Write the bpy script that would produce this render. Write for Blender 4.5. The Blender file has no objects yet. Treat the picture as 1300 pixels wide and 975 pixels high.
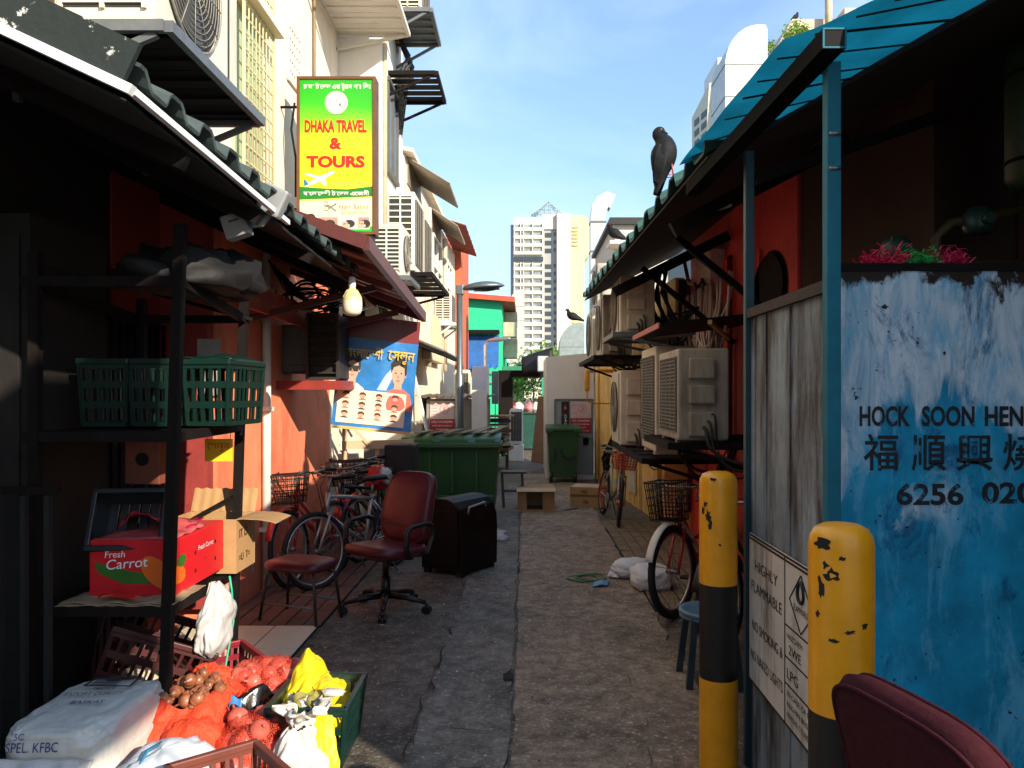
import bpy, bmesh, math, random
from mathutils import Vector, Matrix, noise
R = math.radians
V = Vector
random.seed(7)
sc = bpy.context.scene
C = sc.collection

# ------------------------------------------------------------------ camera, sky, sun, exposure
EYE = 1.65
cam_d = bpy.data.cameras.new('camera')
cam = bpy.data.objects.new('camera', cam_d)
C.objects.link(cam)
cam.location = (0, 0, EYE)
cam.rotation_euler = (R(90), 0, 0)
cam_d.sensor_width = 36
cam_d.lens = 27.69
cam_d.shift_x = -17 / 1300
cam_d.shift_y = 11.5 / 1300
cam_d.clip_start = 0.05
cam_d.clip_end = 3000
sc.camera = cam

SUN_DIR = V((-1.0, 1.2, -0.70)).normalized()      # the way the light travels
sun_d = bpy.data.lights.new('sun', 'SUN')
sun_d.energy = 4.9
sun_d.angle = R(0.55)
sun_d.color = (1.0, 0.89, 0.73)
sun = bpy.data.objects.new('sun', sun_d)
C.objects.link(sun)
sun.rotation_euler = SUN_DIR.to_track_quat('-Z', 'Y').to_euler()
sun.location = (20, -24, 14)

world = bpy.data.worlds.new('World')
sc.world = world
world.use_nodes = True
wt = world.node_tree
wt.nodes.clear()
wo = wt.nodes.new('ShaderNodeOutputWorld')
bg = wt.nodes.new('ShaderNodeBackground')
sky = wt.nodes.new('ShaderNodeTexSky')
sky.sky_type = 'NISHITA'
sky.sun_disc = False
sky.sun_elevation = math.asin(-SUN_DIR.z)
sky.sun_rotation = math.atan2(-SUN_DIR.x, -SUN_DIR.y)
sky.altitude = 0
sky.air_density = 1.1
sky.dust_density = 0.5
sky.ozone_density = 2.2
bg.inputs['Strength'].default_value = 0.15
tc = wt.nodes.new('ShaderNodeTexCoord')
mp = wt.nodes.new('ShaderNodeMapping')
mp.inputs['Scale'].default_value = (2.2, 2.2, 5.0)
mp.inputs['Rotation'].default_value = (0, R(-18), 0)
mp.inputs['Location'].default_value = (0.35, 0.0, 0.2)
nz = wt.nodes.new('ShaderNodeTexNoise')
nz.inputs['Scale'].default_value = 1.3
nz.inputs['Detail'].default_value = 6
nz.inputs['Roughness'].default_value = 0.52
nz.inputs['Distortion'].default_value = 0.5
rp = wt.nodes.new('ShaderNodeValToRGB')
rp.color_ramp.elements[0].position = 0.38
rp.color_ramp.elements[1].position = 0.72
rp.color_ramp.elements[0].color = (.22, .22, .22, 1)
rp.color_ramp.elements[1].color = (.85, .85, .85, 1)
mx = wt.nodes.new('ShaderNodeMixRGB')
mx.inputs['Color2'].default_value = (3.9, 4.5, 5.1, 1)
wt.links.new(tc.outputs['Generated'], mp.inputs['Vector'])
wt.links.new(mp.outputs['Vector'], nz.inputs['Vector'])
wt.links.new(nz.outputs['Fac'], rp.inputs['Fac'])
wt.links.new(rp.outputs['Color'], mx.inputs['Fac'])
wt.links.new(sky.outputs['Color'], mx.inputs['Color1'])
tint = wt.nodes.new('ShaderNodeMixRGB')
tint.blend_type = 'MULTIPLY'
tint.inputs['Fac'].default_value = 1
tint.inputs['Color2'].default_value = (.80, .93, 1.06, 1)
wt.links.new(mx.outputs['Color'], tint.inputs['Color1'])
wt.links.new(tint.outputs['Color'], bg.inputs['Color'])
wt.links.new(bg.outputs['Background'], wo.inputs['Surface'])

sc.view_settings.view_transform = 'Standard'
sc.view_settings.look = 'None'
sc.view_settings.exposure = 0.74
sc.view_settings.gamma = 1.0
sc.view_settings.use_curve_mapping = False
sc.cycles.max_bounces = 6
sc.cycles.diffuse_bounces = 3
sc.cycles.use_denoising = True

# ------------------------------------------------------------------ helpers
def P(px, py, Y):
    """a photo pixel at distance Y metres along the alley -> a point in the place"""
    return V(((px - 667) * Y / 1000, Y, EYE - (py - 499) * Y / 1000))

def G(px, py, z=0.0):
    Y = (EYE - z) * 1000 / (py - 499)
    return P(px, py, Y)

def lin(h):
    h = h.lstrip('#')
    o = []
    for i in (0, 2, 4):
        c = int(h[i:i + 2], 16) / 255
        o.append(c / 12.92 if c <= .04045 else ((c + .055) / 1.055) ** 2.4)
    return tuple(o) + (1,)

_mats = {}
def mat(key, col, rough=.6, metal=0.0, var=.25, scale=5.0, dirt=None, damt=.5, dscale=3.0, dpos=.55, streak=1.0,
        bump=.15, bscale=30.0, coat=0.0, emit=0.0, trans=0.0, spec=.5, dwid=.18):
    """painted / worn surface: base colour with noise variation, dirt or rust patches, fine bump"""
    if key in _mats:
        return _mats[key]
    m = bpy.data.materials.new(key)
    m.use_nodes = True
    t = m.node_tree
    b = t.nodes['Principled BSDF']
    col = lin(col) if isinstance(col, str) else tuple(col) + (1,)
    L = t.links.new
    co = t.nodes.new('ShaderNodeTexCoord')
    n1 = t.nodes.new('ShaderNodeTexNoise')
    n1.inputs['Scale'].default_value = scale
    n1.inputs['Detail'].default_value = 6
    n1.inputs['Roughness'].default_value = .65
    L(co.outputs['Object'], n1.inputs['Vector'])
    r1 = t.nodes.new('ShaderNodeMapRange')
    r1.inputs['From Min'].default_value = .3
    r1.inputs['From Max'].default_value = .7
    r1.inputs['To Min'].default_value = 1 - var
    r1.inputs['To Max'].default_value = 1 + var * .5
    L(n1.outputs['Fac'], r1.inputs['Value'])
    h = t.nodes.new('ShaderNodeVectorMath')
    h.operation = 'SCALE'
    h.inputs[0].default_value = col[:3]
    L(r1.outputs['Result'], h.inputs['Scale'])
    out = h.outputs['Vector']
    if dirt:
        mpn = t.nodes.new('ShaderNodeMapping')
        mpn.inputs['Scale'].default_value = (1, 1, 1 / streak)
        L(co.outputs['Object'], mpn.inputs['Vector'])
        n2 = t.nodes.new('ShaderNodeTexNoise')
        n2.inputs['Scale'].default_value = dscale
        n2.inputs['Detail'].default_value = 9
        n2.inputs['Roughness'].default_value = .7
        L(mpn.outputs['Vector'], n2.inputs['Vector'])
        r2 = t.nodes.new('ShaderNodeMapRange')
        r2.inputs['From Min'].default_value = dpos
        r2.inputs['From Max'].default_value = dpos + dwid
        r2.inputs['To Min'].default_value = 0
        r2.inputs['To Max'].default_value = damt
        L(n2.outputs['Fac'], r2.inputs['Value'])
        mm = t.nodes.new('ShaderNodeMixRGB')
        mm.inputs['Color2'].default_value = lin(dirt) if isinstance(dirt, str) else tuple(dirt) + (1,)
        L(r2.outputs['Result'], mm.inputs['Fac'])
        L(out, mm.inputs['Color1'])
        out = mm.outputs['Color']
    L(out, b.inputs['Base Color'])
    b.inputs['Roughness'].default_value = rough
    b.inputs['Metallic'].default_value = metal
    b.inputs['Specular IOR Level'].default_value = spec
    if coat:
        b.inputs['Coat Weight'].default_value = coat
        b.inputs['Coat Roughness'].default_value = .2
    if trans:
        b.inputs['Transmission Weight'].default_value = trans
    if emit:
        L(out, b.inputs['Emission Color'])
        b.inputs['Emission Strength'].default_value = emit
    if bump:
        n3 = t.nodes.new('ShaderNodeTexNoise')
        n3.inputs['Scale'].default_value = bscale
        n3.inputs['Detail'].default_value = 4
        L(co.outputs['Object'], n3.inputs['Vector'])
        bp = t.nodes.new('ShaderNodeBump')
        bp.inputs['Strength'].default_value = bump
        bp.inputs['Distance'].default_value = .02
        L(n3.outputs['Fac'], bp.inputs['Height'])
        L(bp.outputs['Normal'], b.inputs['Normal'])
    _mats[key] = m
    return m

def thin(key, col, k=.5, var=.2, scale=5.0):
    """cloth, film or foliage that lets light through"""
    if key in _mats:
        return _mats[key]
    m = mat(key, col, rough=.7, var=var, scale=scale, bump=.1)
    t = m.node_tree
    b = t.nodes['Principled BSDF']
    tr = t.nodes.new('ShaderNodeBsdfTranslucent')
    src = b.inputs['Base Color'].links[0].from_socket
    t.links.new(src, tr.inputs['Color'])
    ms = t.nodes.new('ShaderNodeMixShader')
    ms.inputs['Fac'].default_value = k
    t.links.new(b.outputs['BSDF'], ms.inputs[1])
    t.links.new(tr.outputs['BSDF'], ms.inputs[2])
    t.links.new(ms.outputs['Shader'], t.nodes['Material Output'].inputs['Surface'])
    return m

def glass(key='window_glass', col='#20282c'):
    return mat(key, col, rough=.08, var=.1, bump=0, spec=.9)

FR = {}           # world matrix of every empty when its parts are built

def thing(name, label, cat, loc=(0, 0, 0), rz=0.0, group=None, M=None):
    o = bpy.data.objects.new(name, None)
    C.objects.link(o)
    o.empty_display_size = .1
    if M is None:
        M = Matrix.Translation(V(loc)) @ Matrix.Rotation(rz, 4, 'Z')
    o.matrix_world = M
    FR[o.name] = M.copy()
    return tag(o, label, cat, group)

def tag(o, label, cat, group=None):
    o['label'] = label
    o['category'] = cat
    if group:
        o['group'] = group
    return o

def struct(o, kind='structure'):
    o['kind'] = kind
    return o

def dup(root, loc=None, rz=None, label=None, M=None):
    r = root.copy()
    C.objects.link(r)
    if M is not None:
        r.matrix_world = M
    else:
        r.location = loc
        if rz is not None:
            r.rotation_euler = (0, 0, rz)
    if label:
        r['label'] = label
    for ch in list(root.children):
        c = ch.copy()
        C.objects.link(c)
        c.parent = r
        for g in list(ch.children):
            d = g.copy()
            C.objects.link(d)
            d.parent = c
    return r

class MB:
    def __init__(s):
        s.v, s.f, s.m, s.sm = [], [], [], []
        s.mi = 0
    def add(s, vs, fs, smooth=False, M=None):
        n = len(s.v)
        for v in vs:
            s.v.append(M @ V(v) if M is not None else V(v))
        for f in fs:
            s.f.append([i + n for i in f])
            s.m.append(s.mi)
            s.sm.append(smooth)
        return s
    def box(s, c, size, rz=0.0, bev=0.0, M=None):
        """box centred at c; bev chamfers its edges"""
        hx, hy, hz = size[0] / 2, size[1] / 2, size[2] / 2
        T = Matrix.Translation(V(c)) @ Matrix.Rotation(rz, 4, 'Z')
        if M is not None:
            T = M @ T
        if bev <= 0:
            vs = [(x, y, z) for x in (-hx, hx) for y in (-hy, hy) for z in (-hz, hz)]
            fs = [(0, 1, 3, 2), (4, 6, 7, 5), (0, 4, 5, 1), (2, 3, 7, 6), (0, 2, 6, 4), (1, 5, 7, 3)]
            return s.add(vs, fs, False, T)
        bm = bmesh.new()
        bmesh.ops.create_cube(bm, size=1)
        for v in bm.verts:
            v.co = V((v.co.x * hx * 2, v.co.y * hy * 2, v.co.z * hz * 2))
        bmesh.ops.bevel(bm, geom=list(bm.edges), offset=min(bev, .45 * min(size)), segments=2, affect='EDGES', profile=.6)
        bm.verts.index_update()
        s.add([v.co.copy() for v in bm.verts], [[v.index for v in f.verts] for f in bm.faces], False, T)
        bm.free()
        return s
    def bb(s, lo, hi, bev=0.0):
        lo, hi = V(lo), V(hi)
        return s.box((lo + hi) / 2, (abs(hi.x - lo.x), abs(hi.y - lo.y), abs(hi.z - lo.z)), 0, bev)
    def bar(s, p0, p1, w, h=None, up=(0, 0, 1), bev=0.0):
        """rectangular bar from p0 to p1"""
        p0, p1 = V(p0), V(p1)
        d = p1 - p0
        L = d.length
        d.normalize()
        u = V(up)
        if abs(d.dot(u)) > .98:
            u = V((0, 1, 0))
        x = d.cross(u).normalized()
        z = x.cross(d).normalized()
        M = Matrix((x, d, z)).transposed().to_4x4()
        M.translation = (p0 + p1) / 2
        return s.box((0, 0, 0), (w, L, h or w), 0, bev, M)
    def smooth_path(s, pts, rs, k=4):
        pts = [V(p) for p in pts]
        P_, R_ = [], []
        for i in range(len(pts) - 1):
            a, b, c, d = pts[max(i - 1, 0)], pts[i], pts[i + 1], pts[min(i + 2, len(pts) - 1)]
            ra, rb, rc, rd = rs[max(i - 1, 0)], rs[i], rs[i + 1], rs[min(i + 2, len(pts) - 1)]
            for q in range(k):
                t = q / k
                f = lambda a, b, c, d: .5 * (2 * b + (c - a) * t + (2 * a - 5 * b + 4 * c - d) * t * t + (3 * b - a - 3 * c + d) * t ** 3)
                P_.append(f(a, b, c, d))
                R_.append(max(.001, f(ra, rb, rc, rd)))
        return P_ + [pts[-1]], R_ + [rs[-1]]
    def tube(s, pts, r, n=8, closed=False, cap=True):
        pts = [V(p) for p in pts]
        k = len(pts)
        rs = r if isinstance(r, (list, tuple)) else [r] * k
        vs, prev = [], None
        for i, p in enumerate(pts):
            if closed:
                t = pts[(i + 1) % k] - pts[i - 1]
            else:
                t = pts[min(i + 1, k - 1)] - pts[max(i - 1, 0)]
            t.normalize()
            if prev is None:
                a = V((0, 0, 1)) if abs(t.z) < .9 else V((1, 0, 0))
                x = t.cross(a).normalized()
            else:
                x = (prev - t * prev.dot(t))
                x = x.normalized() if x.length > 1e-6 else t.orthogonal().normalized()
            prev = x
            y = t.cross(x)
            for j in range(n):
                a = 2 * math.pi * j / n
                vs.append(p + (x * math.cos(a) + y * math.sin(a)) * rs[i])
        fs = []
        for i in range(k if closed else k - 1):
            a, b = i * n, ((i + 1) % k) * n
            for j in range(n):
                fs.append((a + j, a + (j + 1) % n, b + (j + 1) % n, b + j))
        s.add(vs, fs, True)
        if cap and not closed:
            n0 = len(s.v) - len(vs)
            for f in ([n0 + j for j in range(n)][::-1], [n0 + (k - 1) * n + j for j in range(n)]):
                s.f.append(f)
                s.m.append(s.mi)
                s.sm.append(False)
        return s
    def cyl(s, p0, p1, r0, r1=None, n=16):
        return s.tube([p0, p1], [r0, r0 if r1 is None else r1], n)
    def lathe(s, prof, n=24, M=None):
        vs, fs = [], []
        for r, z in prof:
            for j in range(n):
                a = 2 * math.pi * j / n
                vs.append((r * math.cos(a), r * math.sin(a), z))
        for i in range(len(prof) - 1):
            for j in range(n):
                fs.append((i * n + j, i * n + (j + 1) % n, (i + 1) * n + (j + 1) % n, (i + 1) * n + j))
        return s.add(vs, fs, True, M)
    def disc(s, c, nrm, r, n=20, sx=1.0):
        c, nrm = V(c), V(nrm).normalized()
        a = V((0, 0, 1)) if abs(nrm.z) < .9 else V((1, 0, 0))
        x = a.cross(nrm).normalized()
        y = nrm.cross(x)
        return s.add([c + x * math.cos(2 * math.pi * j / n) * r * sx + y * math.sin(2 * math.pi * j / n) * r for j in range(n)],
                     [list(range(n))])
    def poly(s, pts):
        return s.add(pts, [list(range(len(pts)))])
    def prism(s, pts, d, M=None):
        """flat outline pts pushed along d"""
        pts, d = [V(p) for p in pts], V(d)
        n = len(pts)
        fs = [list(range(n))[::-1], [n + i for i in range(n)]]
        fs += [(i, (i + 1) % n, n + (i + 1) % n, n + i) for i in range(n)]
        return s.add(pts + [p + d for p in pts], fs, False, M)
    def grid(s, fn, nu, nv, smooth=True, thick=0.0):
        vs = [V(fn(i / nu, j / nv)) for j in range(nv + 1) for i in range(nu + 1)]
        w = nu + 1
        fs = [(j * w + i, j * w + i + 1, (j + 1) * w + i + 1, (j + 1) * w + i) for j in range(nv) for i in range(nu)]
        if thick:
            ns = [V((0, 0, 0)) for _ in vs]
            for f in fs:
                nn = (vs[f[1]] - vs[f[0]]).cross(vs[f[3]] - vs[f[0]])
                for i in f:
                    ns[i] += nn
            k = len(vs)
            low = [v - ns[i].normalized() * thick for i, v in enumerate(vs)]
            fs2 = [tuple(k + i for i in f[::-1]) for f in fs]
            rim = [j for j in range(w)] + [(j + 1) * w - 1 for j in range(1, nv + 1)] + \
                  [nv * w + i for i in range(nu - 1, -1, -1)] + [j * w for j in range(nv - 1, 0, -1)]
            fs3 = [(rim[(i + 1) % len(rim)], rim[i], k + rim[i], k + rim[(i + 1) % len(rim)]) for i in range(len(rim))]
            return s.add(vs + low, fs + fs2 + fs3, smooth)
        return s.add(vs, fs, smooth)
    def ball(s, c, r, nu=20, nv=12, lump=0.0, lf=4.0, flat=None, e=1.0, M=None, crease=0.0, cf=3.0):
        """ellipsoid; lump = noise relief, e < 1 squares it off, flat = z below which it lies flat"""
        c = V(c)
        r = V(r) if not isinstance(r, (int, float)) else V((r, r, r))
        vs, fs = [], []
        sp = lambda q: math.copysign(abs(q) ** e, q)
        for j in range(nv + 1):
            th = math.pi * j / nv
            for i in range(nu):
                ph = 2 * math.pi * i / nu
                u = V((sp(math.sin(th)) * sp(math.cos(ph)), sp(math.sin(th)) * sp(math.sin(ph)), sp(math.cos(th))))
                k = 1 + (lump * noise.fractal(u * lf + c * 3.1, 1.1, 2, 3) if lump else 0)
                if crease:
                    w = u * cf + c * 2.3
                    k += crease * ((1 - abs(noise.noise(w)) * 2.6) + .5 * (1 - abs(noise.noise(w * 2.3)) * 2.6) + .25 * (1 - abs(noise.noise(w * 4.7)) * 2.6)) * .5
                q = V((u.x * r.x, u.y * r.y, u.z * r.z)) * k
                if flat is not None and q.z < flat:
                    q.z = flat + (q.z - flat) * .08
                vs.append(c + q if M is None else c + M @ q)
        for j in range(nv):
            for i in range(nu):
                a, b = j * nu + i, j * nu + (i + 1) % nu
                fs.append((a, a + nu, b + nu, b))
        return s.add(vs, fs, True)
    def folds(s, c, z0, z1, rx, ry, prof, n_f=7, amp=.14, seed=0.0, nu=64, nv=30):
        """gathered plastic: a soft tube with vertical folds; prof(v) is its width from bottom to top"""
        c = V(c)
        def f(u, v):
            a = 2 * math.pi * u
            w = V((math.cos(a), math.sin(a), v * 1.4 + seed))
            k = prof(v) * (1 + amp * math.sin(n_f * a + 2.2 * noise.noise(w * 1.3) * 3) * (.35 + v) + .30 * noise.noise(w * 1.7) + .16 * (.4 - abs(noise.noise(w * 3.3)) * 2))
            return c + V((rx * k * math.cos(a) + .04 * noise.noise(V((v * 2, seed, 0))), ry * k * math.sin(a), z0 + (z1 - z0) * v + .02 * noise.noise(w * 2.5)))
        return s.grid(f, nu, nv, True)
    def build(s, name, m, parent=None, world=True, M=None):
        me = bpy.data.meshes.new(name)
        o = bpy.data.objects.new(name, me)
        vs = s.v
        if M is not None:
            vs = [M @ v for v in vs]
        if parent is None:
            lo = V((min(v.x for v in vs), min(v.y for v in vs), min(v.z for v in vs)))
            hi = V((max(v.x for v in vs), max(v.y for v in vs), max(v.z for v in vs)))
            org = V(((lo.x + hi.x) / 2, (lo.y + hi.y) / 2, lo.z))
            vs = [v - org for v in vs]
            o.location = org
            FR[o.name] = Matrix.Translation(org)
        else:
            o.parent = parent
            FR[o.name] = FR[parent.name]
            if world:
                inv = FR[parent.name].inverted()
                vs = [inv @ v for v in vs]
        me.from_pydata([tuple(v) for v in vs], [], s.f)
        for q in (m if isinstance(m, (list, tuple)) else [m]):
            me.materials.append(q)
        me.polygons.foreach_set('material_index', s.m)
        me.polygons.foreach_set('use_smooth', s.sm)
        me.validate()
        bm = bmesh.new()
        bm.from_mesh(me)
        bmesh.ops.recalc_face_normals(bm, faces=list(bm.faces))
        bm.to_mesh(me)
        bm.free()
        me.update()
        C.objects.link(o)
        return o

def text(name, body, org, right, up, size, m, parent, bold=0.0, sx=1.0, depth=.0015, align='LEFT', track=1.0, width=None):
    """lettering as its own mesh, standing 2 mm proud; width stretches the line to that length"""
    cu = bpy.data.curves.new(name, 'FONT')
    cu.body = body
    cu.size = 1.0
    cu.space_character = track
    cu.offset = bold
    cu.resolution_u = 3
    o = bpy.data.objects.new(name, cu)
    me0 = o.to_mesh()
    vs = [v.co.copy() for v in me0.vertices]
    fs = [list(p.vertices) for p in me0.polygons]
    o.to_mesh_clear()
    bpy.data.objects.remove(o)
    if not vs:
        return None
    x0, x1 = min(v.x for v in vs), max(v.x for v in vs)
    if width:
        sx = width / ((x1 - x0) * size)
    right, up = V(right).normalized(), V(up).normalized()
    nrm = right.cross(up)
    off = {'LEFT': x0, 'CENTER': (x0 + x1) / 2, 'RIGHT': x1}[align]
    b = MB()
    b.add([V(org) + right * (v.x - off) * size * sx + up * v.y * size + nrm * depth for v in vs], fs)
    return b.build(name, m, parent)
# ------------------------------------------------------------------ ground
def ground_mat(key, c1, c2, stain, rough=.75):
    m = mat(key, c1, rough=rough, var=.38, scale=1.3, dirt=stain, damt=.8, dscale=.9, dpos=.5, dwid=.2, bump=.36, bscale=55, spec=.3)
    t = m.node_tree
    b = t.nodes['Principled BSDF']
    L = t.links.new
    src = b.inputs['Base Color'].links[0].from_socket
    co = t.nodes.new('ShaderNodeTexCoord')
    vo = t.nodes.new('ShaderNodeTexNoise')           # exposed aggregate
    vo.inputs['Scale'].default_value = 46
    vo.inputs['Detail'].default_value = 3
    L(co.outputs['Object'], vo.inputs['Vector'])
    r = t.nodes.new('ShaderNodeMapRange')
    r.inputs['From Min'].default_value = .56
    r.inputs['From Max'].default_value = .72
    r.inputs['To Max'].default_value = .8
    L(vo.outputs['Fac'], r.inputs['Value'])
    mx = t.nodes.new('ShaderNodeMixRGB')
    mx.inputs['Color2'].default_value = lin(c2)
    L(r.outputs['Result'], mx.inputs['Fac'])
    L(src, mx.inputs['Color1'])
    n4 = t.nodes.new('ShaderNodeTexNoise')           # fine dark pits
    n4.inputs['Scale'].default_value = 9
    n4.inputs['Detail'].default_value = 9
    n4.inputs['Roughness'].default_value = .75
    L(co.outputs['Object'], n4.inputs['Vector'])
    r4 = t.nodes.new('ShaderNodeMapRange')
    r4.inputs['From Min'].default_value = .35
    r4.inputs['From Max'].default_value = .6
    r4.inputs['To Min'].default_value = .30
    r4.inputs['To Max'].default_value = 1.1
    L(n4.outputs['Fac'], r4.inputs['Value'])
    sc2 = t.nodes.new('ShaderNodeVectorMath')
    sc2.operation = 'SCALE'
    L(mx.outputs['Color'], sc2.inputs[0])
    L(r4.outputs['Result'], sc2.inputs['Scale'])
    L(sc2.outputs['Vector'], b.inputs['Base Color'])
    rr = t.nodes.new('ShaderNodeMapRange')
    rr.inputs['To Min'].default_value = .45
    rr.inputs['To Max'].default_value = .95
    L(n4.outputs['Fac'], rr.inputs['Value'])
    L(rr.outputs['Result'], b.inputs['Roughness'])
    return m

g_dark = ground_mat('asphalt_dark', '#766b5e', '#aea08e', '#2b2621')
g_mid = ground_mat('slab_grey', '#847c71', '#b8ae9f', '#3d3832')
g_tan = ground_mat('concrete_tan', '#a38c76', '#d3c4ad', '#54463a')
g_far = ground_mat('ground_dust', '#8a7d70', '#a39687', '#5f574f')

def jag(x, y, a=.03, f=3.0):
    return x + a * noise.fractal(V((x * 2, y * f * 2.5, 1.3)), .8, 2, 6)

def strip(name, xl, xr, y0, y1, z, m, al=.0, ar=.0, n=120):
    b = MB()
    b.grid(lambda u, v: (jag(xl, y0 + (y1 - y0) * v, al) * (1 - u) + jag(xr, y0 + (y1 - y0) * v, ar) * u,
                         y0 + (y1 - y0) * v,
                         z + .006 * noise.noise(V((u * 3 + xl, (y0 + (y1 - y0) * v) * 1.7, 0)))), 6, n, False)
    return struct(b.build(name, m))

b = MB()
b.bb((-900, -60, -1.0), (900, 1500, -.012))
struct(b.build('ground', g_far))
strip('alley_road', -3.2, 3.2, -3, 40, .0, g_dark, n=160)
strip('drain_cover_path', -.52, -.07, -1, 14, .009, g_mid, .035, .02)
strip('concrete_path', -.055, .97, -1, 16, .0105, g_tan, .02, .05)
# kerb and paver floors at both edges
tile_m = mat('cream_tile', '#e6d6b8', rough=.35, var=.12, scale=4, dirt='#7c6a55', damt=.6, dscale=4, dpos=.58, bump=.03)
pav_m = mat('brown_paver', '#6a4f42', rough=.8, var=.35, scale=6, dirt='#2e2522', damt=.7, dscale=5, bump=.3)
dark_m = mat('gap_dark', '#141211', rough=.9, var=.3, bump=0)
b = MB()
for i in range(2):
    for j in range(3):
        x0, y0 = -2.05 + i * .30, 4.02 + j * .5
        b.bb((x0 + .004, y0 + .004, -.02), (x0 + .296, y0 + .496, .022), .003)
b.mi = 1
b.bb((-2.05, 4.02, -.02), (-1.45, 5.52, .017))
struct(b.build('tiled_floor', [tile_m, dark_m]))
b = MB()
for j in range(5):
    b.bb((-2.19, 3.42 + j * .42 + .003, .0), (-2.052, 3.42 + j * .42 + .417, .14), .004)
b.mi = 1
b.bb((-2.19, 3.4, -.01), (-2.06, 5.52, .134))
struct(b.build('tiled_kerb', [tile_m, dark_m]))
b = MB()
for i in range(6):
    for j in range(6):
        x0, y0 = -2.19 + i * .125, 5.53 + j * .56
        b.bb((x0 + .006, y0 + .006, -.02), (x0 + .119, y0 + .554, .02 + random.uniform(-.003, .003)), .004)
b.mi = 1
b.bb((-2.19, 5.53, -.02), (-1.44, 8.9, .012))
struct(b.build('paver_path', [pav_m, dark_m]))
pav2_m = mat('moss_paver', '#83735c', rough=.9, var=.3, scale=6, dirt='#4b4a2c', damt=.7, dscale=4, bump=.3)
b = MB()
for i in range(7):
    for j in range(26):
        x0, y0 = .98 + i * .12, 5.9 + j * .16
        sh = max(0, (y0 - 9.2)) * -.05
        b.bb((x0 + .005 + sh, y0 + .004, -.02), (x0 + .115 + sh, y0 + .156, .022 + random.uniform(-.004, .004)), .004)
b.mi = 1
b.bb((.97, 5.9, -.02), (1.8, 10.0, .014))
struct(b.build('paver_path', [pav2_m, dark_m]))

# cracks and a broken slab in the drain strip
b = MB()
def crack(pts, w=.012, z=.0155):
    prev = None
    out = []
    for k in range(len(pts) - 1):
        a, c = V(pts[k] + (0,)), V(pts[k + 1] + (0,))
        n = max(3, int((c - a).length / .06))
        for i in range(n + (k == len(pts) - 2)):
            q = a.lerp(c, i / n)
            q += V((noise.noise(q * 7), noise.noise(q * 7 + V((5, 5, 0))), 0)) * .03
            out.append(q)
    for i in range(len(out) - 1):
        d = (out[i + 1] - out[i]).normalized()
        sd = V((-d.y, d.x, 0))
        w0 = w * .55 * max(.12, .2 + noise.noise(out[i] * 5) * 1.6)
        w1 = w * .55 * max(.12, .2 + noise.noise(out[i + 1] * 5) * 1.6)
        b.poly([out[i] - sd * w0 + V((0, 0, z)), out[i + 1] - sd * w1 + V((0, 0, z)), out[i + 1] + sd * w1 + V((0, 0, z)), out[i] + sd * w0 + V((0, 0, z))])
crack([(-.545, 2.9), (-.55, 4.2), (-.5, 5.8), (-.54, 7.6), (-.5, 10)], .012)
crack([(-.075, 2.9), (-.08, 5.0), (-.065, 7.4), (-.09, 11)], .012)
crack([(-.52, 3.85), (-.08, 3.8)], .010)
crack([(-.45, 3.4), (-.2, 3.45), (-.1, 3.2)], .008)
crack([(-.3, 4.9), (-.08, 5.1)], .006)
crack([(-.1, 7.2), (.3, 7.35), (.75, 7.1)], .006)
crack([(.1, 8.9), (.7, 9.1)], .008)
crack([(-.5, 9.6), (.2, 9.9)], .008)
crack([(.5, 3.0), (.62, 4.2), (.55, 5.2)], .004)
struct(b.build('ground_cracks', mat('crack_dark', '#2f2b27', rough=.95, var=.4, bump=0)), 'stuff')
b = MB()
for (x, y, w, l) in [(-.115, 3.30, .035, .12), (-.10, 4.55, .03, .07)]:
    b.add([V((x + w * math.cos(a * .5236) * (1 + .4 * noise.noise(V((a, x, y)))), y + l * math.sin(a * .5236) * (1 + .4 * noise.noise(V((y, a, x)))), .0165)) for a in range(12)], [list(range(12))])
struct(b.build('ground_holes', mat('pit', '#2a2622', rough=.95, var=.5, scale=20, bump=.6)), 'stuff')
# scattered litter too fine to count
b = MB()
for i in range(520):
    x, y = random.uniform(-1.5, 1.2), 2.8 + random.random() ** 1.5 * 9
    s_ = random.uniform(.003, .010) * (2 if random.random() < .05 else 1)
    a = random.random() * 6
    h = .019 + random.random() * .006
    b.mi = random.choice((0, 0, 1, 2))
    b.add([(x + s_ * math.cos(a + k * 2.1) * random.uniform(.5, 1.3), y + s_ * math.sin(a + k * 2.1) * random.uniform(.5, 1.3), h) for k in range(3)] + [(x, y, h + s_ * .6)],
          [(0, 1, 3), (1, 2, 3), (2, 0, 3), (0, 2, 1)])
struct(b.build('litter', [mat('litter_pale', '#cfc8bc', bump=0), mat('litter_leaf', '#7d6a4a', bump=0), mat('litter_grit', '#4a423b', bump=0)]), 'stuff')

# ------------------------------------------------------------------ left shophouse
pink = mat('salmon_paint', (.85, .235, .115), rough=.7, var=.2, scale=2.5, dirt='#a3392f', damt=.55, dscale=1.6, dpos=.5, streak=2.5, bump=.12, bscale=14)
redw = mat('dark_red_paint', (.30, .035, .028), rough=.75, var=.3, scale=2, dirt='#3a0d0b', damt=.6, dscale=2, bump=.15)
cream = mat('cream_render', (.80, .68, .53), rough=.85, var=.1, scale=1.2, dirt='#a48a68', damt=.45, dscale=1.1, dpos=.55, streak=4, bump=.12, bscale=18)
white_r = mat('white_render', (.80, .75, .68), rough=.85, var=.09, scale=1.0, dirt='#9a8a78', damt=.4, dscale=1.2, dpos=.57, streak=5, bump=.1, bscale=18)
grey_steel = mat('grey_steel', '#6d7275', rough=.5, metal=.4, var=.25, dirt='#3c3028', damt=.5, dscale=6, bump=.08)
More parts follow.
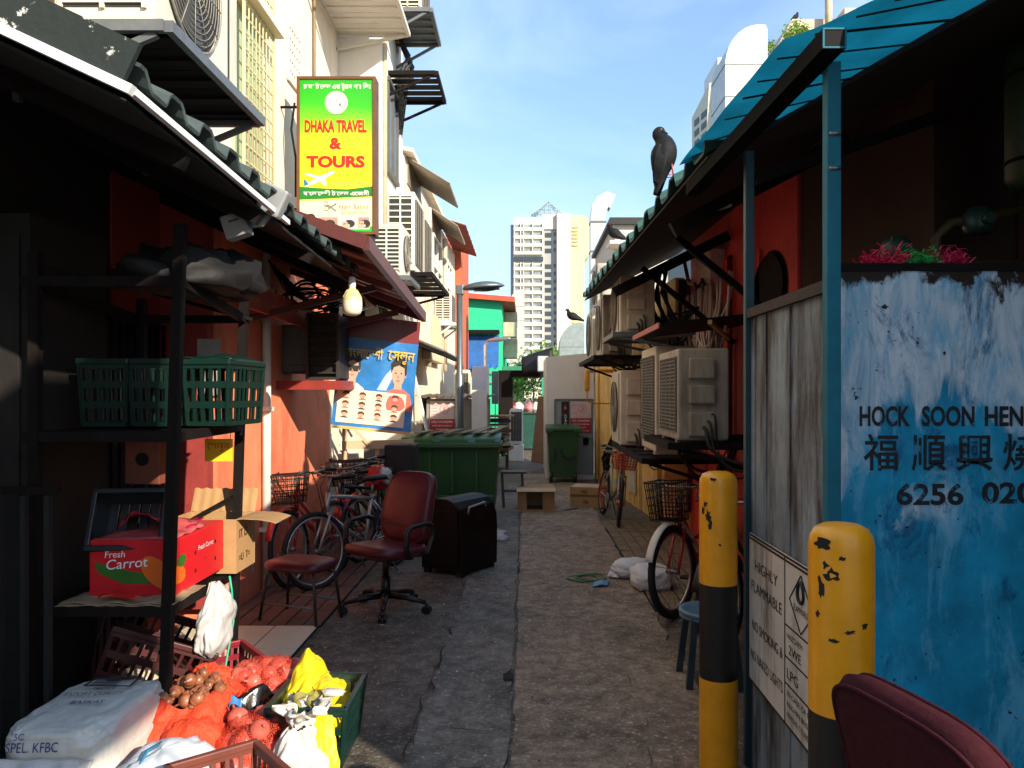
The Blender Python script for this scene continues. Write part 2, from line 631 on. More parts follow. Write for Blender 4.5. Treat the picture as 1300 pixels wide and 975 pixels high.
dark_steel = mat('rust_dark_steel', '#150f0d', rough=.75, spec=.2, var=.4, scale=9, dirt='#2c1810', damt=.6, dscale=8, bump=.15)
white_pnt = mat('white_paint', '#ddd8cd', rough=.5, var=.08, dirt='#80735f', damt=.5, dscale=4, dpos=.6, bump=.05)
black_m = mat('black_plastic', '#141414', rough=.5, var=.2, bump=.05)
void_m = mat('dark_opening', '#0c0a0a', rough=.9, var=.2, bump=0)

sh = thing('shophouse', 'shophouse with salmon pink ground floor and cream upper wall at the left of the alley', 'building', (-2.4, 6.5, 0))
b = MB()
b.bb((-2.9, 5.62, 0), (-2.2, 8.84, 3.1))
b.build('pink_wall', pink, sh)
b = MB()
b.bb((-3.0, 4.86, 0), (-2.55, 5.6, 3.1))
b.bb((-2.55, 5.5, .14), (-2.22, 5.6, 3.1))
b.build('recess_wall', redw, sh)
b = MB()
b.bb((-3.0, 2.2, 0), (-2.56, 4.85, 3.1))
b.build('shade_black_wall', mat('shade_black_wall', '#16100e', rough=.9, var=.4, bump=.15), sh)  # near wall under the awning, its shade put into the black colour
b = MB()
b.bb((-3.1, 1.2, 3.1), (-2.2, 9.27, 9.5))
b.bb((-2.2, 1.2, 3.02), (-2.16, 5.7, 3.12))
b.build('upper_wall', cream, sh)
b = MB()
b.tube([(-2.155, 6.56, .05), (-2.155, 6.56, 2.9)], .036, 12)
for z in (.5, 1.5, 2.5):
    b.bb((-2.205, 6.505, z), (-2.11, 6.615, z + .035))
b.build('drain_pipe', white_pnt, sh)
b = MB()                                              # peeled paint, real flakes of bare render 2 mm proud
random.seed(3)
for (y, z, r_) in [(5.98, 1.0, .07), (6.1, .62, .05), (5.9, .5, .1), (5.85, .33, .09), (6.02, .75, .05), (5.8, .18, .08), (6.35, .25, .05), (7.0, .18, .06), (5.93, .88, .04)]:
    b.add([V((-2.197, y + r_ * .5 * math.cos(a * .45) * random.uniform(.5, 1.3), z + r_ * math.sin(a * .45) * random.uniform(.6, 1.3))) for a in range(14)], [list(range(14))])
b.build('peeled_plaster', mat('bare_plaster', '#c9bda9', rough=.9, bump=.2), sh)
# doorway with a metal gate in the recess
b = MB()
b.bb((-2.548, 4.75, .14), (-2.53, 5.45, 2.15))
d = b.build('doorway', void_m, sh)
b = MB()
for k in range(8):
    y = 4.76 + k * .098
    b.tube([(-2.50, y, .16), (-2.50, y, 2.1)], .011, 6)
for z in (.2, .9, 1.4, 2.1):
    b.bar((-2.50, 4.74, z), (-2.50, 5.46, z), .02, .03)
b.build('door_gate', dark_steel, d)
# window with yellow green grille on the upper wall
grille_m = mat('grille_cream', (.60, .52, .30), rough=.6, var=.2, bump=.05)
b = MB()
b.bb((-2.2, 5.92, 3.35), (-2.185, 6.52, 6.4))
w = b.build('window', mat('shutter_green', (.40, .47, .28), rough=.55, var=.15, bump=.1), sh)
b = MB()
for k in range(9):
    y = 5.9 + k * .08
    b.tube([(-2.10, y, 3.35), (-2.10, y, 6.4)], .007, 6)
for k in range(26):
    b.bar((-2.10, 5.88, 3.4 + k * .12), (-2.10, 6.56, 3.4 + k * .12), .01, .012)
for y in (5.88, 6.56):
    b.bar((-2.19, y, 3.35), (-2.10, y, 3.35), .02)
    b.bar((-2.10, y, 3.33), (-2.10, y, 6.4), .02)
b.build('window_grille', grille_m, w)
b = MB()
b.bb((-2.2, 5.8, 4.62), (-2.02, 6.62, 4.68), .01)
b.build('window_ledge', cream, w)
for (y0, y1, z0, z1) in [(7.25, 7.62, 4.55, 5.05), (7.05, 7.3, 5.5, 6.2)]:
    b = MB()
    ny, nz = 5, 5
    b.mi = 1
    b.bb((-2.199, y0, z0), (-2.196, y1, z1))
    b.mi = 0
    for i in range(ny + 1):
        y = y0 + (y1 - y0) * i / ny
        b.bar((-2.185, y, z0), (-2.185, y, z1), .022, .022)
    for j in range(nz + 1):
        z = z0 + (z1 - z0) * j / nz
        b.bar((-2.186, y0, z), (-2.186, y1, z), .022, .022)
    b.build('vent_block', [cream, mat('vent_shadow', '#6a563c', bump=0)], sh)
b = MB()
for (y, z0_, z1_, r_) in [(5.2, 3.15, 5.0, .012), (8.1, 3.15, 8.5, .015), (7.7, 3.4, 4.5, .01)]:
    b = MB()
    b.tube([(-2.17, y, z0_), (-2.17, y, z1_)], r_, 6)
    b.build('wall_conduit', mat('cable_tan', '#8d7452', bump=0), sh)

# second building: cream ground floor, white block stepping out over the alley
sb = thing('apartment_house', 'tall white rendered house stepping out over the alley behind the green travel sign', 'building', (-2.0, 10, 0))
b = MB()
b.bb((-3.0, 8.85, 0), (-2.2, 9.3, 3.2))
b.bb((-3.0, 10.2, 0), (-2.2, 10.8, 3.2))
b.bb((-3.0, 8.85, 2.5), (-2.2, 10.8, 3.2))
b.bb((-3.0, 9.3, 0), (-2.75, 10.2, 2.5))
b.build('ground_wall', cream, sb)
b = MB()
b.bb((-3.1, 9.28, 3.2), (-1.69, 10.85, 12))
b.build('upper_wall', white_r, sb)
b = MB()
for y in (9.4, 9.75, 10.05):
    b.bb((-2.76, y, .1), (-2.7, y + .22, 2.3))
b.build('door', mat('door_grey', '#8e8f90', rough=.5, bump=.05), sb)
for (z0, z1) in [(4.35, 5.45), (6.9, 8.0)]:
    b = MB()
    b.bb((-1.69, 9.55, z0), (-1.675, 10.2, z1))
    w = b.build('window', glass('pane_blue', '#5b7f99'), sb)
    b = MB()
    for y in (9.53, 9.87, 10.22):
        b.bar((-1.665, y, z0), (-1.665, y, z1), .04, .04)
    for z in (z0, z1):
        b.bar((-1.664, 9.5, z), (-1.664, 10.25, z), .06, .05)
    b.build('window_frame', mat('window_alu', '#5b5750', rough=.5, bump=0), w)
b = MB()                                              # damp stains with their own ragged outline
random.seed(11)
for (y, z, r_, q) in [(10.5, 6.6, .35, 1.5), (10.35, 6.2, .25, 1.2), (10.62, 5.9, .14, 2.0), (10.6, 7.4, .2, 1.6)]:
    b.add([V((-1.687, y + r_ * .5 * math.cos(a * .35) * random.uniform(.4, 1.2), z + r_ * q * .6 * math.sin(a * .35) * random.uniform(.4, 1.2))) for a in range(18)], [list(range(18))])
b.build('damp_stain', mat('damp', '#8f8579', rough=.9, var=.3, bump=.1), sb)
b = MB()
b.tube([(-1.67, 9.35, 3.2), (-1.67, 9.35, 10)], .03, 8)
b.build('drain_pipe', mat('pipe_cream', '#cfc0a4', bump=0), sb)
# vent lattice of orange clay over the return wall
b = MB()
for i in range(5):
    b.bar((-2.13 + i * .07, 9.262, 4.25), (-2.13 + i * .07, 9.262, 5.05), .02, .02)
for j in range(9):
    b.bar((-2.15, 9.26, 4.27 + j * .095), (-1.83, 9.26, 4.27 + j * .095), .022, .022)
b.build('clay_vent', mat('clay', '#b0603c', bump=.1), sb)

# third: long row of low cream houses with tin awnings and tiled eaves
rh = thing('row_house', 'long low cream house with corrugated window hoods and a red tiled eave further down', 'building', (-1.9, 15, 0))
b = MB()
b.bb((-3.2, 10.87, 0), (-1.69, 18.9, 4.95))
b.build('cream_wall', cream, rh)
b = MB()
for k in range(16):
    y0 = 10.9 + k * .5
    if y0 < 15.3:
        b.mi = 1
        b.grid(lambda u, v: (-1.75 + .20 * u, y0 + .5 * v, 5.08 - .04 * u), 1, 4, False, .05)
        b.mi = 0
    else:
        b.grid(lambda u, v: (-1.75 + .58 * u, y0 + .5 * v, 5.12 - .18 * u + .03 * abs(math.sin(v * 3.1416))), 1, 4, False, .02)
b.build('eave_roof', [mat('eave_tile', '#8a3b2a', rough=.8, var=.3, dirt='#4c3a30', bump=.2), cream], rh)
rib_m = mat('rib_tin', '#9a8f80', rough=.55, metal=.3, var=.2, dirt='#5d4a38', damt=.5, bump=.05)
for (y0, y1, z0, dz, ox) in [(11.2, 12.6, 4.62, .38, .62), (14.0, 15.6, 4.6, .34, .5)]:
    b = MB()
    n = 22
    def hood(u, v, y0=y0, y1=y1, z0=z0, dz=dz, ox=ox):
        return (-1.69 + ox * u, y0 + (y1 - y0) * v, z0 + dz - dz * 1.0 * u + .022 * math.cos(v * n * math.pi * 2 / 2))
    b.grid(hood, 1, n * 2, False, .012)
    b.bb((-1.69, y0 + .01, z0 + .02), (-1.67, y1 - .01, z0 + dz))
    b.build('window_hood', rib_m, rh)
for (y0, y1, z0, z1) in [(11.3, 12.5, 3.4, 4.5), (14.1, 15.5, 3.4, 4.5), (16.6, 17.6, 3.4, 4.4)]:
    b = MB()
    b.bb((-1.69, y0, z0), (-1.68, y1, z1))
    w = b.build('window', glass(), rh)
    b = MB()
    for k in range(3):
        b.bar((-1.66, y0 + (y1 - y0) * k / 2, z0), (-1.66, y0 + (y1 - y0) * k / 2, z1), .05, .04)
    for z in (z0, (z0 + z1) / 2, z1):
        b.bar((-1.659, y0, z), (-1.659, y1, z), .05, .045)
    b.build('window_frame', white_pnt, w)
b = MB()
for (x, y, r_) in [(-1.64, 13.4, .045), (-1.64, 16.1, .045), (-1.66, 13.2, .015)]:
    b = MB()
    b.tube([(x, y, 2.1), (x, y, 4.8)], r_, 10)
    b.build('drain_pipe', mat('pipe_cream', '#cfc0a4', bump=0), rh)
b = MB()
b.bb((-1.9, 18.92, 0), (-1.55, 21.5, 5.55))
b.build('orange_end_wall', mat('orange_wall', (.55, .12, .05), rough=.8, bump=.1), rh)
b = MB()
b.bb((-1.69, 12.9, 2.2), (-1.55, 15.0, 3.0), .02)
b.build('shutter_box', mat('shutter_cream', '#e2cfa8', rough=.6, bump=.1), rh)

# green building at the far junction
gb = thing('green_house', 'bright green house with red roof edge and blue canvas blind across the far junction', 'building', (-1.6, 27, 0))
green_m = mat('green_paint', (.015, .50, .22), rough=.7, var=.1, scale=1, bump=.08)
b = MB()
b.bb((-5.0, 26, .3), (-.78, 33, 4.75))
b.build('green_wall', green_m, gb)
b = MB()
b.bb((-5.0, 25.97, 0), (-.76, 33, .3))
b.build('brick_base', mat('brick_base', '#9c4a2c', bump=.3), gb)
b = MB()
b.prism([(-5.2, 25.6, 5.0), (-5.2, 25.6, 5.18), (-.35, 25.6, 4.78), (-.35, 25.6, 4.62)], (0, 8, 0))
b.build('roof', mat('red_roof', (.55, .07, .03), rough=.6, bump=.1), gb)
b = MB()
b.grid(lambda u, v: (-2.15 + 1.6 * u * .8, 25.94 - .05 - .4 * v, 3.55 - 1.1 * v + (.05 * math.sin(u * 40) if v > .95 else 0)), 24, 6, False, .02)
b.build('canvas_blind', mat('blue_canvas', (.02, .11, .33), rough=.8, var=.25, bump=.1), gb)
b = MB()
b.bb((-2.2, 25.5, 3.6), (-.85, 26.0, 3.7))
for k in range(14):
    b.bb((-2.2 + k * .097, 25.48, 3.56), (-2.13 + k * .097, 25.52, 3.64))
b.build('canopy_edge', dark_steel, gb)
b = MB()
b.tube([(-1.2, 25.9, 2.3), (-.95, 25.9, 2.3), (-.95, 25.9, 1.5)], .03, 6)
b.tube([(-1.2, 25.9, 2.0), (-.85, 25.9, 2.0), (-.85, 25.9, 1.4)], .025, 6)
b.build('white_conduit', white_pnt, gb)
b = MB()
for k, (z, y) in enumerate([(3.6, 27.2), (2.9, 28.0), (3.2, 29.6), (4.1, 28.6)]):
    b = MB()
    b.bb((-.77, y, z), (-.3, y + .9, z + .5), .02)
    b.build('side_unit', mat('unit_cream', '#b8ac94', bump=.05), gb)
b = MB()
b.bb((-.77, 26.3, 2.35), (-.1, 28.8, 2.55))
b.build('side_canopy', mat('canopy_green', (.02, .2, .1), bump=.05), gb)

# ------------------------------------------------------------------ high-rise far beyond
tw = thing('tower_block', 'pale high-rise block with yellow end wall and a pyramid of steel bars on its roof', 'building', (5, 240, 0))
tcream = mat('tower_cream', (.66, .62, .50), rough=.8, var=.06, bump=0)
tpink = mat('tower_pink', (.66, .56, .50), rough=.8, var=.05, bump=0)
tyel = mat('tower_yellow', (.72, .62, .30), rough=.8, var=.05, bump=0)
tgrey = mat('tower_grey', (.34, .34, .33), rough=.8, var=.1, bump=0)
twin = mat('tower_window', '#3a4348', rough=.3, var=.3, scale=.3, bump=0)
X = lambda px: (px - 667) * .237
Zt = lambda py: EYE - (py - 499) * .237
b = MB()
b.bb((X(652), 237.6, 0), (X(690), 252, Zt(275)))
b.build('flat_wing', tcream, tw)
b = MB()
b.bb((X(690), 238.6, 0), (X(707), 252, Zt(278)))
b.build('stair_core', tgrey, tw)
b = MB()
b.bb((X(707), 236.5, 0), (X(724), 252, Zt(271)))
b.bb((X(688), 238.0, Zt(290)), (X(707), 252, Zt(271)))
b.build('lift_shaft', tpink, tw)
b = MB()
b.prism([(X(724.2), 237, 0), (X(742), 237, 0), (X(742), 237, Zt(330)), (X(749), 237, Zt(322)), (X(749), 237, Zt(282)), (X(743), 237, Zt(274)), (X(724.2), 237, Zt(273))], (0, 14, 0))
b.build('end_wall', tyel, tw)
b = MB()
b.bb((X(648), 239.5, 0), (X(652), 252, Zt(283)))
b.build('side_bay', tgrey, tw)
floors = 21
for k in range(floors):
    z = Zt(283) - k * 2.38
    if k == 4:
        continue
    b = MB()
    b.bb((X(653), 237.55, z - 1.75), (X(689.5), 237.62, z - .45))
    w = b.build('window_band', mat('tower_pane', '#8f9492', rough=.3, var=.6, scale=.6, bump=0), tw)
    b = MB()
    b.bb((X(652.2), 236.7, z - 2.35), (X(689.8), 237.5, z - 1.42))
    for q in (653, 661, 664.5, 676, 689):
        b.bb((X(q) - .14, 236.9, z - 1.42), (X(q) + .14, 237.5, z))
    b.build('parapet', mat('tower_parapet', (.74, .71, .62), rough=.8, bump=0), w)
    b = MB()
    b.bb((X(692), 238.5, z - 1.7), (X(700), 238.58, z - .3))
    b.build('stair_window', twin, tw)
    b = MB()
    b.bb((X(703.5), 238.5, z - 1.2), (X(705.5), 238.58, z - .2))
    b.build('vent_slot', twin, tw)
b = MB()
b.bb((X(652.3), 236.75, Zt(283) - 4 * 2.38 - 2.0), (X(689.7), 237.55, Zt(283) - 4 * 2.38 - .6))
b.build('sky_garden', twin, tw)
for (q, y0) in [(727, 288), (727, 297), (727, 306)]:
    b = MB()
    b.bb((X(q), 236.4, Zt(y0 + 6)), (X(q + 7), 237.0, Zt(y0 + 4)))
    b.bb((X(q), 236.4, Zt(y0 + 1)), (X(q + 7), 237.0, Zt(y0)))
    b.build('balcony', tyel, tw)
b = MB()
apx = V((X(696), 243, Zt(250)))
zb = Zt(271)
cs = [V((X(675), 238.5, zb)), V((X(717), 238.5, zb)), V((X(717), 249, zb)), V((X(675), 249, zb))]
for i in range(4):
    b.tube([cs[i], apx], .14, 5)
    b.tube([cs[i], cs[(i + 1) % 4]], .14, 5)
    for t in (.2, .4, .6, .8):
        a0, a1 = cs[i].lerp(apx, t), cs[(i + 1) % 4].lerp(apx, t)
        b.tube([a0, a1], .09, 4)
        m_ = cs[i].lerp(cs[(i + 1) % 4], t)
        b.tube([m_, m_.lerp(apx, 1 - abs(t - .5) * 2) if t != .5 else apx], .09, 4)
        b.tube([cs[i].lerp(cs[(i + 1) % 4], t), (cs[i] if t < .5 else cs[(i + 1) % 4]).lerp(apx, min(t, 1 - t) * 2)], .08, 4)
b.build('roof_pyramid', mat('pyramid_bars', '#9fb4b8', rough=.5, bump=0), tw)

# back block right: white tall house with a rounded duct, and beige parapet
bw = thing('white_block', 'white and grey high-rise showing slit windows above the right hand roof', 'building', (24, 80, 0))
X8 = lambda px: (px - 667) * .08
Z8 = lambda py: EYE - (py - 499) * .08
b = MB()
b.prism([(X8(889), 84, 0), (X8(889), 84, Z8(132)), (X8(902), 80.6, Z8(103)), (X8(911), 80.6, Z8(98)), (X8(911), 80.6, 0)], (6, 22, 0))
b.build('window_wing', mat('wing_cream', (.62, .58, .45), bump=0), bw)
for k in range(6):
    for (f0, f1) in [(.15, .4), (.55, .85)]:
        b = MB()
        z = Z8(140 + k * 14)
        p0 = V((X8(889), 84, z)).lerp(V((X8(902), 80.6, z + .6)), f0) - V((.05, .12, 0))
        p1 = V((X8(889), 84, z)).lerp(V((X8(902), 80.6, z + .6)), f1) - V((.05, .12, 0))
        b.prism([p0, p1, p1 - V((0, 0, .6)), p0 - V((0, 0, .6))], (.03, .06, 0))
        b.build('window', twin, bw)
b = MB()
b.bb((X8(911.2), 80, 0), (X8(919), 86, Z8(73)))
b.build('slit_tower', mat('tower_white', (.72, .72, .70), bump=0), bw)
b = MB()
b.bb((X8(919.2), 80.4, 0), (X8(931), 88, Z8(80)))
b.build('grey_wing', mat('wing_grey', (.55, .57, .60), bump=0), bw)
for z in (95, 112, 122, 148):
    b = MB()
    b.bb((X8(919.5), 80.3, Z8(z + 5)), (X8(921.5), 80.38, Z8(z)))
    b.build('slit_window', twin, bw)

bp = thing('beige_block', 'beige flat roofed block behind the blue tarp with a concrete parapet', 'building', (14, 40, 0))
X4 = lambda px: (px - 667) * .04
Z4 = lambda py: EYE - (py - 499) * .04
beige = mat('beige_render', (.62, .47, .35), rough=.85, var=.12, dirt='#8a6c52', damt=.5, dscale=1, streak=4, bump=.05)
b = MB()
b.prism([(X4(985), 40, 0), (X4(985), 40, Z4(62)), (X4(1006), 40, Z4(24)), (X4(1090), 40, Z4(24)), (X4(1090), 40, 0)], (0, 6, 0))
b.build('beige_wall', beige, bp)
b = MB()
b.bb((X4(1066), 39.4, Z4(40)), (X4(1086), 40.8, Z4(17)), .04)
b.build('parapet_pier', beige, bp)
b = MB()
b.tube([(X4(1048), 39.6, Z4(60)), (X4(1048), 39.6, Z4(-40))], .18, 12)
b.build('vent_pipe', mat('pipe_peach', (.72, .5, .3), bump=0), bp)

# right hand upper house (white, flat black roof edge) behind the eave
uh = thing('upper_house', 'grey white house with flat black roof edge rising behind the right eave', 'building', (2, 13, 0))
b = MB()
b.bb((1.42, 12.6, 2.2), (3.2, 16, 4.38))
b.build('upper_wall', mat('grey_white_render', (.55, .52, .46), rough=.85, var=.15, dirt='#6a5c4c', damt=.6, dscale=1.4, streak=6, bump=.1), uh)
b = MB()
b.bb((1.34, 12.5, 4.38), (3.2, 16, 4.44))
b.bb((1.34, 12.48, 4.33), (3.2, 12.55, 4.40))
b.build('roof_edge', black_m, uh)
b = MB()
b.bb((2.3, 12.57, 3.3), (2.75, 12.6, 4.0))
b.build('window', glass(), uh)

# right hand shophouse: yellow boards far, red wall near, darkened wall and added sun block by the depot
rs = thing('red_shophouse', 'right hand shophouse with red wall near and yellow boarded wall beyond', 'building', (1.9, 8, 0))
yel = mat('yellow_boards', (.86, .55, .18), rough=.75, var=.25, scale=3, dirt='#4a3418', damt=.75, dscale=2.2, dpos=.52, streak=6, bump=.1)
redr = mat('red_wall_right', (.78, .075, .065), rough=.7, var=.25, scale=2, dirt='#38100e', damt=.6, dscale=2, streak=3, bump=.1)
A, Bp = V((1.76, 9.2, 0)), V((1.34, 15.2, 0))
b = MB()
n = 34
for k in range(n):
    p0, p1 = A.lerp(Bp, k / n), A.lerp(Bp, (k + 1) / n)
    d = (p1 - p0).normalized()
    q = V((-d.y, d.x, 0)) * -1
    off = random.uniform(0, .012)
    b.prism([p0 + d * .004 - q * off, p1 - d * .004 - q * off, p1 - d * .004 + q * .1, p0 + d * .004 + q * .1], (0, 0, 3.0))
b.mi = 1
b.prism([A + V((.03, 0, 0)), Bp + V((.03, 0, 0)), Bp + V((.4, 0, 0)), A + V((.4, 0, 0))], (0, 0, 2.98))
b.build('yellow_wall', [yel, dark_m], rs)
b = MB()
b.bb((1.34, 15.2, 0), (2.2, 15.3, 3.0))
b.build('end_wall', yel, rs)
b = MB()
b.bb((1.35, 12.45, .25), (1.56, 12.5, .28))
for (y, z0, z1, w_) in [(11.3, .3, 1.9, .5)]:
    pa = A.lerp(Bp, (y - 9.2) / 6) + V((-.02, 0, 0))
    pb = A.lerp(Bp, (y + w_ - 9.2) / 6) + V((-.02, 0, 0))
    b.prism([pa + V((0, 0, .2)), pb + V((0, 0, .2)), pb + V((0, 0, z1)), pa + V((0, 0, z1))], (-.03, -.002, 0))
b.build('door', mat('door_pale', '#c9c3a8', rough=.6, dirt='#77705c', bump=.05), rs)
b = MB()
b.bb((1.60, 9.05, 0), (2.4, 9.2, 1.25))
b.build('yellow_pier', yel, rs)
b = MB()
b.bb((1.9, 5.5, 0), (2.4, 9.05, 3.4))
b.build('red_wall', redr, rs)
b = MB()
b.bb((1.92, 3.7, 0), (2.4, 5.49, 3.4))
b.build('shade_dark_wall', mat('shade_brown', (.040, .018, .012), rough=.85, var=.4, scale=3, dirt='#1c0f0c', damt=.6, bump=.15), rs)  # the depot's deep shade is put into this wall's colour
for (y, z, h) in [(6.3, 1.1, 1.7), (7.3, .3, 2.6), (8.2, .3, 2.6)]:
    b = MB()
    b.bb((1.87, y, z), (1.9, y + .18, z + h))
    b.build('pilaster', redr, rs)
b = MB()
b.bb((1.872, 7.52, 1.95), (1.9, 8.15, 2.75))
b.build('wall_panel', mat('dark_panel', '#3a1514', bump=.05), rs)
b = MB()
b.bb((2.3, .05, 0), (2.9, 3.68, 3.3))
b.build('sun_block_wall', mat('brick_dim', (.07, .035, .022), rough=.85, var=.3, bump=.2), rs)  # unseen wall added to keep the sun off the depot front
b = MB()
b.bb((2.41, 3.7, 3.06), (4.2, 12.4, 3.2))
b.build('roof_slab', grey_steel, rs)
b = MB()
for (y, r_) in [(7.15, .02), (7.22, .012), (8.95, .02), (9.0, .012), (6.6, .015)]:
    b = MB()
    b.tube([(1.86, y, .3), (1.86, y, 2.9)], r_, 7)
    b.build('conduit', mat('conduit_red', '#7d2420', bump=0), rs)
for (t, r_) in [(.1, .03), (.55, .02), (.9, .035)]:
    q = A.lerp(Bp, t)
    b = MB()
    b.tube([(q.x - .05, q.y, .1), (q.x - .05, q.y, 2.6)], r_, 8)
    b.build('drain_pipe', yel, rs)
# ------------------------------------------------------------------ builders used on both sides of the alley
ac_white = mat('aircon_cream', '#d6cdb8', rough=.5, var=.08, scale=3, dirt='#8a7a5c', damt=.5, dscale=3, dpos=.56, streak=4, bump=.03)
ac_grey = mat('aircon_grey', '#b7b0a2', rough=.5, var=.12, scale=3, dirt='#6a5a44', damt=.7, dscale=3, dpos=.5, streak=4, bump=.03)
ac_dark = mat('aircon_recess', '#2a2826', rough=.6, bump=0)
fin_m = mat('aircon_fin', '#8f897c', rough=.5, metal=.3, bump=0)

def aircon(label, M, w=.85, d=.34, h=.62, face='fan', body=None, side='vent', group=None):
    """outdoor unit; local front is -y, stands on z = 0"""
    t = thing('outdoor_unit', label, 'air conditioner', M=M, group=group)
    body = body or ac_white
    b = MB()
    b.box((0, 0, h / 2), (w, d, h), 0, .018)
    for s in (-1, 1):
        b.box((s * w * .33, 0, -.012), (.06, d * .95, .03))
    b.build('casing', body, t, False)
    if face == 'fan':
        r = min(w * .32, h * .42)
        cx = -w * .5 + r + .07
        b = MB()
        b.disc((cx, -d / 2 - .004, h / 2), (0, -1, 0), r, 32)
        f = b.build('fan_opening', ac_dark, t, False)
        b = MB()
        for k in range(1, 12):
            rr = r * k / 11
            b.tube([(cx + rr * math.cos(a * math.pi / 14), -d / 2 - .018, h / 2 + rr * math.sin(a * math.pi / 14)) for a in range(28)], .0028 if k < 11 else .007, 4, True)
        for k in range(12):
            a = k * math.pi / 6
            b.tube([(cx, -d / 2 - .02, h / 2), (cx + r * math.cos(a), -d / 2 - .02, h / 2 + r * math.sin(a))], .003, 4)
        b.build('fan_grille', fin_m, f, False)
        b = MB()
        for k in range(3):
            a0 = k * 2.094
            b.grid(lambda u, v: (cx + r * .88 * u * math.cos(a0 + v * .9), -d / 2 - .007 - .008 * v, h / 2 + r * .88 * u * math.sin(a0 + v * .9)), 4, 5)
        b.build('fan_blade', mat('fan_blade', '#4a4a46', bump=0), f, False)
        b = MB()
        b.box((cx + r + .5 * (w / 2 - cx - r), -d / 2 - .004, h * .5), (.012, .006, h * .92))
        b.build('panel_seam', ac_dark, t, False)
    else:
        b = MB()
        b.box((0, -d / 2 - .002, h * .5), (w * .86, .004, h * .82))
        f = b.build('coil_opening', ac_dark, t, False)
        b = MB()
        n = int(h * .82 / .026)
        for k in range(n + 1):
            b.box((0, -d / 2 - .010, h * .09 + k * h * .82 / n), (w * .86, .012, .006))
        for k in range(5):
            b.box((-w * .43 + k * w * .215, -d / 2 - .018, h * .5), (.006, .006, h * .82))
        b.build('coil_grille', fin_m, f, False)
    for s in (-1, 1):
        b = MB()
        if side == 'vent':
            b.mi = 1
            b.box((s * (w / 2 + .001), 0, h * .52), (.004, d * .84, h * .84))
            b.mi = 0
            n = 11
            for k in range(n):
                b.box((s * (w / 2 + .008), 0, h * .13 + k * h * .78 / (n - 1)), (.014, d * .84, .016))
            for q in (-.42, 0, .42):
                b.box((s * (w / 2 + .009), q * d, h * .52), (.017, .018, h * .86))
            b.build('side_vent', [body, ac_dark], t, False)
        else:
            for k, (z, hh) in enumerate([(.18, .26), (.5, .2), (.78, .22)]):
                b.box((s * (w / 2 + .02), -d * .05, h * z), (.05, d * .5, h * hh), 0, .012)
            b.build('valve_cover', body, t, False)
    if side == 'cover':
        for k, (z, r_) in enumerate([(.14, .014), (.20, .010), (.27, .006)]):
            b = MB()
            x = w / 2 + .05
            p_, q_ = b.smooth_path([(x - .05, -.02 + k * .03, h * z), (x + .015 + .01 * k, .0 + k * .03, h * z - .01), (x + .03, .04 + k * .03, -.06 - .03 * k), (x + .02, d * .7, -.16 - .05 * k), (x - .04 * k, d * 1.3, -.10 + .06 * k), (x - .1, d * 1.6, .15)], [r_] * 6, 5)
            b.tube(p_, q_, 7)
            b.build('pipe', mat('pipe_lagging', '#3b3833', rough=.8, bump=.1) if k < 2 else black_m, t, False)
    return t

def bracket_shelf(label, M, w=1.0, d=.5, m=None, drop=.35, solid=0, group=None):
    """steel bracket frame under an outdoor unit; local wall side is +y, z = 0 is the top"""
    t = thing('bracket_shelf', label, 'bracket', M=M, group=group)
    m = m or grey_steel
    b = MB()
    for y in (-d / 2, d / 2):
        b.box((0, y, -.025), (w, .035, .05))
    for x in (-w / 2, w / 2):
        b.box((x, 0, -.026), (.035, d - .036, .049))
    b.build('frame', m, t, False)
    b = MB()
    n = 5
    for k in range(n):
        b.box((-w / 2 + (k + .5) * w / n, 0, -.012), (w / n * (.96 if solid else .72), d - .04, .012))
        if solid:
            b.box((-w / 2 + (k + .5) * w / n, 0, -.026), (.05, d - .08, .016))
    b.build('slats', (dark_steel if solid == 2 else m), t, False)
    for x in (-w / 2 + .02, w / 2 - .02):
        b = MB()
        b.bar((x, -d / 2 + .06, -.05), (x, d / 2, -drop), .03)
        b.bar((x, d / 2 + .002, .0), (x, d / 2 + .002, -drop - .04), .03)
        b.build('strut', m, t, False)
    return t

def at(x, y, z, deg=0):
    return Matrix.Translation((x, y, z)) @ Matrix.Rotation(R(deg), 4, 'Z')

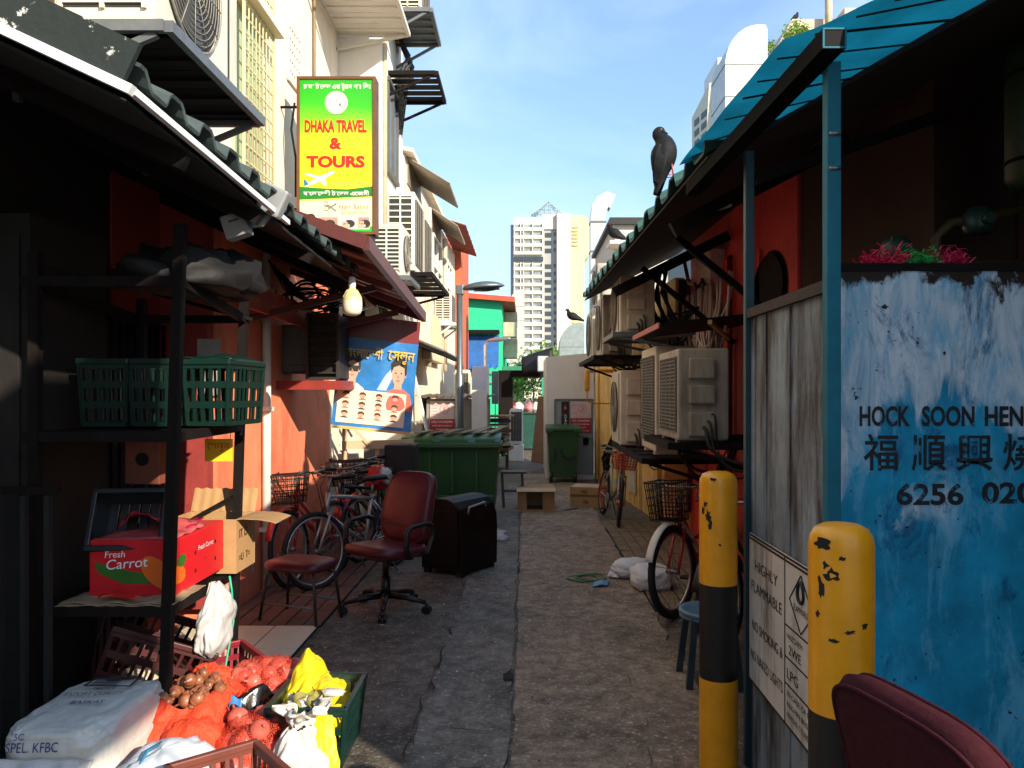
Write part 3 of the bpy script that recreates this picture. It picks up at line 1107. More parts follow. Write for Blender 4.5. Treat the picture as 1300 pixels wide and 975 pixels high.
def crate(label, M, w, l, h, m, group=None, slots=True, taper=.03, fine=False, name='plastic_crate', cat='crate'):
    """open slatted plastic crate standing on z = 0, rim at h"""
    t = thing(name, label, cat, M=M, group=group)
    b = MB()
    def side(p0, p1, q0, q1):
        # p bottom, q top
        p0, p1, q0, q1 = map(V, (p0, p1, q0, q1))
        L = (p1 - p0).length
        n = max(5, int(L / (.02 if fine else .042)))
        th = .004 if fine else .007
        for k in range(n + 1):
            f = k / n
            wd = (.008 if fine else .016) if 0 < k < n else .022
            b.bar(p0.lerp(p1, f), q0.lerp(q1, f), th, wd, up=(p1 - p0))
        hs = ([i / 12 for i in range(13)] if fine else [.02, .30, .34, .62, .66, .93])
        for f in hs:
            a, c = p0.lerp(q0, f), p1.lerp(q1, f)
            b.bar(a, c, th + .003, .012 if fine else .022)
    tw, tl = w / 2 - taper, l / 2 - taper
    c0 = [(-tw, -tl, .01), (tw, -tl, .01), (tw, tl, .01), (-tw, tl, .01)]
    c1 = [(-w / 2, -l / 2, h), (w / 2, -l / 2, h), (w / 2, l / 2, h), (-w / 2, l / 2, h)]
    for i in range(4):
        j = (i + 1) % 4
        side(c0[i], c0[j], c1[i], c1[j])
    b.build('slatted_sides', m, t, False)
    b = MB()
    for k in range(6):
        b.box((-tw + (k + .5) * tw * 2 / 6, 0, .008), (tw * 2 / 6 * .8, tl * 2, .008))
    b.build('base', m, t, False)
    b = MB()
    for i in range(4):
        j = (i + 1) % 4
        d = (V(c1[j]) - V(c1[i])).normalized()
        b.bar(V(c1[i]) - d * .012, V(c1[j]) + d * .012 * (1 if i % 2 == 0 else -1), .026, .03, bev=.006)
    b.build('rim', m, t, False)
    return t

# ------------------------------------------------------------------ awnings on the left
aw = thing('tin_awning', 'dark corrugated awning with peeling white edge trim over the goods rack', 'awning', (-1.7, 4, 2.5))
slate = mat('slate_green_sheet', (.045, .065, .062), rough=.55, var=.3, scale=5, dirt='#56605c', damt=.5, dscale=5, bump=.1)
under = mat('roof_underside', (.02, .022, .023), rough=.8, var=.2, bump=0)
peel = mat('peeling_white_board', '#d9d7d0', rough=.6, var=.08, scale=3, dirt='#1b2423', damt=1, dscale=5, dpos=.40, dwid=.03, bump=.15)
b = MB()
def trap(s, p=.26, h=.055):
    q = (s / p) % 1
    return h * max(0, min(1, (q - .05) / .13, (.62 - q) / .13))
nY = 200
def sheet(u, v):
    y = 2.43 + 3.22 * v
    x = -1.19 - 1.5 * u
    return (x, y, 2.61 - .037 * (y - 2.41) + .47 * (-1.21 - x) + trap(y))
b.grid(sheet, 2, nY, False, .012)
b.build('corrugated_sheet', slate, aw)
b = MB()
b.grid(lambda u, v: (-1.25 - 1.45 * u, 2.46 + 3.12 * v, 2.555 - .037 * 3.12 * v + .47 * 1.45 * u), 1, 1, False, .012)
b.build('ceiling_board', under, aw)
b = MB()
b.bar((-1.20, 2.405, 2.655), (-2.9, 2.405, 2.655 + .47 * 1.7), .02, .13)
b.build('gable_board', peel, aw)
b = MB()
b.bar((-1.195, 2.395, 2.570), (-2.9, 2.395, 2.570 + .47 * 1.7), .03, .03)
b.bar((-1.205, 2.41, 2.575), (-1.205, 4.0, 2.575 - .037 * 1.6), .02, .024)
b.build('edge_trim', mat('trim_white', '#dfe0e0', rough=.45, var=.06, dirt='#808080', damt=.4, dscale=4, bump=.02), aw)
for y in (2.9, 3.7, 4.6, 5.5):
    b = MB()
    b.bar((-1.25, y, 2.515 - .037 * (y - 2.4)), (-2.55, y, 2.515 - .037 * (y - 2.4) + .47 * 1.3), .04, .06)
    b.build('rafter', dark_steel, aw)

maroon = mat('maroon_sheet', (.11, .028, .022), rough=.4, var=.3, scale=4, dirt='#1a0b09', damt=.6, dscale=4, bump=.05)
ma = thing('maroon_awning', 'glossy maroon metal awning sloping over the salon poster', 'awning', (-1.7, 7.4, 2.6))
b = MB()
def medge(v, dx=0.0, dz=0.0):
    return V((-.99 + .04 * v + dx, 4.9 + 2.48 * v, 2.585 - .225 * v + dz))
def msheet(u, v):
    a = medge(v)
    x = a.x + (-2.2 - a.x) * u
    return (x, a.y, a.z + .03 + .36 * (a.x - x) + .015 * (1 if (a.y / .2) % 1 < .5 else 0))
b.grid(msheet, 1, 66, False, .012)
b.build('metal_sheet', maroon, ma)
b = MB()
b.bar(medge(0), medge(1), .04, .09)
for v in (.0, 1.0):
    a = medge(v)
    b.bar(a, (-2.2, a.y, a.z + .36 * (a.x + 2.2)), .03, .085)
b.build('edge_frame', maroon, ma)
for v in (.42, .68):
    b = MB()
    a = medge(v, -.03, -.05)
    b.bar(a, (-2.2, a.y, a.z + .36 * (a.x + 2.2)), .03, .05)
    b.build('rafter', mat('rafter_red', (.2, .03, .02), rough=.5, bump=.05), ma)
b = MB()
b.bar(medge(.4, -.45, .10), medge(.98, -.45, .10), .03, .05)
b.build('purlin', mat('rafter_red', (.2, .03, .02)), ma)
for v in (.5, .9):
    b = MB()
    a = medge(v, -.2, .0)
    b.bar((-2.19, a.y, a.z - .25), a, .035, .05)
    b.build('brace', maroon, ma)

bd = MB()
bd.bar((-2.0, 5.7, 2.36), (-2.0, 7.3, 2.33), .03, .19)
tag(bd.build('timber_fascia', mat('fascia_salmon', (.5, .09, .05), rough=.6, dirt='#3a0d0b', damt=.5, bump=.1)), 'salmon painted plank running behind the dark window cooler', 'plank')

# outdoor unit high on the left with its tray
aircon('large cream outdoor unit high on the cream wall above the dark awning', at(-1.86, 3.98, 3.27, 90), 1.02, .44, .8)
t = bracket_shelf('grey steel tray under the large cream unit, seen from below', at(-1.86, 3.98, 3.25, 90), 1.2, .66, grey_steel, .3, 2)

# flood lamp on the awning edge
fl = thing('flood_lamp', 'grey twin box security lamp fixed to the awning edge', 'lamp', (-1.25, 3.85, 2.4))
gp = mat('grey_plastic', '#8d8f90', rough=.45, var=.08, dirt='#4b4b48', damt=.3, bump=.02)
b = MB()
b.box((0, 0, 0), (.12, .07, .14), 0, .012, Matrix.Translation((-1.215, 3.8, 2.575)) @ Matrix.Rotation(R(25), 4, 'Y'))
b.build('sensor_box', gp, fl)
b = MB()
b.tube([(-1.24, 3.82, 2.52), (-1.28, 3.82, 2.47), (-1.33, 3.8, 2.46)], .017, 8)
b.build('swivel_arm', gp, fl)
b = MB()
b.box((0, 0, 0), (.115, .08, .115), 0, .01, Matrix.Translation((-1.385, 3.78, 2.45)) @ Matrix.Rotation(R(-18), 4, 'Y'))
h_ = b.build('lamp_head', gp, fl)
b = MB()
b.box((0, 0, 0), (.05, .002, .008), 0, 0, Matrix.Translation((-1.385, 3.737, 2.47)) @ Matrix.Rotation(R(-18), 4, 'Y'))
b.build('maker_plate', mat('plate_dark', '#33363a', bump=0), h_)

# hanging bulb
bu = thing('light_bulb', 'large white unlit bulb hanging from the end of the dark awning', 'bulb', (-1.17, 5.32, 2.16))
b = MB()
b.lathe([(0, 0), (.03, .003), (.055, .015), (.066, .04), (.068, .075), (.067, .1)], 24, Matrix.Translation((-1.17, 5.32, 2.17)))
b.build('diffuser', mat('bulb_white', '#e6dfc2', rough=.35, var=.05, bump=0), bu)
b = MB()
b.lathe([(.067, .1), (.064, .125), (.045, .16), (.028, .18), (.022, .19)], 24, Matrix.Translation((-1.17, 5.32, 2.17)))
for k in range(12):
    a = k * .5236
    b.bar((-1.17 + .062 * math.cos(a), 5.32 + .062 * math.sin(a), 2.295), (-1.17 + .034 * math.cos(a), 5.32 + .034 * math.sin(a), 2.345), .006)
b.build('heat_sink', mat('bulb_cream', '#d8c78e', rough=.4, var=.05, bump=0), bu)
b = MB()
b.lathe([(.022, .19), (.024, .2), (.024, .26), (.018, .265)], 20, Matrix.Translation((-1.17, 5.32, 2.17)))
b.build('socket', white_pnt, bu)
b = MB()
b.tube([(-1.17, 5.32, 2.43), (-1.18, 5.34, 2.48), (-1.24, 5.40, 2.47)], .005, 6)
b.build('cord', black_m, bu)

# tangled cables at the gap between the awnings
random.seed(21)
b = MB()
for k in range(16):
    y = 6.7 + random.random() * .8
    a, c = random.uniform(.06, .16), random.uniform(.08, .2)
    cx, cz = -1.98 + random.uniform(-.05, .1), 2.5 + random.uniform(-.06, .06)
    b.tube([(cx + a * math.cos(t * .42 + k) * 1.5, y + .1 * math.sin(t * .3 + k), cz + c * math.sin(t * .42 + k) * .7) for t in range(12)], random.choice((.006, .008, .012)), 6)
for k in range(7):
    b.tube([(-2.12, 6.5 + k * .12, 2.75 - k * .02), (-2.02, 6.6 + k * .12, 2.52), (-1.86, 6.7 + k * .12, 2.42), (-1.72, 6.9 + k * .1, 2.5), (-1.6, 7.0 + k * .1, 2.66)], .008 + .004 * (k % 2), 6)
tag(b.build('cable_bundle', mat('cable_black', '#17150f', rough=.5, bump=0)), 'tangle of black cables sagging above the dark window cooler', 'cables')

# dark window cooler
wc = thing('window_cooler', 'dark louvred window cooler jutting from the pink wall beside the poster', 'air conditioner', (-1.8, 7.2, 1.75))
dk = mat('cooler_dark', '#221f1d', rough=.6, var=.3, dirt='#5a5046', damt=.4, dscale=6, bump=.05)
b = MB()
b.bb((-1.94, 7.03, 1.78), (-1.66, 7.5, 2.35), .01)
b.build('casing', dk, wc)
b = MB()
for k in range(7):
    z = 1.82 + k * .085
    b.box((0, 0, 0), (.24, .04, .012), 0, 0, Matrix.Translation((-1.80, 7.0, z)) @ Matrix.Rotation(R(-28), 4, 'X'))
for x in (-1.935, -1.665):
    b.bar((x, 7.0, 1.78), (x, 7.0, 2.35), .025, .05)
for z in (1.78, 2.35):
    b.bar((-1.94, 6.999, z), (-1.66, 6.999, z), .045, .025)
b.build('louvre', mat('louvre_dark', '#3a342f', rough=.5, metal=.2, bump=.05), wc)
b = MB()
b.grid(lambda u, v: (-1.945 - .18 * u, 7.1 + .3 * v, 1.9 + .3 * u * 0 + .25 * v), 2, 2, True, .01)
b.bb((-2.2, 7.1, 1.83), (-1.945, 7.45, 2.27), .02)
b.build('duct_sleeve', mat('sleeve_grey', '#5d5a57', rough=.5, dirt='#2b2724', damt=.6, bump=.1), wc)
b = MB()
b.bb((-2.2, 6.95, 1.68), (-1.62, 7.5, 1.76))
b.build('support_shelf', mat('shelf_red', (.28, .03, .02), rough=.6, bump=.1), wc)

# ------------------------------------------------------------------ goods rack
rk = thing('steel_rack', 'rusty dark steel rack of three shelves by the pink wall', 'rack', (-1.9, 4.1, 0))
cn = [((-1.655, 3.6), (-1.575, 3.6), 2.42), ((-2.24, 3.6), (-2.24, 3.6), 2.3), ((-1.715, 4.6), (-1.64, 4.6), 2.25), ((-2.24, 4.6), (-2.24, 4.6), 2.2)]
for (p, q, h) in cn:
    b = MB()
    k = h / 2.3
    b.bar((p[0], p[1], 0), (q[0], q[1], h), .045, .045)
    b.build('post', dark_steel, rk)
def px_(z, y):
    return (-1.655 + .035 * z if y < 4 else -1.715 + .035 * z)
for (zn, zf, shelf) in [(.655, .6, True), (1.45, 1.45, True), (2.16, 2.08, False)]:
    xn, xf = px_(zn, 3.6), px_(zf, 4.6)
    b = MB()
    b.bar((-2.3, 3.60, zn), (xn, 3.60, zn), .035, .045)
    b.bar((xn, 3.6, zn), (xf, 4.6, zf), .035, .045)
    b.bar((-2.26, 3.6, zn), (-2.26, 4.6, zf), .035, .045)
    b.bar((-2.26, 4.6, zf), (xf, 4.6, zf), .035, .045)
    if shelf:
        n = 6
        for i in range(n):
            f = (i + .5) / n
            y = 3.6 + f
            b.bar((-2.25, y, zn + (zf - zn) * f + .012), (xn + (xf - xn) * f - .01, y, zn + (zf - zn) * f + .012), .155, .014)
    b.build('shelf', dark_steel, rk)
for (p, q) in [((-2.24, 4.6, .75), (-1.7, 4.6, 1.05)), ((-1.7, 4.58, .9), (-2.24, 4.58, .85)), ((-2.24, 3.6, 2.25), (-1.6, 4.6, 2.08))]:
    b = MB()
    b.bar(p, q, .019)
    b.build('brace', dark_steel, rk)

# black cupboard added to make the dark area, and folding cage, far left
cu = thing('filler_cupboard', 'added black cupboard standing in for the dark area behind the rack', 'cupboard', (-2.7, 4.1, .14))
bt = mat('shade_black', '#1c1714', rough=.8, var=.4, scale=6, dirt='#2c211a', damt=.6, bump=.15)
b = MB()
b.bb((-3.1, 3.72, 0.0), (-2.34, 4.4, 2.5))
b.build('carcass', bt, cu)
for k in range(3):
    b = MB()
    b.bb((-2.95 + k * .2, 3.70, .2), (-2.78 + k * .2, 3.718, 2.4), .004)
    b.build('door_panel', bt, cu)
cg = thing('folding_gate', 'folding grey steel bar gate at the left edge in the shade', 'gate', (-2.3, 3.2, 0))
b = MB()
for k in range(7):
    x = -2.72 + k * .105
    b.bar((x, 3.45, .05), (x, 3.45, 1.2), .022, .03)
b.build('bars', mat('gate_grey', '#2a2c2b', rough=.5, metal=.3, var=.3, dirt='#2a211c', damt=.6, bump=.1), cg)
b = MB()
for z in (.1, 1.22):
    b = MB()
    b.bar((-2.75, 3.47, z), (-2.05, 3.47, z), .02, .035)
    b.build('rail', dark_steel, cg)

# things on the rack
gcr = mat('crate_green', (.0025, .020, .014), rough=.4, var=.15, dirt='#14211b', damt=.5, dscale=4, bump=.03)
for k, (x, y, lb) in enumerate([(-2.10, 4.13, 'green slatted crate at the dark left end of the middle shelf'),
                                (-1.86, 4.15, 'green slatted crate between two others on the middle shelf'),
                                (-1.60, 4.20, 'green slatted crate with sunlit right side, beside the outer post')]):
    crate(lb, at(x, y, 1.478, 0 if k < 2 else -4), .235, .44, .33, gcr, 'green crates on the rack', taper=.015)
b = MB()
b.grid(lambda u, v: (-1.74 + .26 * u, 3.98 + .5 * v, 1.825 + .035 * math.sin(u * 3.1) * math.sin(v * 3.1) + .02 * noise.noise(V((u * 4, v * 4, 0)))), 12, 12, True, .006)
tag(b.build('warped_tray', gcr), 'warped green tray lying on the sunlit crate', 'tray')
b = MB()
b.ball((-1.72, 4.05, 2.2), (.33, .42, .20), 28, 16, .35, 2.2, flat=-.03)
tag(b.build('tarpaulin_heap', mat('tarp_black', '#0c0807', rough=.7, bump=.2)), 'dark crumpled tarpaulin heaped on top of the rack', 'tarpaulin')
ys = thing('price_card', 'yellow card with red Bengali lettering below the middle shelf', 'sign', (-1.77, 4.56, 1.25))
b = MB()
b.bb((-1.855, 4.557, 1.255), (-1.695, 4.563, 1.385))
b.build('card', mat('card_yellow', (.80, .55, .02), rough=.5, var=.05, bump=0), ys)
redp = mat('print_red', (.55, .02, .015), rough=.5, var=.05, bump=0)
text('lettering', 'েসলুন', (-1.775, 4.556, 1.325), (1, 0, 0), (0, 0, 1), .055, redp, ys, .0, 1, .001, 'CENTER')
b = MB()
for x in (-1.84, -1.71):
    b.tube([(x, 4.56, 1.385), (x, 4.575, 1.44)], .002, 5)
b.build('tie_wire', black_m, ys)
b = MB()
b.bb((-2.0, 4.8, 1.62), (-1.86, 4.805, 1.98))
tag(b.build('paper_notice', mat('notice_grey', '#9c938f', rough=.8, var=.2, bump=.05)), 'faded paper notice pasted in the shade behind the green crates', 'notice')
bx = thing('speaker_box', 'small reddish wooden box with a round hole under the middle shelf', 'box', (-2.0, 4.0, 1.15))
b = MB()
b.bb((-2.06, 4.05, 1.18), (-1.88, 4.25, 1.42), .006)
b.build('cabinet', mat('box_wood', (.23, .06, .035), rough=.6, bump=.1), bx)
b = MB()
b.disc((-1.97, 4.048, 1.31), (0, -1, 0), .035, 20)
b.build('round_hole', void_m, bx)

# tilted black mesh basket
Mb = Matrix.Translation((-1.93, 3.93, .98)) @ Matrix.Rotation(R(8), 4, 'Z') @ Matrix.Rotation(R(66), 4, 'X')
crate('black mesh basket tipped up behind the red carrot carton', Mb, .33, .28, .16, mat('mesh_black', '#1b1f22', rough=.35, bump=0), None, True, .02, True, 'mesh_basket', 'basket')

# red carrot carton
redc = mat('carton_red', (.60, .012, .018), rough=.42, var=.08, scale=4, bump=.05)
whp = mat('print_white', (.8, .78, .76), rough=.5, var=.04, bump=0)
car = thing('carrot_carton', 'red printed carrot carton with green band on the lower shelf', 'carton', (-1.86, 4.0, .69))
b = MB()
b.bb((-2.06, 3.72, .690), (-1.655, 4.32, .955), .006)
b.build('box', redc, car)
b = MB()
b.grid(lambda u, v: (-2.05 + .39 * u, 3.73 + .36 * v, .96 + .05 * math.sin(u * 3) * v + .016 * noise.noise(V((u * 5, v * 5, 1)))), 10, 10, True, .004)
b.build('lid_flap', mat('lid_film', (.55, .10, .10), rough=.3, var=.4, scale=9, bump=.3), car)
grn = mat('print_green', (.035, .14, .015), rough=.5, var=.2, bump=0)
org = mat('print_orange', (.75, .13, .01), rough=.5, var=.15, bump=0)
b = MB()
f = lambda u, w: V((-2.06 + .405 * u, 3.7185, .690 + .265 * w))
b.poly([f(.06, .62), f(.3, .5), f(.62, .42), f(.8, .62), f(.99, .66), f(.99, .3), f(.7, .22), f(.4, .22), f(.1, .42)])
b.build('green_band', grn, car)
b = MB()
f2 = lambda u, w: V((-2.06 + .405 * u, 3.7170, .690 + .265 * w))
b.add([f2(.80 + .17 * math.cos(a * .314) - .10 * math.sin(a * .314), .42 + .30 * math.sin(a * .314)) for a in range(20)], [list(range(20))])
b.build('carrot_print', org, car)
text('lettering', 'Fresh', (-1.985, 3.717, .872), (1, 0, .04), (.12, 0, 1), .045, whp, car, .002, 1, .001)
text('lettering', 'Carrot', (-1.98, 3.717, .815), (1, 0, .09), (.12, 0, 1), .068, whp, car, .004, 1.05, .001)
text('lettering', 'Fresh Carrot', (-1.653, 3.98, .855), (0, 1, 0), (0, .12, 1), .036, whp, car, .001, 1, .001)
b = MB()
for (y, z) in [(3.95, .85), (3.95, .76), (4.2, .86), (4.2, .77), (4.07, .80)]:
    b.disc((-1.6535, y, z), (1, 0, 0), .011 if y != 4.07 else .005, 12)
b.build('air_hole', void_m, car)
b = MB()
b.add([V((-1.6535, 3.76 + .07 * math.cos(a * .4) - .02 * math.sin(a * .8), .79 + .05 * math.sin(a * .4))) for a in range(15)], [list(range(15))])
b.build('carrot_print', org, car)
b = MB()
b.add([V((-1.6525, 3.79 + .05 * math.cos(a * .4) * (1 + .3 * math.sin(3 * a)), .845 + .03 * math.sin(a * .4))) for a in range(15)], [list(range(15))])
b.build('leaf_print', grn, car)
b = MB()
b.grid(lambda u, v: (-1.98 + .3 * u, 3.82 + .3 * v, 1.0 + .07 * math.sin(u * 4 + v * 2) * (1 - v) + .03 * noise.noise(V((u * 6, v * 6, 4)))), 14, 10, True, .003)
tag(b.build('plastic_wrap', mat('wrap_red', (.45, .02, .05), rough=.25, var=.3, bump=.2)), 'crumpled crimson film lying on the carrot carton', 'wrapper')

# open brown carton behind it
kraft = mat('kraft_card', (.42, .24, .10), rough=.85, var=.15, scale=5, dirt='#7a5a33', damt=.3, bump=.08)
ok = thing('open_carton', 'open brown carton with raised flaps behind the red carton', 'carton', (-1.75, 4.5, .66))
b = MB()
x0, x1, y0, y1, z0, z1 = -1.98, -1.60, 4.36, 4.66, .65, .95
for lo, hi in [((x0, y0, z0), (x0 + .006, y1, z1)), ((x1 - .006, y0, z0), (x1, y1, z1)), ((x0 + .006, y0, z0), (x1 - .006, y0 + .006, z1)), ((x0 + .006, y1 - .006, z0), (x1 - .006, y1, z1)), ((x0 + .006, y0 + .006, z0), (x1 - .006, y1 - .006, z0 + .006))]:
    b.bb(lo, hi)
b.build('box', kraft, ok)
b = MB()
b.grid(lambda u, v: (x0 + .38 * u, y1 + .06 * v, z1 + .13 * v + .004 * math.sin(u * 42)), 40, 3, False, .004)
b.build('back_flap', kraft, ok)
b = MB()
b.grid(lambda u, v: (x1 + .22 * u, y0 + .28 * v, z1 + .03 * u - .05 * u * u + .004 * noise.noise(V((u * 4, v * 4, 0)))), 8, 6, False, .004)
b.build('side_flap', kraft, ok)
prt = mat('print_brown', '#3c2a18', bump=0)
text('lettering', 'IT IS', (-1.597, 4.40, .84), (0, 1, 0), (0, 0, 1), .07, prt, ok, .003, 1, .001)
text('lettering', '=U  T=', (-1.597, 4.39, .71), (0, 1, 0), (0, 0, 1), .06, prt, ok, .003, 1, .001)
b = MB()
for k in range(4):
    b.grid(lambda u, v: (-2.16 + .50 * u + .02 * k, 3.585 + .36 * v, .674 + .006 * k + .010 * noise.noise(V((u * 5 + k, v * 5, k))) + .004 * math.sin(u * 18)), 26, 8, False, .003)
tag(b.build('flattened_cardboard', mat('old_card', (.33, .24, .14), rough=.9, var=.3, scale=7, bump=.1)), 'flattened old cardboard sheets under the red carton', 'cardboard')
b = MB()
b.grid(lambda u, v: (-1.955 + .19 * u, 3.60 + .05 * v + .02 * math.sin(u * 5), .715 + .008 * math.sin(v * 3.1) + .004 * math.sin(u * 9)), 14, 5, True, .004)
tag(b.build('red_plastic_strip', mat('strip_red', (.62, .015, .01), rough=.35, bump=.05)), 'bright red plastic strip on the cardboard at the shelf front', 'strip')
film = thin('white_film', (.72, .70, .68), .35, .1, 8)
b = MB()
b.folds((-1.61, 4.08, 0), .30, .67, .075, .17, lambda v: max(.12, (1.0 - .75 * max(0, v - .55) / .45) * min(1, .45 + v * 3)), 6, .12, 2.0)
tag(b.build('plastic_bag', film), 'limp white plastic bag hanging from the lower shelf', 'bag')
b = MB()
b.tube([(-1.60, 4.26, .66), (-1.592, 4.27, .58), (-1.575, 4.25, .42), (-1.585, 4.16, .2), (-1.57, 4.02, .03)], .006, 6)
tag(b.build('dangling_string', mat('cord_green', (.03, .42, .24), rough=.5, bump=0)), 'thin turquoise cord dangling from the lower shelf', 'cord')
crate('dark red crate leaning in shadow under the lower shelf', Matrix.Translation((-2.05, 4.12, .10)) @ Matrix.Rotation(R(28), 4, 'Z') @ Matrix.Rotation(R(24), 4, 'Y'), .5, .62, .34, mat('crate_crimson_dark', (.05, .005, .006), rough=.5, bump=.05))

# ------------------------------------------------------------------ goods on the ground, near left
pl = thing('timber_pallet', 'low dark timber pallet under the white sack', 'pallet', (-1.85, 3.3, 0))
wd = mat('old_timber', '#4a3a2c', rough=.85, var=.35, scale=8, bump=.2)
b = MB()
for k in range(5):
    b.bb((-2.15, 2.98 + k * .14, .10), (-1.66, 3.08 + k * .14, .125))
b.build('deck_boards', wd, pl)
b = MB()
for x in (-2.1, -1.9, -1.7):
    b.bb((x - .04, 2.98, 0), (x + .04, 3.64, .099))
b.build('bearers', wd, pl)
sk = thing('white_sack', 'bulging white woven sack with blue lettering at the lower left', 'sack', (-1.83, 3.3, .12))
woven = mat('woven_white', (.66, .63, .58), rough=.65, var=.14, scale=5, dirt='#86796a', damt=.5, dscale=6, dpos=.55, bump=.25, bscale=26)
b = MB()
nu, nv = 40, 26
def sackf(cx, cy, cz, rx, ry, rz, seed, amp=.02):
    def f(u, v):
        pass
b.ball((-1.83, 3.31, .238), (.205, .29, .122), 110, 70, .05, 3.0, e=.36, crease=.035, cf=4.2)
b.build('bag', woven, sk)
b = MB()
b.grid(lambda u, v: (-2.03 + .39 * u, 2.995 - .05 * v + .014 * noise.noise(V((u * 7, v, 2))), .255 - .035 * v + .016 * math.sin(u * 19) * v), 30, 4, True, .006)
b.build('sewn_end', woven, sk)
inkb = mat('ink_blue', (.02, .04, .16), rough=.6, var=.2, bump=0)
inkd = mat('ink_dark', (.035, .035, .05), rough=.6, var=.2, bump=0)
text('lettering', 'SPEL. KFBC', (-1.985, 3.008, .275), (1, 0, .02), (0, .2, 1), .052, inkb, sk, .002, 1, .004, width=.2)
text('lettering', '5C', (-1.96, 3.02, .318), (1, 0, .02), (0, .3, 1), .034, inkb, sk, .002, 1, .006)
text('lettering', 'EXPORT QUALITY', (-1.83, 3.33, .372), (1, .06, 0), (-.06, 1, 0), .05, inkb, sk, .0, 1, .002, 'CENTER', width=.24)
text('lettering', 'BASKAS', (-1.81, 3.24, .371), (1, .06, 0), (-.06, 1, 0), .05, inkb, sk, .0, 1, .002, 'CENTER', width=.13)
text('lettering', 'TBOXY', (-1.82, 3.39, .372), (1, .06, 0), (-.06, 1, 0), .04, inkd, sk, .002, 1, .002, 'CENTER', width=.1)
b = MB()
for (a, c) in [((-1.92, 3.43), (-1.72, 3.43)), ((-1.92, 3.52), (-1.73, 3.53)), ((-1.92, 3.43), (-1.92, 3.52)), ((-1.72, 3.43), (-1.73, 3.53)), ((-1.87, 3.53), (-1.8, 3.56)), ((-1.8, 3.56), (-1.73, 3.53))]:
    b.bar((a[0], a[1], .3765), (c[0], c[1], .3745), .010, .002)
for k in range(4):
    b.bar((-1.9, 3.447 + k * .019, .3765), (-1.79, 3.447 + k * .019, .376), .006, .002)
b.build('printed_frame', inkd, sk)

bb_ = MB()
bb_.ball((-1.40, 3.03, .10), (.17, .26, .17), 40, 26, .16, 2.2, e=.75, flat=-.09)
bb_.mi = 1
bb_.tube([(-1.42, 2.81, .215), (-1.43, 2.9, .262), (-1.44, 3.0, .285), (-1.43, 3.1, .275)], .006, 6)
tag(bb_.build('white_bag', [mat('bag_bluewhite', (.62, .68, .74), rough=.5, var=.08, bump=.1), mat('stripe_blue', (.05, .25, .45), bump=0)]), 'smooth white bag with a blue stripe in front of the shallot net', 'bag')

def sheer(key, col, k=.5):
    if key in _mats:
        return _mats[key]
    m = mat(key, col, rough=.6, var=.25, scale=22, bump=.5, bscale=80)
    t = m.node_tree
    bs = t.nodes['Principled BSDF']
    tr = t.nodes.new('ShaderNodeBsdfTransparent')
    ms = t.nodes.new('ShaderNodeMixShader')
    ms.inputs['Fac'].default_value = k
    co = t.nodes.new('ShaderNodeTexCoord')
    vo = t.nodes.new('ShaderNodeTexVoronoi')
    vo.feature = 'DISTANCE_TO_EDGE'
    vo.inputs['Scale'].default_value = 130
    gt = t.nodes.new('ShaderNodeMath')
    gt.operation = 'GREATER_THAN'
    gt.inputs[1].default_value = k
    t.links.new(co.outputs['Object'], vo.inputs['Vector'])
    t.links.new(vo.outputs['Distance'], gt.inputs[0])
    t.links.new(gt.outputs['Value'], ms.inputs['Fac'])
    t.links.new(bs.outputs['BSDF'], ms.inputs[1])
    t.links.new(tr.outputs['BSDF'], ms.inputs[2])
    t.links.new(ms.outputs['Shader'], t.nodes['Material Output'].inputs['Surface'])
    _mats[key] = m
    return m

net = sheer('orange_net', (.80, .07, .03), .075)
onion_m = mat('onion_skin', (.66, .13, .09), rough=.35, var=.4, scale=14, bump=.05)
shal_m = mat('shallot_skin', (.34, .12, .055), rough=.35, var=.6, scale=30, bump=.1)
def onion_proto(m, r, name, lb, gr, cat):
    b = MB()
    b.lathe([(0, -r * .9), (r * .5, -r * .82), (r * .86, -r * .45), (r, 0), (r * .9, r * .42), (r * .55, r * .78), (r * .2, r * .98), (r * .1, r * 1.25), (r * .14, r * 1.5), (0, r * 1.5)], 14)
    o = b.build(name, m)
    return tag(o, lb, cat, gr)

def fill_bag(label, cat, c, rad, proto_args, n, netm, seed, lump=.14, flat=None, top_only=True, tilt=0.0):
    random.seed(seed)
    c, rad = V(c), V(rad)
    b = MB()
    b.ball(c, rad * 1.03, 60, 40, lump * .6, 3.0, flat=flat, crease=.05, cf=3.4)
    tag(b.build('net_bag', netm), label, cat)
    p = onion_proto(*proto_args)
    r = proto_args[1]
    first = True
    pts = []
    tries = 0
    while len(pts) < n and tries < 4000:
        tries += 1
        u = V((random.gauss(0, 1), random.gauss(0, 1), random.gauss(0, 1))).normalized()
        if u.z < -.35 or u.y > .75:
            continue
        q = c + V((u.x * (rad.x - r * .75), u.y * (rad.y - r * .75), u.z * (rad.z - r * .75)))
        if q.z < r * .9 + .02 or any((q - a).length < r * 1.6 for a in pts):
            continue
        pts.append(q)
    for q in pts:
        o = p if first else p.copy()
        if not first:
            C.objects.link(o)
        first = False
        o.rotation_euler = (random.uniform(0, 3), random.uniform(0, 3), random.uniform(0, 6))
        k = random.uniform(.85, 1.12)
        o.scale = (k, k, k)
        o.location = q
fill_bag('full orange net bag of red onions lying across the dark red crate', 'net bag', (-1.27, 3.90, .19), (.22, .20, .14),
         (onion_m, .042, 'red_onion', 'red onion inside the upper orange net', 'red onions in the upper net', 'onion'), 44, net, 5)
fill_bag('lower orange net bag of red onions between shallots and white bag', 'net bag', (-1.17, 3.44, .10), (.165, .17, .145),
         (onion_m, .043, 'red_onion', 'red onion inside the lower orange net', 'red onions in the lower net', 'onion'), 34, net, 9)
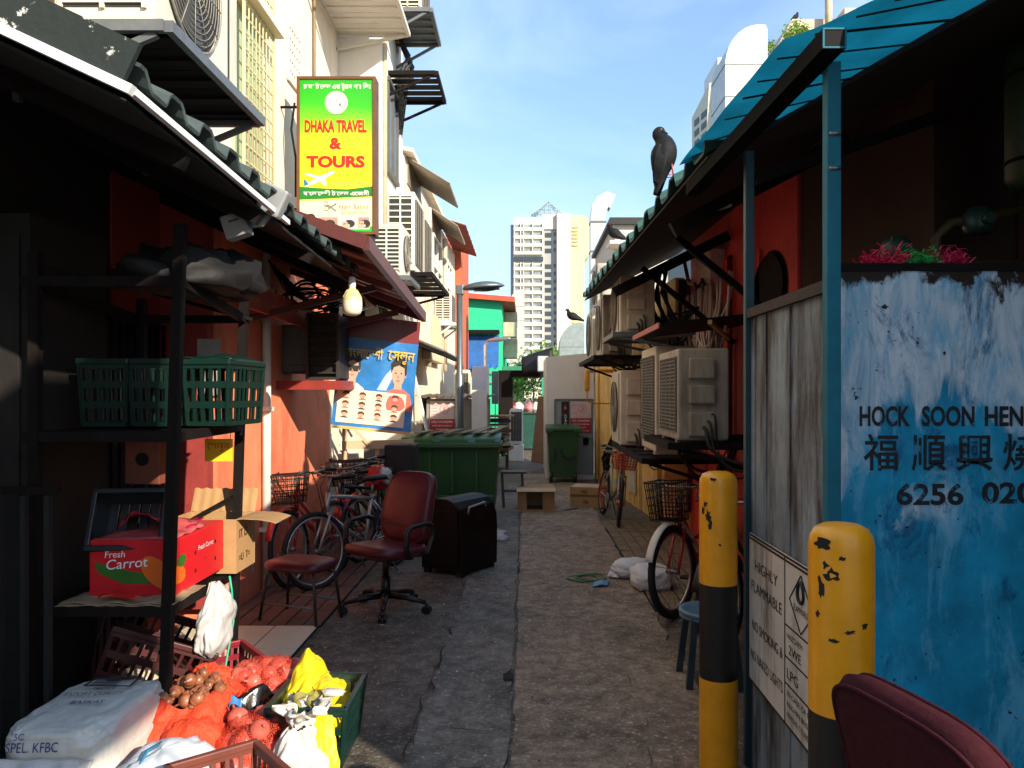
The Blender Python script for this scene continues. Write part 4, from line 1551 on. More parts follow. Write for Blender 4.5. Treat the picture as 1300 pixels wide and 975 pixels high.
net2 = mat('net_cloth', (.75, .06, .015), rough=.7, var=.25, scale=12, bump=.5, bscale=70)
b = MB()
def opened(u, v):
    a = u * 2 * math.pi
    r = .12 + .10 * math.sin(min(1, v * 1.3) * 1.9)
    rr = r * (1 + .16 * noise.noise(V((math.cos(a) * 1.5, math.sin(a) * 1.5, v * 2))))
    if v > .8:
        rr *= 1 - (v - .8) * 1.4
    rr *= 1 + .10 * (1 - abs(noise.noise(V((math.cos(a) * 3, math.sin(a) * 3, v * 5)))) * 3)
    return (-1.535 + rr * .92 * math.cos(a), 3.66 + rr * 1.15 * math.sin(a), .02 + .27 * v + .06 * noise.noise(V((math.cos(a) * 1.6, math.sin(a) * 1.6, 3 + v))))
b.grid(opened, 80, 30, True, .004)
for (x, y, z, rx, ry, rz) in [(-1.44, 3.42, .13, .13, .12, .1), (-1.6, 3.5, .12, .1, .12, .1), (-1.52, 3.84, .22, .14, .07, .1)]:
    b.ball((x, y, z), (rx, ry, rz), 40, 28, .15, 2.0, crease=.14, cf=3)
tag(b.build('net_bag', net2), 'torn open orange net bag full of brown shallots', 'net bag')
p = onion_proto(shal_m, .027, 'shallot', 'brown shallot loose in the torn orange net', 'shallots in the open net', 'shallot')
random.seed(4)
for k in range(70):
    o = p if k == 0 else p.copy()
    if k:
        C.objects.link(o)
    a, rr = random.random() * 6.28, math.sqrt(random.random()) * .15
    o.location = (-1.53 + rr * math.cos(a), 3.64 + rr * 1.15 * math.sin(a), .27 + .05 * (1 - rr / .14) + random.uniform(-.02, .02))
    o.rotation_euler = (random.uniform(0, 3), random.uniform(0, 3), random.uniform(0, 6))
    k2 = random.uniform(.55, 1.25)
    o.scale = (k2, k2, k2)

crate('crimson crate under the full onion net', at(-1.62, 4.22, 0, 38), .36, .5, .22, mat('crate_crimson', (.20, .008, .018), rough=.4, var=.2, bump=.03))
crate('dark green crate holding a yellow bag at the alley side', at(-.95, 3.62, 0, 0), .34, .42, .275, mat('crate_bottle_green', (.004, .026, .020), rough=.35, var=.2, dirt='#24382f', damt=.3, bump=.03))
crate('brown slatted crate at the bottom edge in front of the onions', at(-.985, 2.72, 0, 40), .32, .56, .30, mat('crate_brown', (.16, .045, .03), rough=.45, var=.2, dirt='#55301f', damt=.4, bump=.03))
yelb = mat('bag_yellow', (.82, .60, .01), rough=.5, var=.08, bump=.15, bscale=14)
b = MB()
def ybag(u, v):
    """sheet of plastic pulled up to a peak at the back and slumping over the rim"""
    x = -1.10 + .30 * u - .02 * v
    y = 3.90 - .42 * v
    pk_ = math.exp(-((u - .12) / .28) ** 2 - ((v - .1) / .35) ** 2)
    cr2 = .5 - abs(noise.noise(V((u * 5, v * 4, 1.7)))) * 1.6 + .4 * (.5 - abs(noise.noise(V((u * 11, v * 9, 4.2)))) * 1.6)
    z = .215 + .16 * pk_ + .06 * math.sin(3.1 * u) * math.sin(3.1 * v) + .030 * cr2 - .10 * max(0, u - .75) / .25
    return (x, y, z)
b.grid(ybag, 46, 46, True, .006)
def ytail(u, v):
    cr2 = .5 - abs(noise.noise(V((u * 4, v * 6, 7.7)))) * 1.6
    return (-.915 + .11 * u - .02 * math.sin(v * 5) , 3.46 - .13 * math.sin(v * 1.5) - .025 * math.sin(u * 3.1) + .018 * cr2, .28 - .26 * v ** 1.4 + .01 * cr2)
b.grid(ytail, 20, 30, True, .006)
tag(b.build('yellow_bag', yelb), 'bright yellow plastic bag spilling over the green crate', 'bag')
b = MB()
b.folds((-.955, 3.31, 0), .012, .25, .095, .085, lambda v: max(.15, min(1, .6 + v * 2) * (1.05 - .55 * max(0, v - .6) / .4)), 6, .10, 5.0)
b.folds((-.95, 3.36, 0), .24, .33, .06, .06, lambda v: .75 + 1.0 * v * v, 7, .25, 9.0)
b.ball((-.86, 3.5, .32), (.06, .03, .015), 14, 10, .35, 3)
tag(b.build('white_bag', mat('bag_white_paper', (.60, .56, .52), rough=.55, var=.2, scale=9, dirt='#6a5a2a', damt=.7, dscale=9, dpos=.6, bump=.4, bscale=16)), 'crumpled stained white bag before the green crate', 'bag')
b = MB()
for k, (x, y, z, a) in enumerate([(-.96, 3.42, .335, .3), (-.92, 3.43, .32, 1.2), (-.99, 3.43, .31, 2.0), (-.90, 3.45, .335, 2.6)]):
    b.grid(lambda u, v: (x + .08 * (u - .5) * math.cos(a) - .03 * (v - .5) * math.sin(a), y + .05 * (u - .5), z + .03 * (v - .5) + .05 * (u - .5) * math.sin(a) + .012 * math.sin(u * 6)), 6, 4, True, .003)
tag(b.build('vegetable_peelings', mat('peel_green', (.25, .22, .04), rough=.6, var=.6, scale=20, bump=.1)), 'green and brown peelings on top of the white bag', 'peelings')
pk = thing('snack_packet', 'shiny black and yellow snack packet between the onion nets', 'packet', (-1.25, 3.72, .2))
b = MB()
b.grid(lambda u, v: (-1.37 + .25 * u, 3.60 + .06 * v - .03 * math.sin(u * 8), .17 + .10 * v + .02 * math.sin(u * 9 + v * 3)), 24, 8, True, .004)
b.build('film', mat('packet_black', '#191512', rough=.2, var=.3, bump=.1), pk)
b = MB()
b.grid(lambda u, v: (-1.20 + .075 * u, 3.594 + .06 * v * u - .03 * math.sin((.68 + .3 * u) * 8), .175 + .09 * u * v + .012 * math.sin(u * 3)), 10, 6, True, .003)
b.build('yellow_print', mat('packet_yellow', (.85, .6, .02), rough=.25, bump=0), pk)
b = MB()
b.grid(lambda u, v: (-1.36 + .06 * u, 3.585 + .03 * v, .165 + .09 * v + .01 * math.sin(u * 6)), 6, 6, True, .003)
b.build('blue_print', mat('packet_blue', (.05, .2, .5), rough=.25, bump=0), pk)
# ------------------------------------------------------------------ middle of the alley, left side
burg = mat('burgundy_vinyl', (.10, .011, .018), rough=.45, var=.25, scale=7, dirt='#2b0d0d', damt=.5, dscale=5, bump=.12, bscale=60)
blk = mat('chair_black', '#121212', rough=.45, var=.15, bump=.03)

def pad(b, hw, hd, th, r=.4, nu=28, crown=.02, M=None, taper=1.0, piping=0.0):
    """rounded cushion: squircle outline, soft edge"""
    prof = [(0.0, -.5), (.80, -.5), (.95, -.38), (1.0, 0), (.96, .34), (.82, .5), (.45, .56), (0, .58)]
    vs, fs = [], []
    for (k, z) in prof:
        for i in range(nu):
            a = 2 * math.pi * i / nu
            c, s_ = math.cos(a), math.sin(a)
            x = math.copysign(abs(c) ** r, c) * hw * k
            y = math.copysign(abs(s_) ** r, s_) * hd * k
            x *= 1 + (taper - 1) * (y / hd + 1) / 2
            vs.append((x, y, z * th + (crown * (y / hd) ** 2 if crown else 0)))
    for j in range(len(prof) - 1):
        for i in range(nu):
            fs.append((j * nu + i, j * nu + (i + 1) % nu, (j + 1) * nu + (i + 1) % nu, (j + 1) * nu + i))
    b.add(vs, fs, True, M)
    if piping:
        for j in (2, 4):
            b.tube([M @ V(vs[j * nu + i]) for i in range(nu)], piping, 6, True)

def office_chair(label, M):
    """local front is -y"""
    t = thing('office_chair', label, 'chair', M=M)
    b = MB()
    pad(b, .245, .245, .09, .55, 32, .012, Matrix.Translation((0, 0, .485)) @ Matrix.Rotation(R(-4), 4, 'X'))
    b.build('seat', burg, t, False)
    b = MB()
    Mb_ = Matrix.Translation((0, .235, .80)) @ Matrix.Rotation(R(76), 4, 'X')
    pad(b, .225, .30, .085, .5, 40, -.035, Mb_, .93, .005)
    bk = b.build('backrest', burg, t, False)
    b = MB()
    for k in range(4):
        z = .66 + k * .028
        b.bar((-.16, .236 - .04 + (z - .8) * .25, z), (.16, .236 - .04 + (z - .8) * .25, z), .004, .004)
    b.build('seam', blk, bk, False)
    b = MB()
    b.bar((0, .05, .42), (0, .30, .46), .06, .015)
    b.bar((0, .29, .46), (0, .33, .78), .06, .015)
    b.build('back_bracket', blk, t, False)
    for s_ in (-1, 1):
        b = MB()
        x = s_ * .28
        pts = [(s_ * .2, -.02, .45), (x, -.06, .47), (x, -.11, .55), (x, -.10, .67), (x, -.06, .70), (x, .10, .71), (x, .16, .69), (x, .17, .60), (x, .12, .48), (s_ * .2, .10, .45)]
        sm = []
        for i in range(len(pts) - 1):
            for q in range(4):
                sm.append(V(pts[i]).lerp(V(pts[i + 1]), q / 4))
        sm.append(V(pts[-1]))
        b.tube(sm, .019, 8)
        b.build('armrest', blk, t, False)
    b = MB()
    b.cyl((0, 0, .10), (0, 0, .28), .032)
    b.cyl((0, 0, .28), (0, 0, .44), .022)
    b.box((0, 0, .425), (.2, .2, .03), 0, .01)
    b.build('gas_column', blk, t, False)
    for k in range(5):
        a = R(72 * k + 20)
        b = MB()
        b.tube([(.03 * math.cos(a), .03 * math.sin(a), .125), (.16 * math.cos(a), .16 * math.sin(a), .115), (.29 * math.cos(a), .29 * math.sin(a), .085)], [.03, .024, .016], 8)
        sp_ = b.build('base_spoke', blk, t, False)
        b = MB()
        for s_ in (-1, 1):
            c = V((.30 * math.cos(a), .30 * math.sin(a), .032)) + V((-math.sin(a), math.cos(a), 0)) * s_ * .016
            n_ = V((-math.sin(a), math.cos(a), 0)) * .010
            b.cyl(c - n_, c + n_, .031, None, 14)
        b.cyl((.30 * math.cos(a), .30 * math.sin(a), .04), (.30 * math.cos(a), .30 * math.sin(a), .085), .012)
        b.build('castor', blk, sp_, False)
    return t

office_chair('worn burgundy office chair with black armrests standing in the alley', at(-1.06, 5.98, 0, -34) @ Matrix.Diagonal((1.12, 1.05, .95, 1)))

st = thing('low_stool', 'low burgundy stool on splayed steel legs beside the office chair', 'stool', M=at(-1.63, 5.72, 0, -20))
b = MB()
pad(b, .24, .17, .075, .45, 28, 0, Matrix.Translation((0, 0, .41)))
b.build('seat', burg, st, False)
for (x, y) in ((-1, -1), (1, -1), (1, 1), (-1, 1)):
    b = MB()
    b.tube([(x * .17, y * .10, .385), (x * .20, y * .13, .34), (x * .24, y * .16, 0)], .011, 8)
    b.build('leg', mat('stool_steel', '#4a4540', rough=.4, metal=.6, dirt='#3a2418', damt=.6, bump=.05), st, False)
b = MB()
b.tube([(-.222, -.147, .14), (.222, -.147, .14)], .008, 6)
b.tube([(-.222, .147, .14), (.222, .147, .14)], .008, 6)
b.build('stretcher', grey_steel, st, False)

cb = thing('plastic_cabinet', 'black sloped plastic cabinet standing behind the office chair', 'cabinet', M=at(-.62, 7.35, 0, -32))
b = MB()
outl = [(-.23, 0, .05), (.23, 0, .05), (.235, 0, .40), (.225, 0, .52), (.19, 0, .61), (.13, 0, .665), (.06, 0, .69), (-.06, 0, .69), (-.13, 0, .67), (-.19, 0, .62), (-.225, 0, .53), (-.235, 0, .40)]
b.prism([(x, -.26, z) for x, _, z in outl], (0, .55, 0))
b.build('body', mat('cabinet_black', '#0b0b0c', spec=.2, rough=.5, var=.3, dirt='#3b3630', damt=.35, dscale=5, bump=.06), cb, False)
b = MB()
b.box((0, -.268, .34), (.38, .014, .5), 0, .006)
b.build('front_panel', mat('cabinet_panel', '#101010', spec=.2, rough=.5, bump=.05), cb, False)
b = MB()
b.tube([(.22, -.16, .56), (.235, -.16, .62), (.235, .08, .64), (.21, .14, .60)], .010, 7)
b.build('handle', mat('handle_grey', '#9a9a98', rough=.4, bump=0), cb, False)
for (x, y) in ((-.19, -.22), (.19, -.22), (.19, .24), (-.19, .24)):
    b = MB()
    b.box((x, y, .025), (.06, .06, .05), 0, .008)
    b.build('foot', blk, cb, False)

# ------------------------------------------------------------------ bicycles
tyre_m = mat('tyre', '#17171a', rough=.8, var=.2, bump=.2, bscale=90)
rim_m = mat('rim_alloy', '#b9b9b6', rough=.3, metal=.8, var=.1, bump=0)
chrome = mat('chrome_dull', '#8d8d8b', rough=.35, metal=.7, dirt='#4b3a2c', damt=.4, bump=0)
saddle_m = mat('saddle_black', '#101010', rough=.5, bump=.05)

def bicycle(label, frame_m, M, wheel_r=.33, basket=None, rimm=None, step=True, guard=True, group=None, hub_m=None, fat=.022, steer=0.0):
    """local: rear wheel at -x, front at +x, standing on z = 0"""
    t = thing('bicycle', label, 'bicycle', M=M, group=group)
    rimm = rimm or rim_m
    L = .54
    rw, fw = V((-L, 0, wheel_r)), V((L, 0, wheel_r))
    S = Matrix.Translation((L - .10, 0, 0)) @ Matrix.Rotation(steer, 4, 'Z') @ Matrix.Translation((-(L - .10), 0, 0))
    for nm, c, TT in (('rear_wheel', rw, Matrix.Identity(4)), ('front_wheel', fw, S)):
        b = MB()
        b.tube([TT @ (c + V((math.cos(a * .2094) * (wheel_r - fat), 0, math.sin(a * .2094) * (wheel_r - fat)))) for a in range(30)], fat, 8, True)
        w_ = b.build(nm, tyre_m, t, False)
        b = MB()
        b.tube([TT @ (c + V((math.cos(a * .2094) * (wheel_r - fat * 2.3), 0, math.sin(a * .2094) * (wheel_r - fat * 2.3)))) for a in range(30)], .011, 6, True)
        b.build('rim', rimm, w_, False)
        b = MB()
        for k in range(20):
            a = k * math.pi / 10
            b.tube([TT @ (c + V((.02 * math.cos(a + .8), (.02 if k % 2 else -.02), .02 * math.sin(a + .8)))), TT @ (c + V(((wheel_r - fat * 2.4) * math.cos(a), 0, (wheel_r - fat * 2.4) * math.sin(a))))], .0022, 4)
        b.build('spokes', chrome, w_, False)
        b = MB()
        b.cyl(TT @ (c - V((0, .05, 0))), TT @ (c + V((0, .05, 0))), .032 if hub_m else .02, None, 12)
        b.build('hub', hub_m or chrome, w_, False)
    bbk = V((-.10, 0, wheel_r - .04))
    seat_t = V((-.24, 0, .72))
    head_b, head_t = V((.40, 0, .62)), V((.36, 0, .80))
    b = MB()
    b.tube([bbk, seat_t], .017, 8)
    if step:
        b.tube([bbk, bbk.lerp(head_b, .4) + V((0, 0, -.04)), head_b], .021, 8)
        b.tube([bbk.lerp(seat_t, .55), bbk.lerp(head_b, .5) + V((0, 0, .06)), head_t - V((0, 0, .06))], .016, 8)
    else:
        b.tube([bbk, head_b], .02, 8)
        b.tube([seat_t - V((0, 0, .04)), head_t - V((0, 0, .03))], .017, 8)
    b.tube([head_b, head_t], .021, 8)
    for s_ in (-1, 1):
        o_ = V((0, s_ * .045, 0))
        b.tube([bbk + o_ * .5, rw + o_], .010, 6)
        b.tube([seat_t - V((0, 0, .06)) + o_ * .3, rw + o_], .009, 6)
    b.build('frame', frame_m, t, False)
    b = MB()
    for s_ in (-1, 1):
        o_ = V((0, s_ * .045, 0))
        b.tube([S @ (head_b + o_ * .9), S @ (fw + o_)], .012, 6)
    b.tube([S @ (head_b + V((0, -.045, 0))), S @ (head_b + V((0, .045, 0)))], .016, 8)
    b.build('fork', frame_m, t, False)
    b = MB()
    b.tube([head_t, head_t + V((-.03, 0, .12))], .013, 8)
    hb = head_t + V((-.03, 0, .13))
    b.tube([S @ (hb + V((-.14, -.29, .03))), S @ (hb + V((-.04, -.24, .04))), S @ (hb + V((.03, -.10, .01))), S @ (hb + V((.03, .10, .01))), S @ (hb + V((-.04, .24, .04))), S @ (hb + V((-.14, .29, .03)))], .011, 8)
    h_ = b.build('handlebar', chrome, t, False)
    for s_ in (-1, 1):
        b = MB()
        b.tube([S @ (hb + V((-.15, s_ * .295, .03))), S @ (hb + V((-.05, s_ * .247, .04)))], .017, 8)
        b.tube([S @ (hb + V((-.01, s_ * .2, .02))), S @ (hb + V((-.06, s_ * .28, .0)))], .006, 5)
        b.build('grip', saddle_m, h_, False)
    b = MB()
    for s_ in (-1, 1):
        b.tube([S @ (hb + V((0, s_ * .17, .02))), S @ (hb + V((.13, s_ * .10, .05))), S @ (hb + V((.14, s_ * .02, -.08))), head_b + V((.02, s_ * .02, .02))], .004, 5)
    b.build('brake_cable', blk, t, False)
    b = MB()
    b.cyl(seat_t, seat_t + V((-.03, 0, .12)), .013)
    b.build('seat_post', chrome, t, False)
    b = MB()
    sc_ = seat_t + V((-.03, 0, .14))
    pr = [(-.13, .085), (-.09, .095), (-.02, .075), (.05, .04), (.13, .022), (.15, .012)]
    vs = []
    for x, w in pr:
        vs += [(sc_.x + x, sc_.y - w, sc_.z - .02), (sc_.x + x, sc_.y - w * .8, sc_.z + .02), (sc_.x + x, sc_.y, sc_.z + .03), (sc_.x + x, sc_.y + w * .8, sc_.z + .02), (sc_.x + x, sc_.y + w, sc_.z - .02)]
    fs = [(i * 5 + j, i * 5 + (j + 1) % 5, i * 5 + 5 + (j + 1) % 5, i * 5 + 5 + j) for i in range(len(pr) - 1) for j in range(5)]
    b.add(vs, fs + [(4, 3, 2, 1, 0), tuple(range(len(vs) - 5, len(vs)))], True)
    b.build('saddle', saddle_m, t, False)
    b = MB()
    b.cyl(bbk - V((0, .06, 0)), bbk - V((0, .045, 0)), .085, None, 20)
    b.tube([bbk - V((0, .065, 0)), bbk + V((.12, -.075, -.11))], .010, 6)
    b.tube([bbk + V((0, .065, 0)), bbk + V((-.12, .075, .11))], .010, 6)
    c_ = b.build('crank', chrome, t, False)
    for q in (V((.12, -.12, -.11)), V((-.12, .12, .11))):
        b = MB()
        b.box(bbk + q, (.085, .075, .02), 0, .004)
        b.build('pedal', blk, c_, False)
    if guard:
        for nm, c, TT, a0, a1 in (('mudguard', rw, Matrix.Identity(4), 20, 190), ('mudguard', fw, S, 20, 150)):
            b = MB()
            b.grid(lambda u, v: TT @ (c + V(((wheel_r + .02) * math.cos(R(a0 + (a1 - a0) * u)), (v - .5) * .06, (wheel_r + .02 + .008 * math.sin(v * 3.14)) * math.sin(R(a0 + (a1 - a0) * u))))), 16, 3, True, .003)
            b.build(nm, frame_m if guard is True else guard, t, False)
    if basket:
        b = MB()
        bm_, bw, bl, bh = basket
        o_ = S @ V((.55, 0, .72))
        Rm = Matrix.Translation(o_) @ Matrix.Rotation(steer, 4, 'Z')
        for k in range(9):
            f = k / 8
            for (p0, p1) in (((-bl / 2 * .8, -bw / 2 * .8 + f * bw * .8, 0), (-bl / 2, -bw / 2 + f * bw, bh)), ((bl / 2 * .8, -bw / 2 * .8 + f * bw * .8, 0), (bl / 2, -bw / 2 + f * bw, bh)),
                             ((-bl / 2 * .8 + f * bl * .8, -bw / 2 * .8, 0), (-bl / 2 + f * bl, -bw / 2, bh)), ((-bl / 2 * .8 + f * bl * .8, bw / 2 * .8, 0), (-bl / 2 + f * bl, bw / 2, bh)),
                             ((-bl / 2 * .8, -bw / 2 * .8 + f * bw * .8, 0), (bl / 2 * .8, -bw / 2 * .8 + f * bw * .8, 0))):
                b.tube([Rm @ V(p0), Rm @ V(p1)], .004, 4)
        for f in (0, .2, .4, .6, .8, 1):
            k = .8 + .2 * f
            b.tube([Rm @ V((-bl / 2 * k, -bw / 2 * k, bh * f)), Rm @ V((bl / 2 * k, -bw / 2 * k, bh * f)), Rm @ V((bl / 2 * k, bw / 2 * k, bh * f)), Rm @ V((-bl / 2 * k, bw / 2 * k, bh * f))], .008 if f == 1 else .005, 5, True)
        b.build('basket', bm_, t, False)
    b = MB()
    b.tube([(-.3, .05, .28), (-.34, .16, .0)], .008, 6)
    b.build('kickstand', chrome, t, False)
    return t

fr_red = mat('frame_red', (.45, .015, .02), rough=.3, var=.1, bump=0, coat=.4)
fr_black = mat('frame_black', '#1a1a1c', rough=.35, bump=0)
fr_silver = mat('frame_silver', '#a8aaa9', rough=.3, metal=.5, bump=0)
fr_green = mat('frame_green', '#33502b', rough=.4, bump=0)
bk_black = (mat('basket_black', '#1a1512', rough=.5, bump=0), .34, .26, .24)
gb_ = 'bicycles parked against the pink wall'
def lean(x, y, deg, tilt):
    return Matrix.Translation((x, y, 0)) @ Matrix.Rotation(R(deg), 4, 'Z') @ Matrix.Rotation(R(tilt), 4, 'X')
bicycle('red framed bicycle with black wire basket nearest the pink wall', fr_red, lean(-1.78, 7.15, -112, 5), basket=bk_black, group=gb_, steer=R(10))
bicycle('silver framed bicycle just behind the burgundy stool', fr_silver, lean(-1.48, 7.05, -116, 4), step=False, group=gb_, steer=R(-12), guard=None)
bicycle('black bicycle third from the pink wall in the parked row', fr_black, lean(-1.52, 7.75, -114, 5), group=gb_, step=False, steer=R(8), guard=None)
bicycle('old green bicycle with rear basket deepest in the parked row', fr_green, lean(-1.60, 8.5, -110, 4), basket=bk_black, group=gb_, steer=R(14))
b = MB()
b.ball((-1.45, 7.8, .82), (.12, .16, .12), 22, 16, .35, 2.6)
b.mi = 1
b.ball((-1.38, 7.74, .84), (.07, .09, .08), 18, 12, .4, 2.6)
tag(b.build('shopping_bag', [mat('bag_red', (.5, .02, .03), rough=.4, var=.2, bump=.2), mat('bag_offwhite', '#c9c4bd', bump=.2)]), 'red and white shopping bag on the parked bicycles', 'bag')
b = MB()
b.bb((-1.50, 8.35, .78), (-1.18, 8.75, 1.10), .02)
tag(b.build('black_box', mat('box_black', '#141313', rough=.6, bump=.1)), 'black delivery box on the carrier behind the bicycles', 'box')

# ------------------------------------------------------------------ wheeled bins
bin_g = mat('bin_green', (.028, .085, .022), rough=.38, var=.15, scale=3, dirt='#3e4a30', damt=.4, dscale=3, dpos=.52, streak=2, bump=.04)
bn = thing('waste_container', 'large dark green four wheeled waste container with flat lid', 'waste bin', (-.9, 10.1, 0))
b = MB()
def hull(b, x0, x1, y0, y1, z0, z1, tx, ty):
    b.add([(x0 + tx, y0 + ty, z0), (x1 - tx, y0 + ty, z0), (x1 - tx, y1 - ty, z0), (x0 + tx, y1 - ty, z0), (x0, y0, z1), (x1, y0, z1), (x1, y1, z1), (x0, y1, z1)],
          [(0, 1, 2, 3)[::-1], (4, 5, 6, 7), (0, 1, 5, 4), (1, 2, 6, 5), (2, 3, 7, 6), (3, 0, 4, 7)])
hull(b, -1.50, -.33, 9.70, 10.50, .18, .98, .06, .1)
b.bb((-1.44, 9.70, .34), (-.39, 9.80, .39), .01)
for x in (-1.2, -.92, -.62):
    b.bb((x, 9.695, .42), (x + .035, 9.76, .92), .008)
b.build('body', bin_g, bn)
b = MB()
b.bb((-1.54, 9.63, .975), (-.29, 9.72, 1.04), .015)
b.bb((-1.53, 9.72, .975), (-.30, 10.55, 1.02), .01)
b.build('rim', bin_g, bn)
b = MB()
b.grid(lambda u, v: (-1.53 + 1.23 * u, 9.66 + .9 * v, 1.045 + .10 * max(0, math.sin(v * 3.1416)) ** .6 + .006 * math.cos(u * 20)), 30, 10, False, .02)
b.build('lid', bin_g, bn)
b = MB()
for (x0, x1) in [(-1.45, -1.15), (-1.05, -.72), (-.62, -.38)]:
    b.bb((x0, 9.66, 1.0), (x1, 9.70, 1.09), .01)
b.build('lid_handle', mat('bin_green_light', (.045, .13, .03), rough=.4, bump=.02), bn)
for (x, y) in ((-1.36, 9.86), (-.44, 9.86), (-1.36, 10.36), (-.44, 10.36)):
    b = MB()
    b.cyl((x - .025, y, .09), (x + .025, y, .09), .09, None, 18)
    b.bb((x - .04, y - .03, .1), (x + .04, y + .03, .2))
    b.build('wheel', blk, bn)
for s_ in (-1.52, -.31):
    b = MB()
    b.tube([(s_, 10.0, .86), (s_ + (-.06 if s_ < -1 else .06), 10.0, .86), (s_ + (-.06 if s_ < -1 else .06), 10.2, .86), (s_, 10.2, .86)], .016, 7)
    b.build('handle', bin_g, bn)
b = MB()
random.seed(14)
for k in range(6):
    b.bar((-1.35 + k * .18, 9.85, 1.15), (-1.15 + k * .17 + random.uniform(-.1, .2), 10.3 + random.uniform(-.1, .1), 1.16 + .01 * k), .09, .015)
tag(b.build('timber_scraps', mat('scrap_wood', '#7c7355', bump=.1)), 'flat offcuts lying on the big green container lid', 'timber')
b = MB()
b.ball((-.40, 8.95, .035), (.19, .13, .07), 30, 18, .35, 2.5, flat=-.03)
b.ball((-.28, 8.8, .025), (.1, .08, .045), 20, 14, .35, 3, flat=-.02)
tag(b.build('plastic_bag', film), 'flattened white plastic bag on the ground by the big container', 'bag')
b = MB()
b.bb((-.34, 11.2, .50), (.02, 11.5, .53))
for x in (-.31, -.02):
    b.bar((x, 11.25, 0), (x - .03, 11.28, .5), .035)
    b.bar((x, 11.45, 0), (x - .03, 11.42, .5), .035)
b.bar((-.30, 11.26, .25), (-.05, 11.26, .25), .03)
tag(b.build('timber_stool', mat('stool_brown', '#5b4630', bump=.1)), 'small brown timber stool beyond the big green container', 'stool')

b2 = thing('wheelie_bin', 'smaller green wheelie bin with black painted marks by the white gas store', 'waste bin', (.69, 14.6, 0))
b = MB()
hull(b, .40, .98, 14.35, 14.95, .10, .98, .05, .08)
b.build('body', bin_g, b2)
b = MB()
b.bb((.375, 14.30, .96), (1.005, 15.0, 1.02), .015)
b.grid(lambda u, v: (.38 + .62 * u, 14.32 + .66 * v, 1.02 + .05 * math.sin(v * 3.14)), 6, 6, False, .015)
b.bb((.37, 14.26, .93), (.50, 14.32, 1.0), .01)
b.bb((.88, 14.26, .93), (1.01, 14.32, 1.0), .01)
b.build('lid', bin_g, b2)
for x in (.47, .91):
    b = MB()
    b.cyl((x - .03, 14.45, .10), (x + .03, 14.45, .10), .10, None, 18)
    b.build('wheel', blk, b2)
text('painted_mark', 'IC', (.52, 14.375, .42), (1, 0, 0), (0, .09, 1), .62, mat('spray_black', '#0c0d0c', rough=.6, bump=0), b2, .01, .75, .012)

# ------------------------------------------------------------------ cartons, plank, small things on the ground
oc = thing('empty_carton', 'empty brown carton lying open towards the camera', 'carton', (.14, 11.2, 0))
b = MB()
x0, x1, y0, y1, h = -.11, .41, 11.05, 11.5, .31
b.bb((x0, y0, .0), (x1, y1, .008)); b.bb((x0, y0, h), (x1, y1, h + .008)); b.bb((x0, y0, .008), (x0 + .008, y1, h)); b.bb((x1 - .008, y0, .008), (x1, y1, h)); b.bb((x0 + .008, y1 - .008, .008), (x1 - .008, y1, h))
b.build('box', kraft, oc)
b = MB()
b.grid(lambda u, v: (x0 - .01 + .54 * u, y0 - .16 * v, h + .008 - .035 * v), 6, 3, False, .005)
b.build('top_flap', mat('kraft_pale', (.58, .42, .28), rough=.8, bump=.08), oc)
b = MB()
b.grid(lambda u, v: (x0 + .13 * u, y0 - .002 - .02 * u, .01 + (h - .02) * v), 4, 4, False, .005)
b.build('side_flap', kraft, oc)
b = MB()
b.grid(lambda u, v: (x1 - .17 * u, y0 - .002 - .04 * u, .01 + (h - .02) * v), 4, 4, False, .005)
b.build('side_flap', kraft, oc)
b = MB()
b.grid(lambda u, v: (x0 - .02 + .56 * u, y0 - .15 * v, .012), 6, 3, False, .005)
b.build('bottom_flap', kraft, oc)
cc = thing('taped_carton', 'closed brown carton with tape beside the orange bicycle', 'carton', (.92, 11.5, 0))
b = MB()
b.box((.93, 11.55, .145), (.48, .42, .29), R(-14), .006)
b.build('box', kraft, cc)
b = MB()
b.box((.93, 11.55, .293), (.47, .41, .005), R(-14))
b.build('top_flaps', mat('kraft_pale', (.58, .42, .28), rough=.8, bump=.08), cc)
b = MB()
b.box((.93, 11.55, .17), (.484, .424, .035), R(-14))
b.build('tape', mat('tape_brown', '#7d5a30', rough=.3, bump=0), cc)
text('lettering', 'KEEL', (.80, 11.355, .215), (math.cos(R(-14)), math.sin(R(-14)), 0), (0, 0, 1), .05, prt, cc, .003, 1, .012)
text('lettering', 'FBI', (.84, 11.345, .06), (math.cos(R(-14)), math.sin(R(-14)), 0), (0, 0, 1), .06, prt, cc, .003, 1, .012)
b = MB()
b.bar((.55, 11.0, .012), (.74, 11.2, .012), .03, .02)
tag(b.build('wooden_stick', mat('stick', '#4b382a', bump=.1)), 'short dark stick on the ground before the taped carton', 'stick')
b = MB()
b.bar((.28, 18.4, .02), (.45, 18.75, 1.56), .30, .035, up=(0, 1, 0), bev=.005)
tag(b.build('timber_plank', mat('plank_brown', '#7a5230', rough=.75, var=.3, scale=6, dirt='#4a2f1a', damt=.5, dscale=3, streak=6, bump=.2)), 'wide brown plank leaning on the side of the white gas store', 'plank')
b = MB()
for (cx, cy, r, z) in [(.50, 6.95, .135, .016), (.57, 6.93, .13, .028)]:
    b.tube([(cx + r * math.cos(a * .2618), cy + r * .95 * math.sin(a * .2618), z + .008 * math.sin(a * .5236)) for a in range(24)], .008, 6, True)
tag(b.build('hose_ring', mat('hose_green', (.03, .16, .03), rough=.4, bump=0)), 'two loops of thin green hose lying on the concrete', 'hose')
b = MB()
b.grid(lambda u, v: (.56 + .14 * u + .03 * v, 6.62 + .16 * v + .05 * u, .022 + .012 * math.sin(u * 3.1) + .006 * noise.noise(V((u * 5, v * 5, 0)))), 10, 8, True, .008)
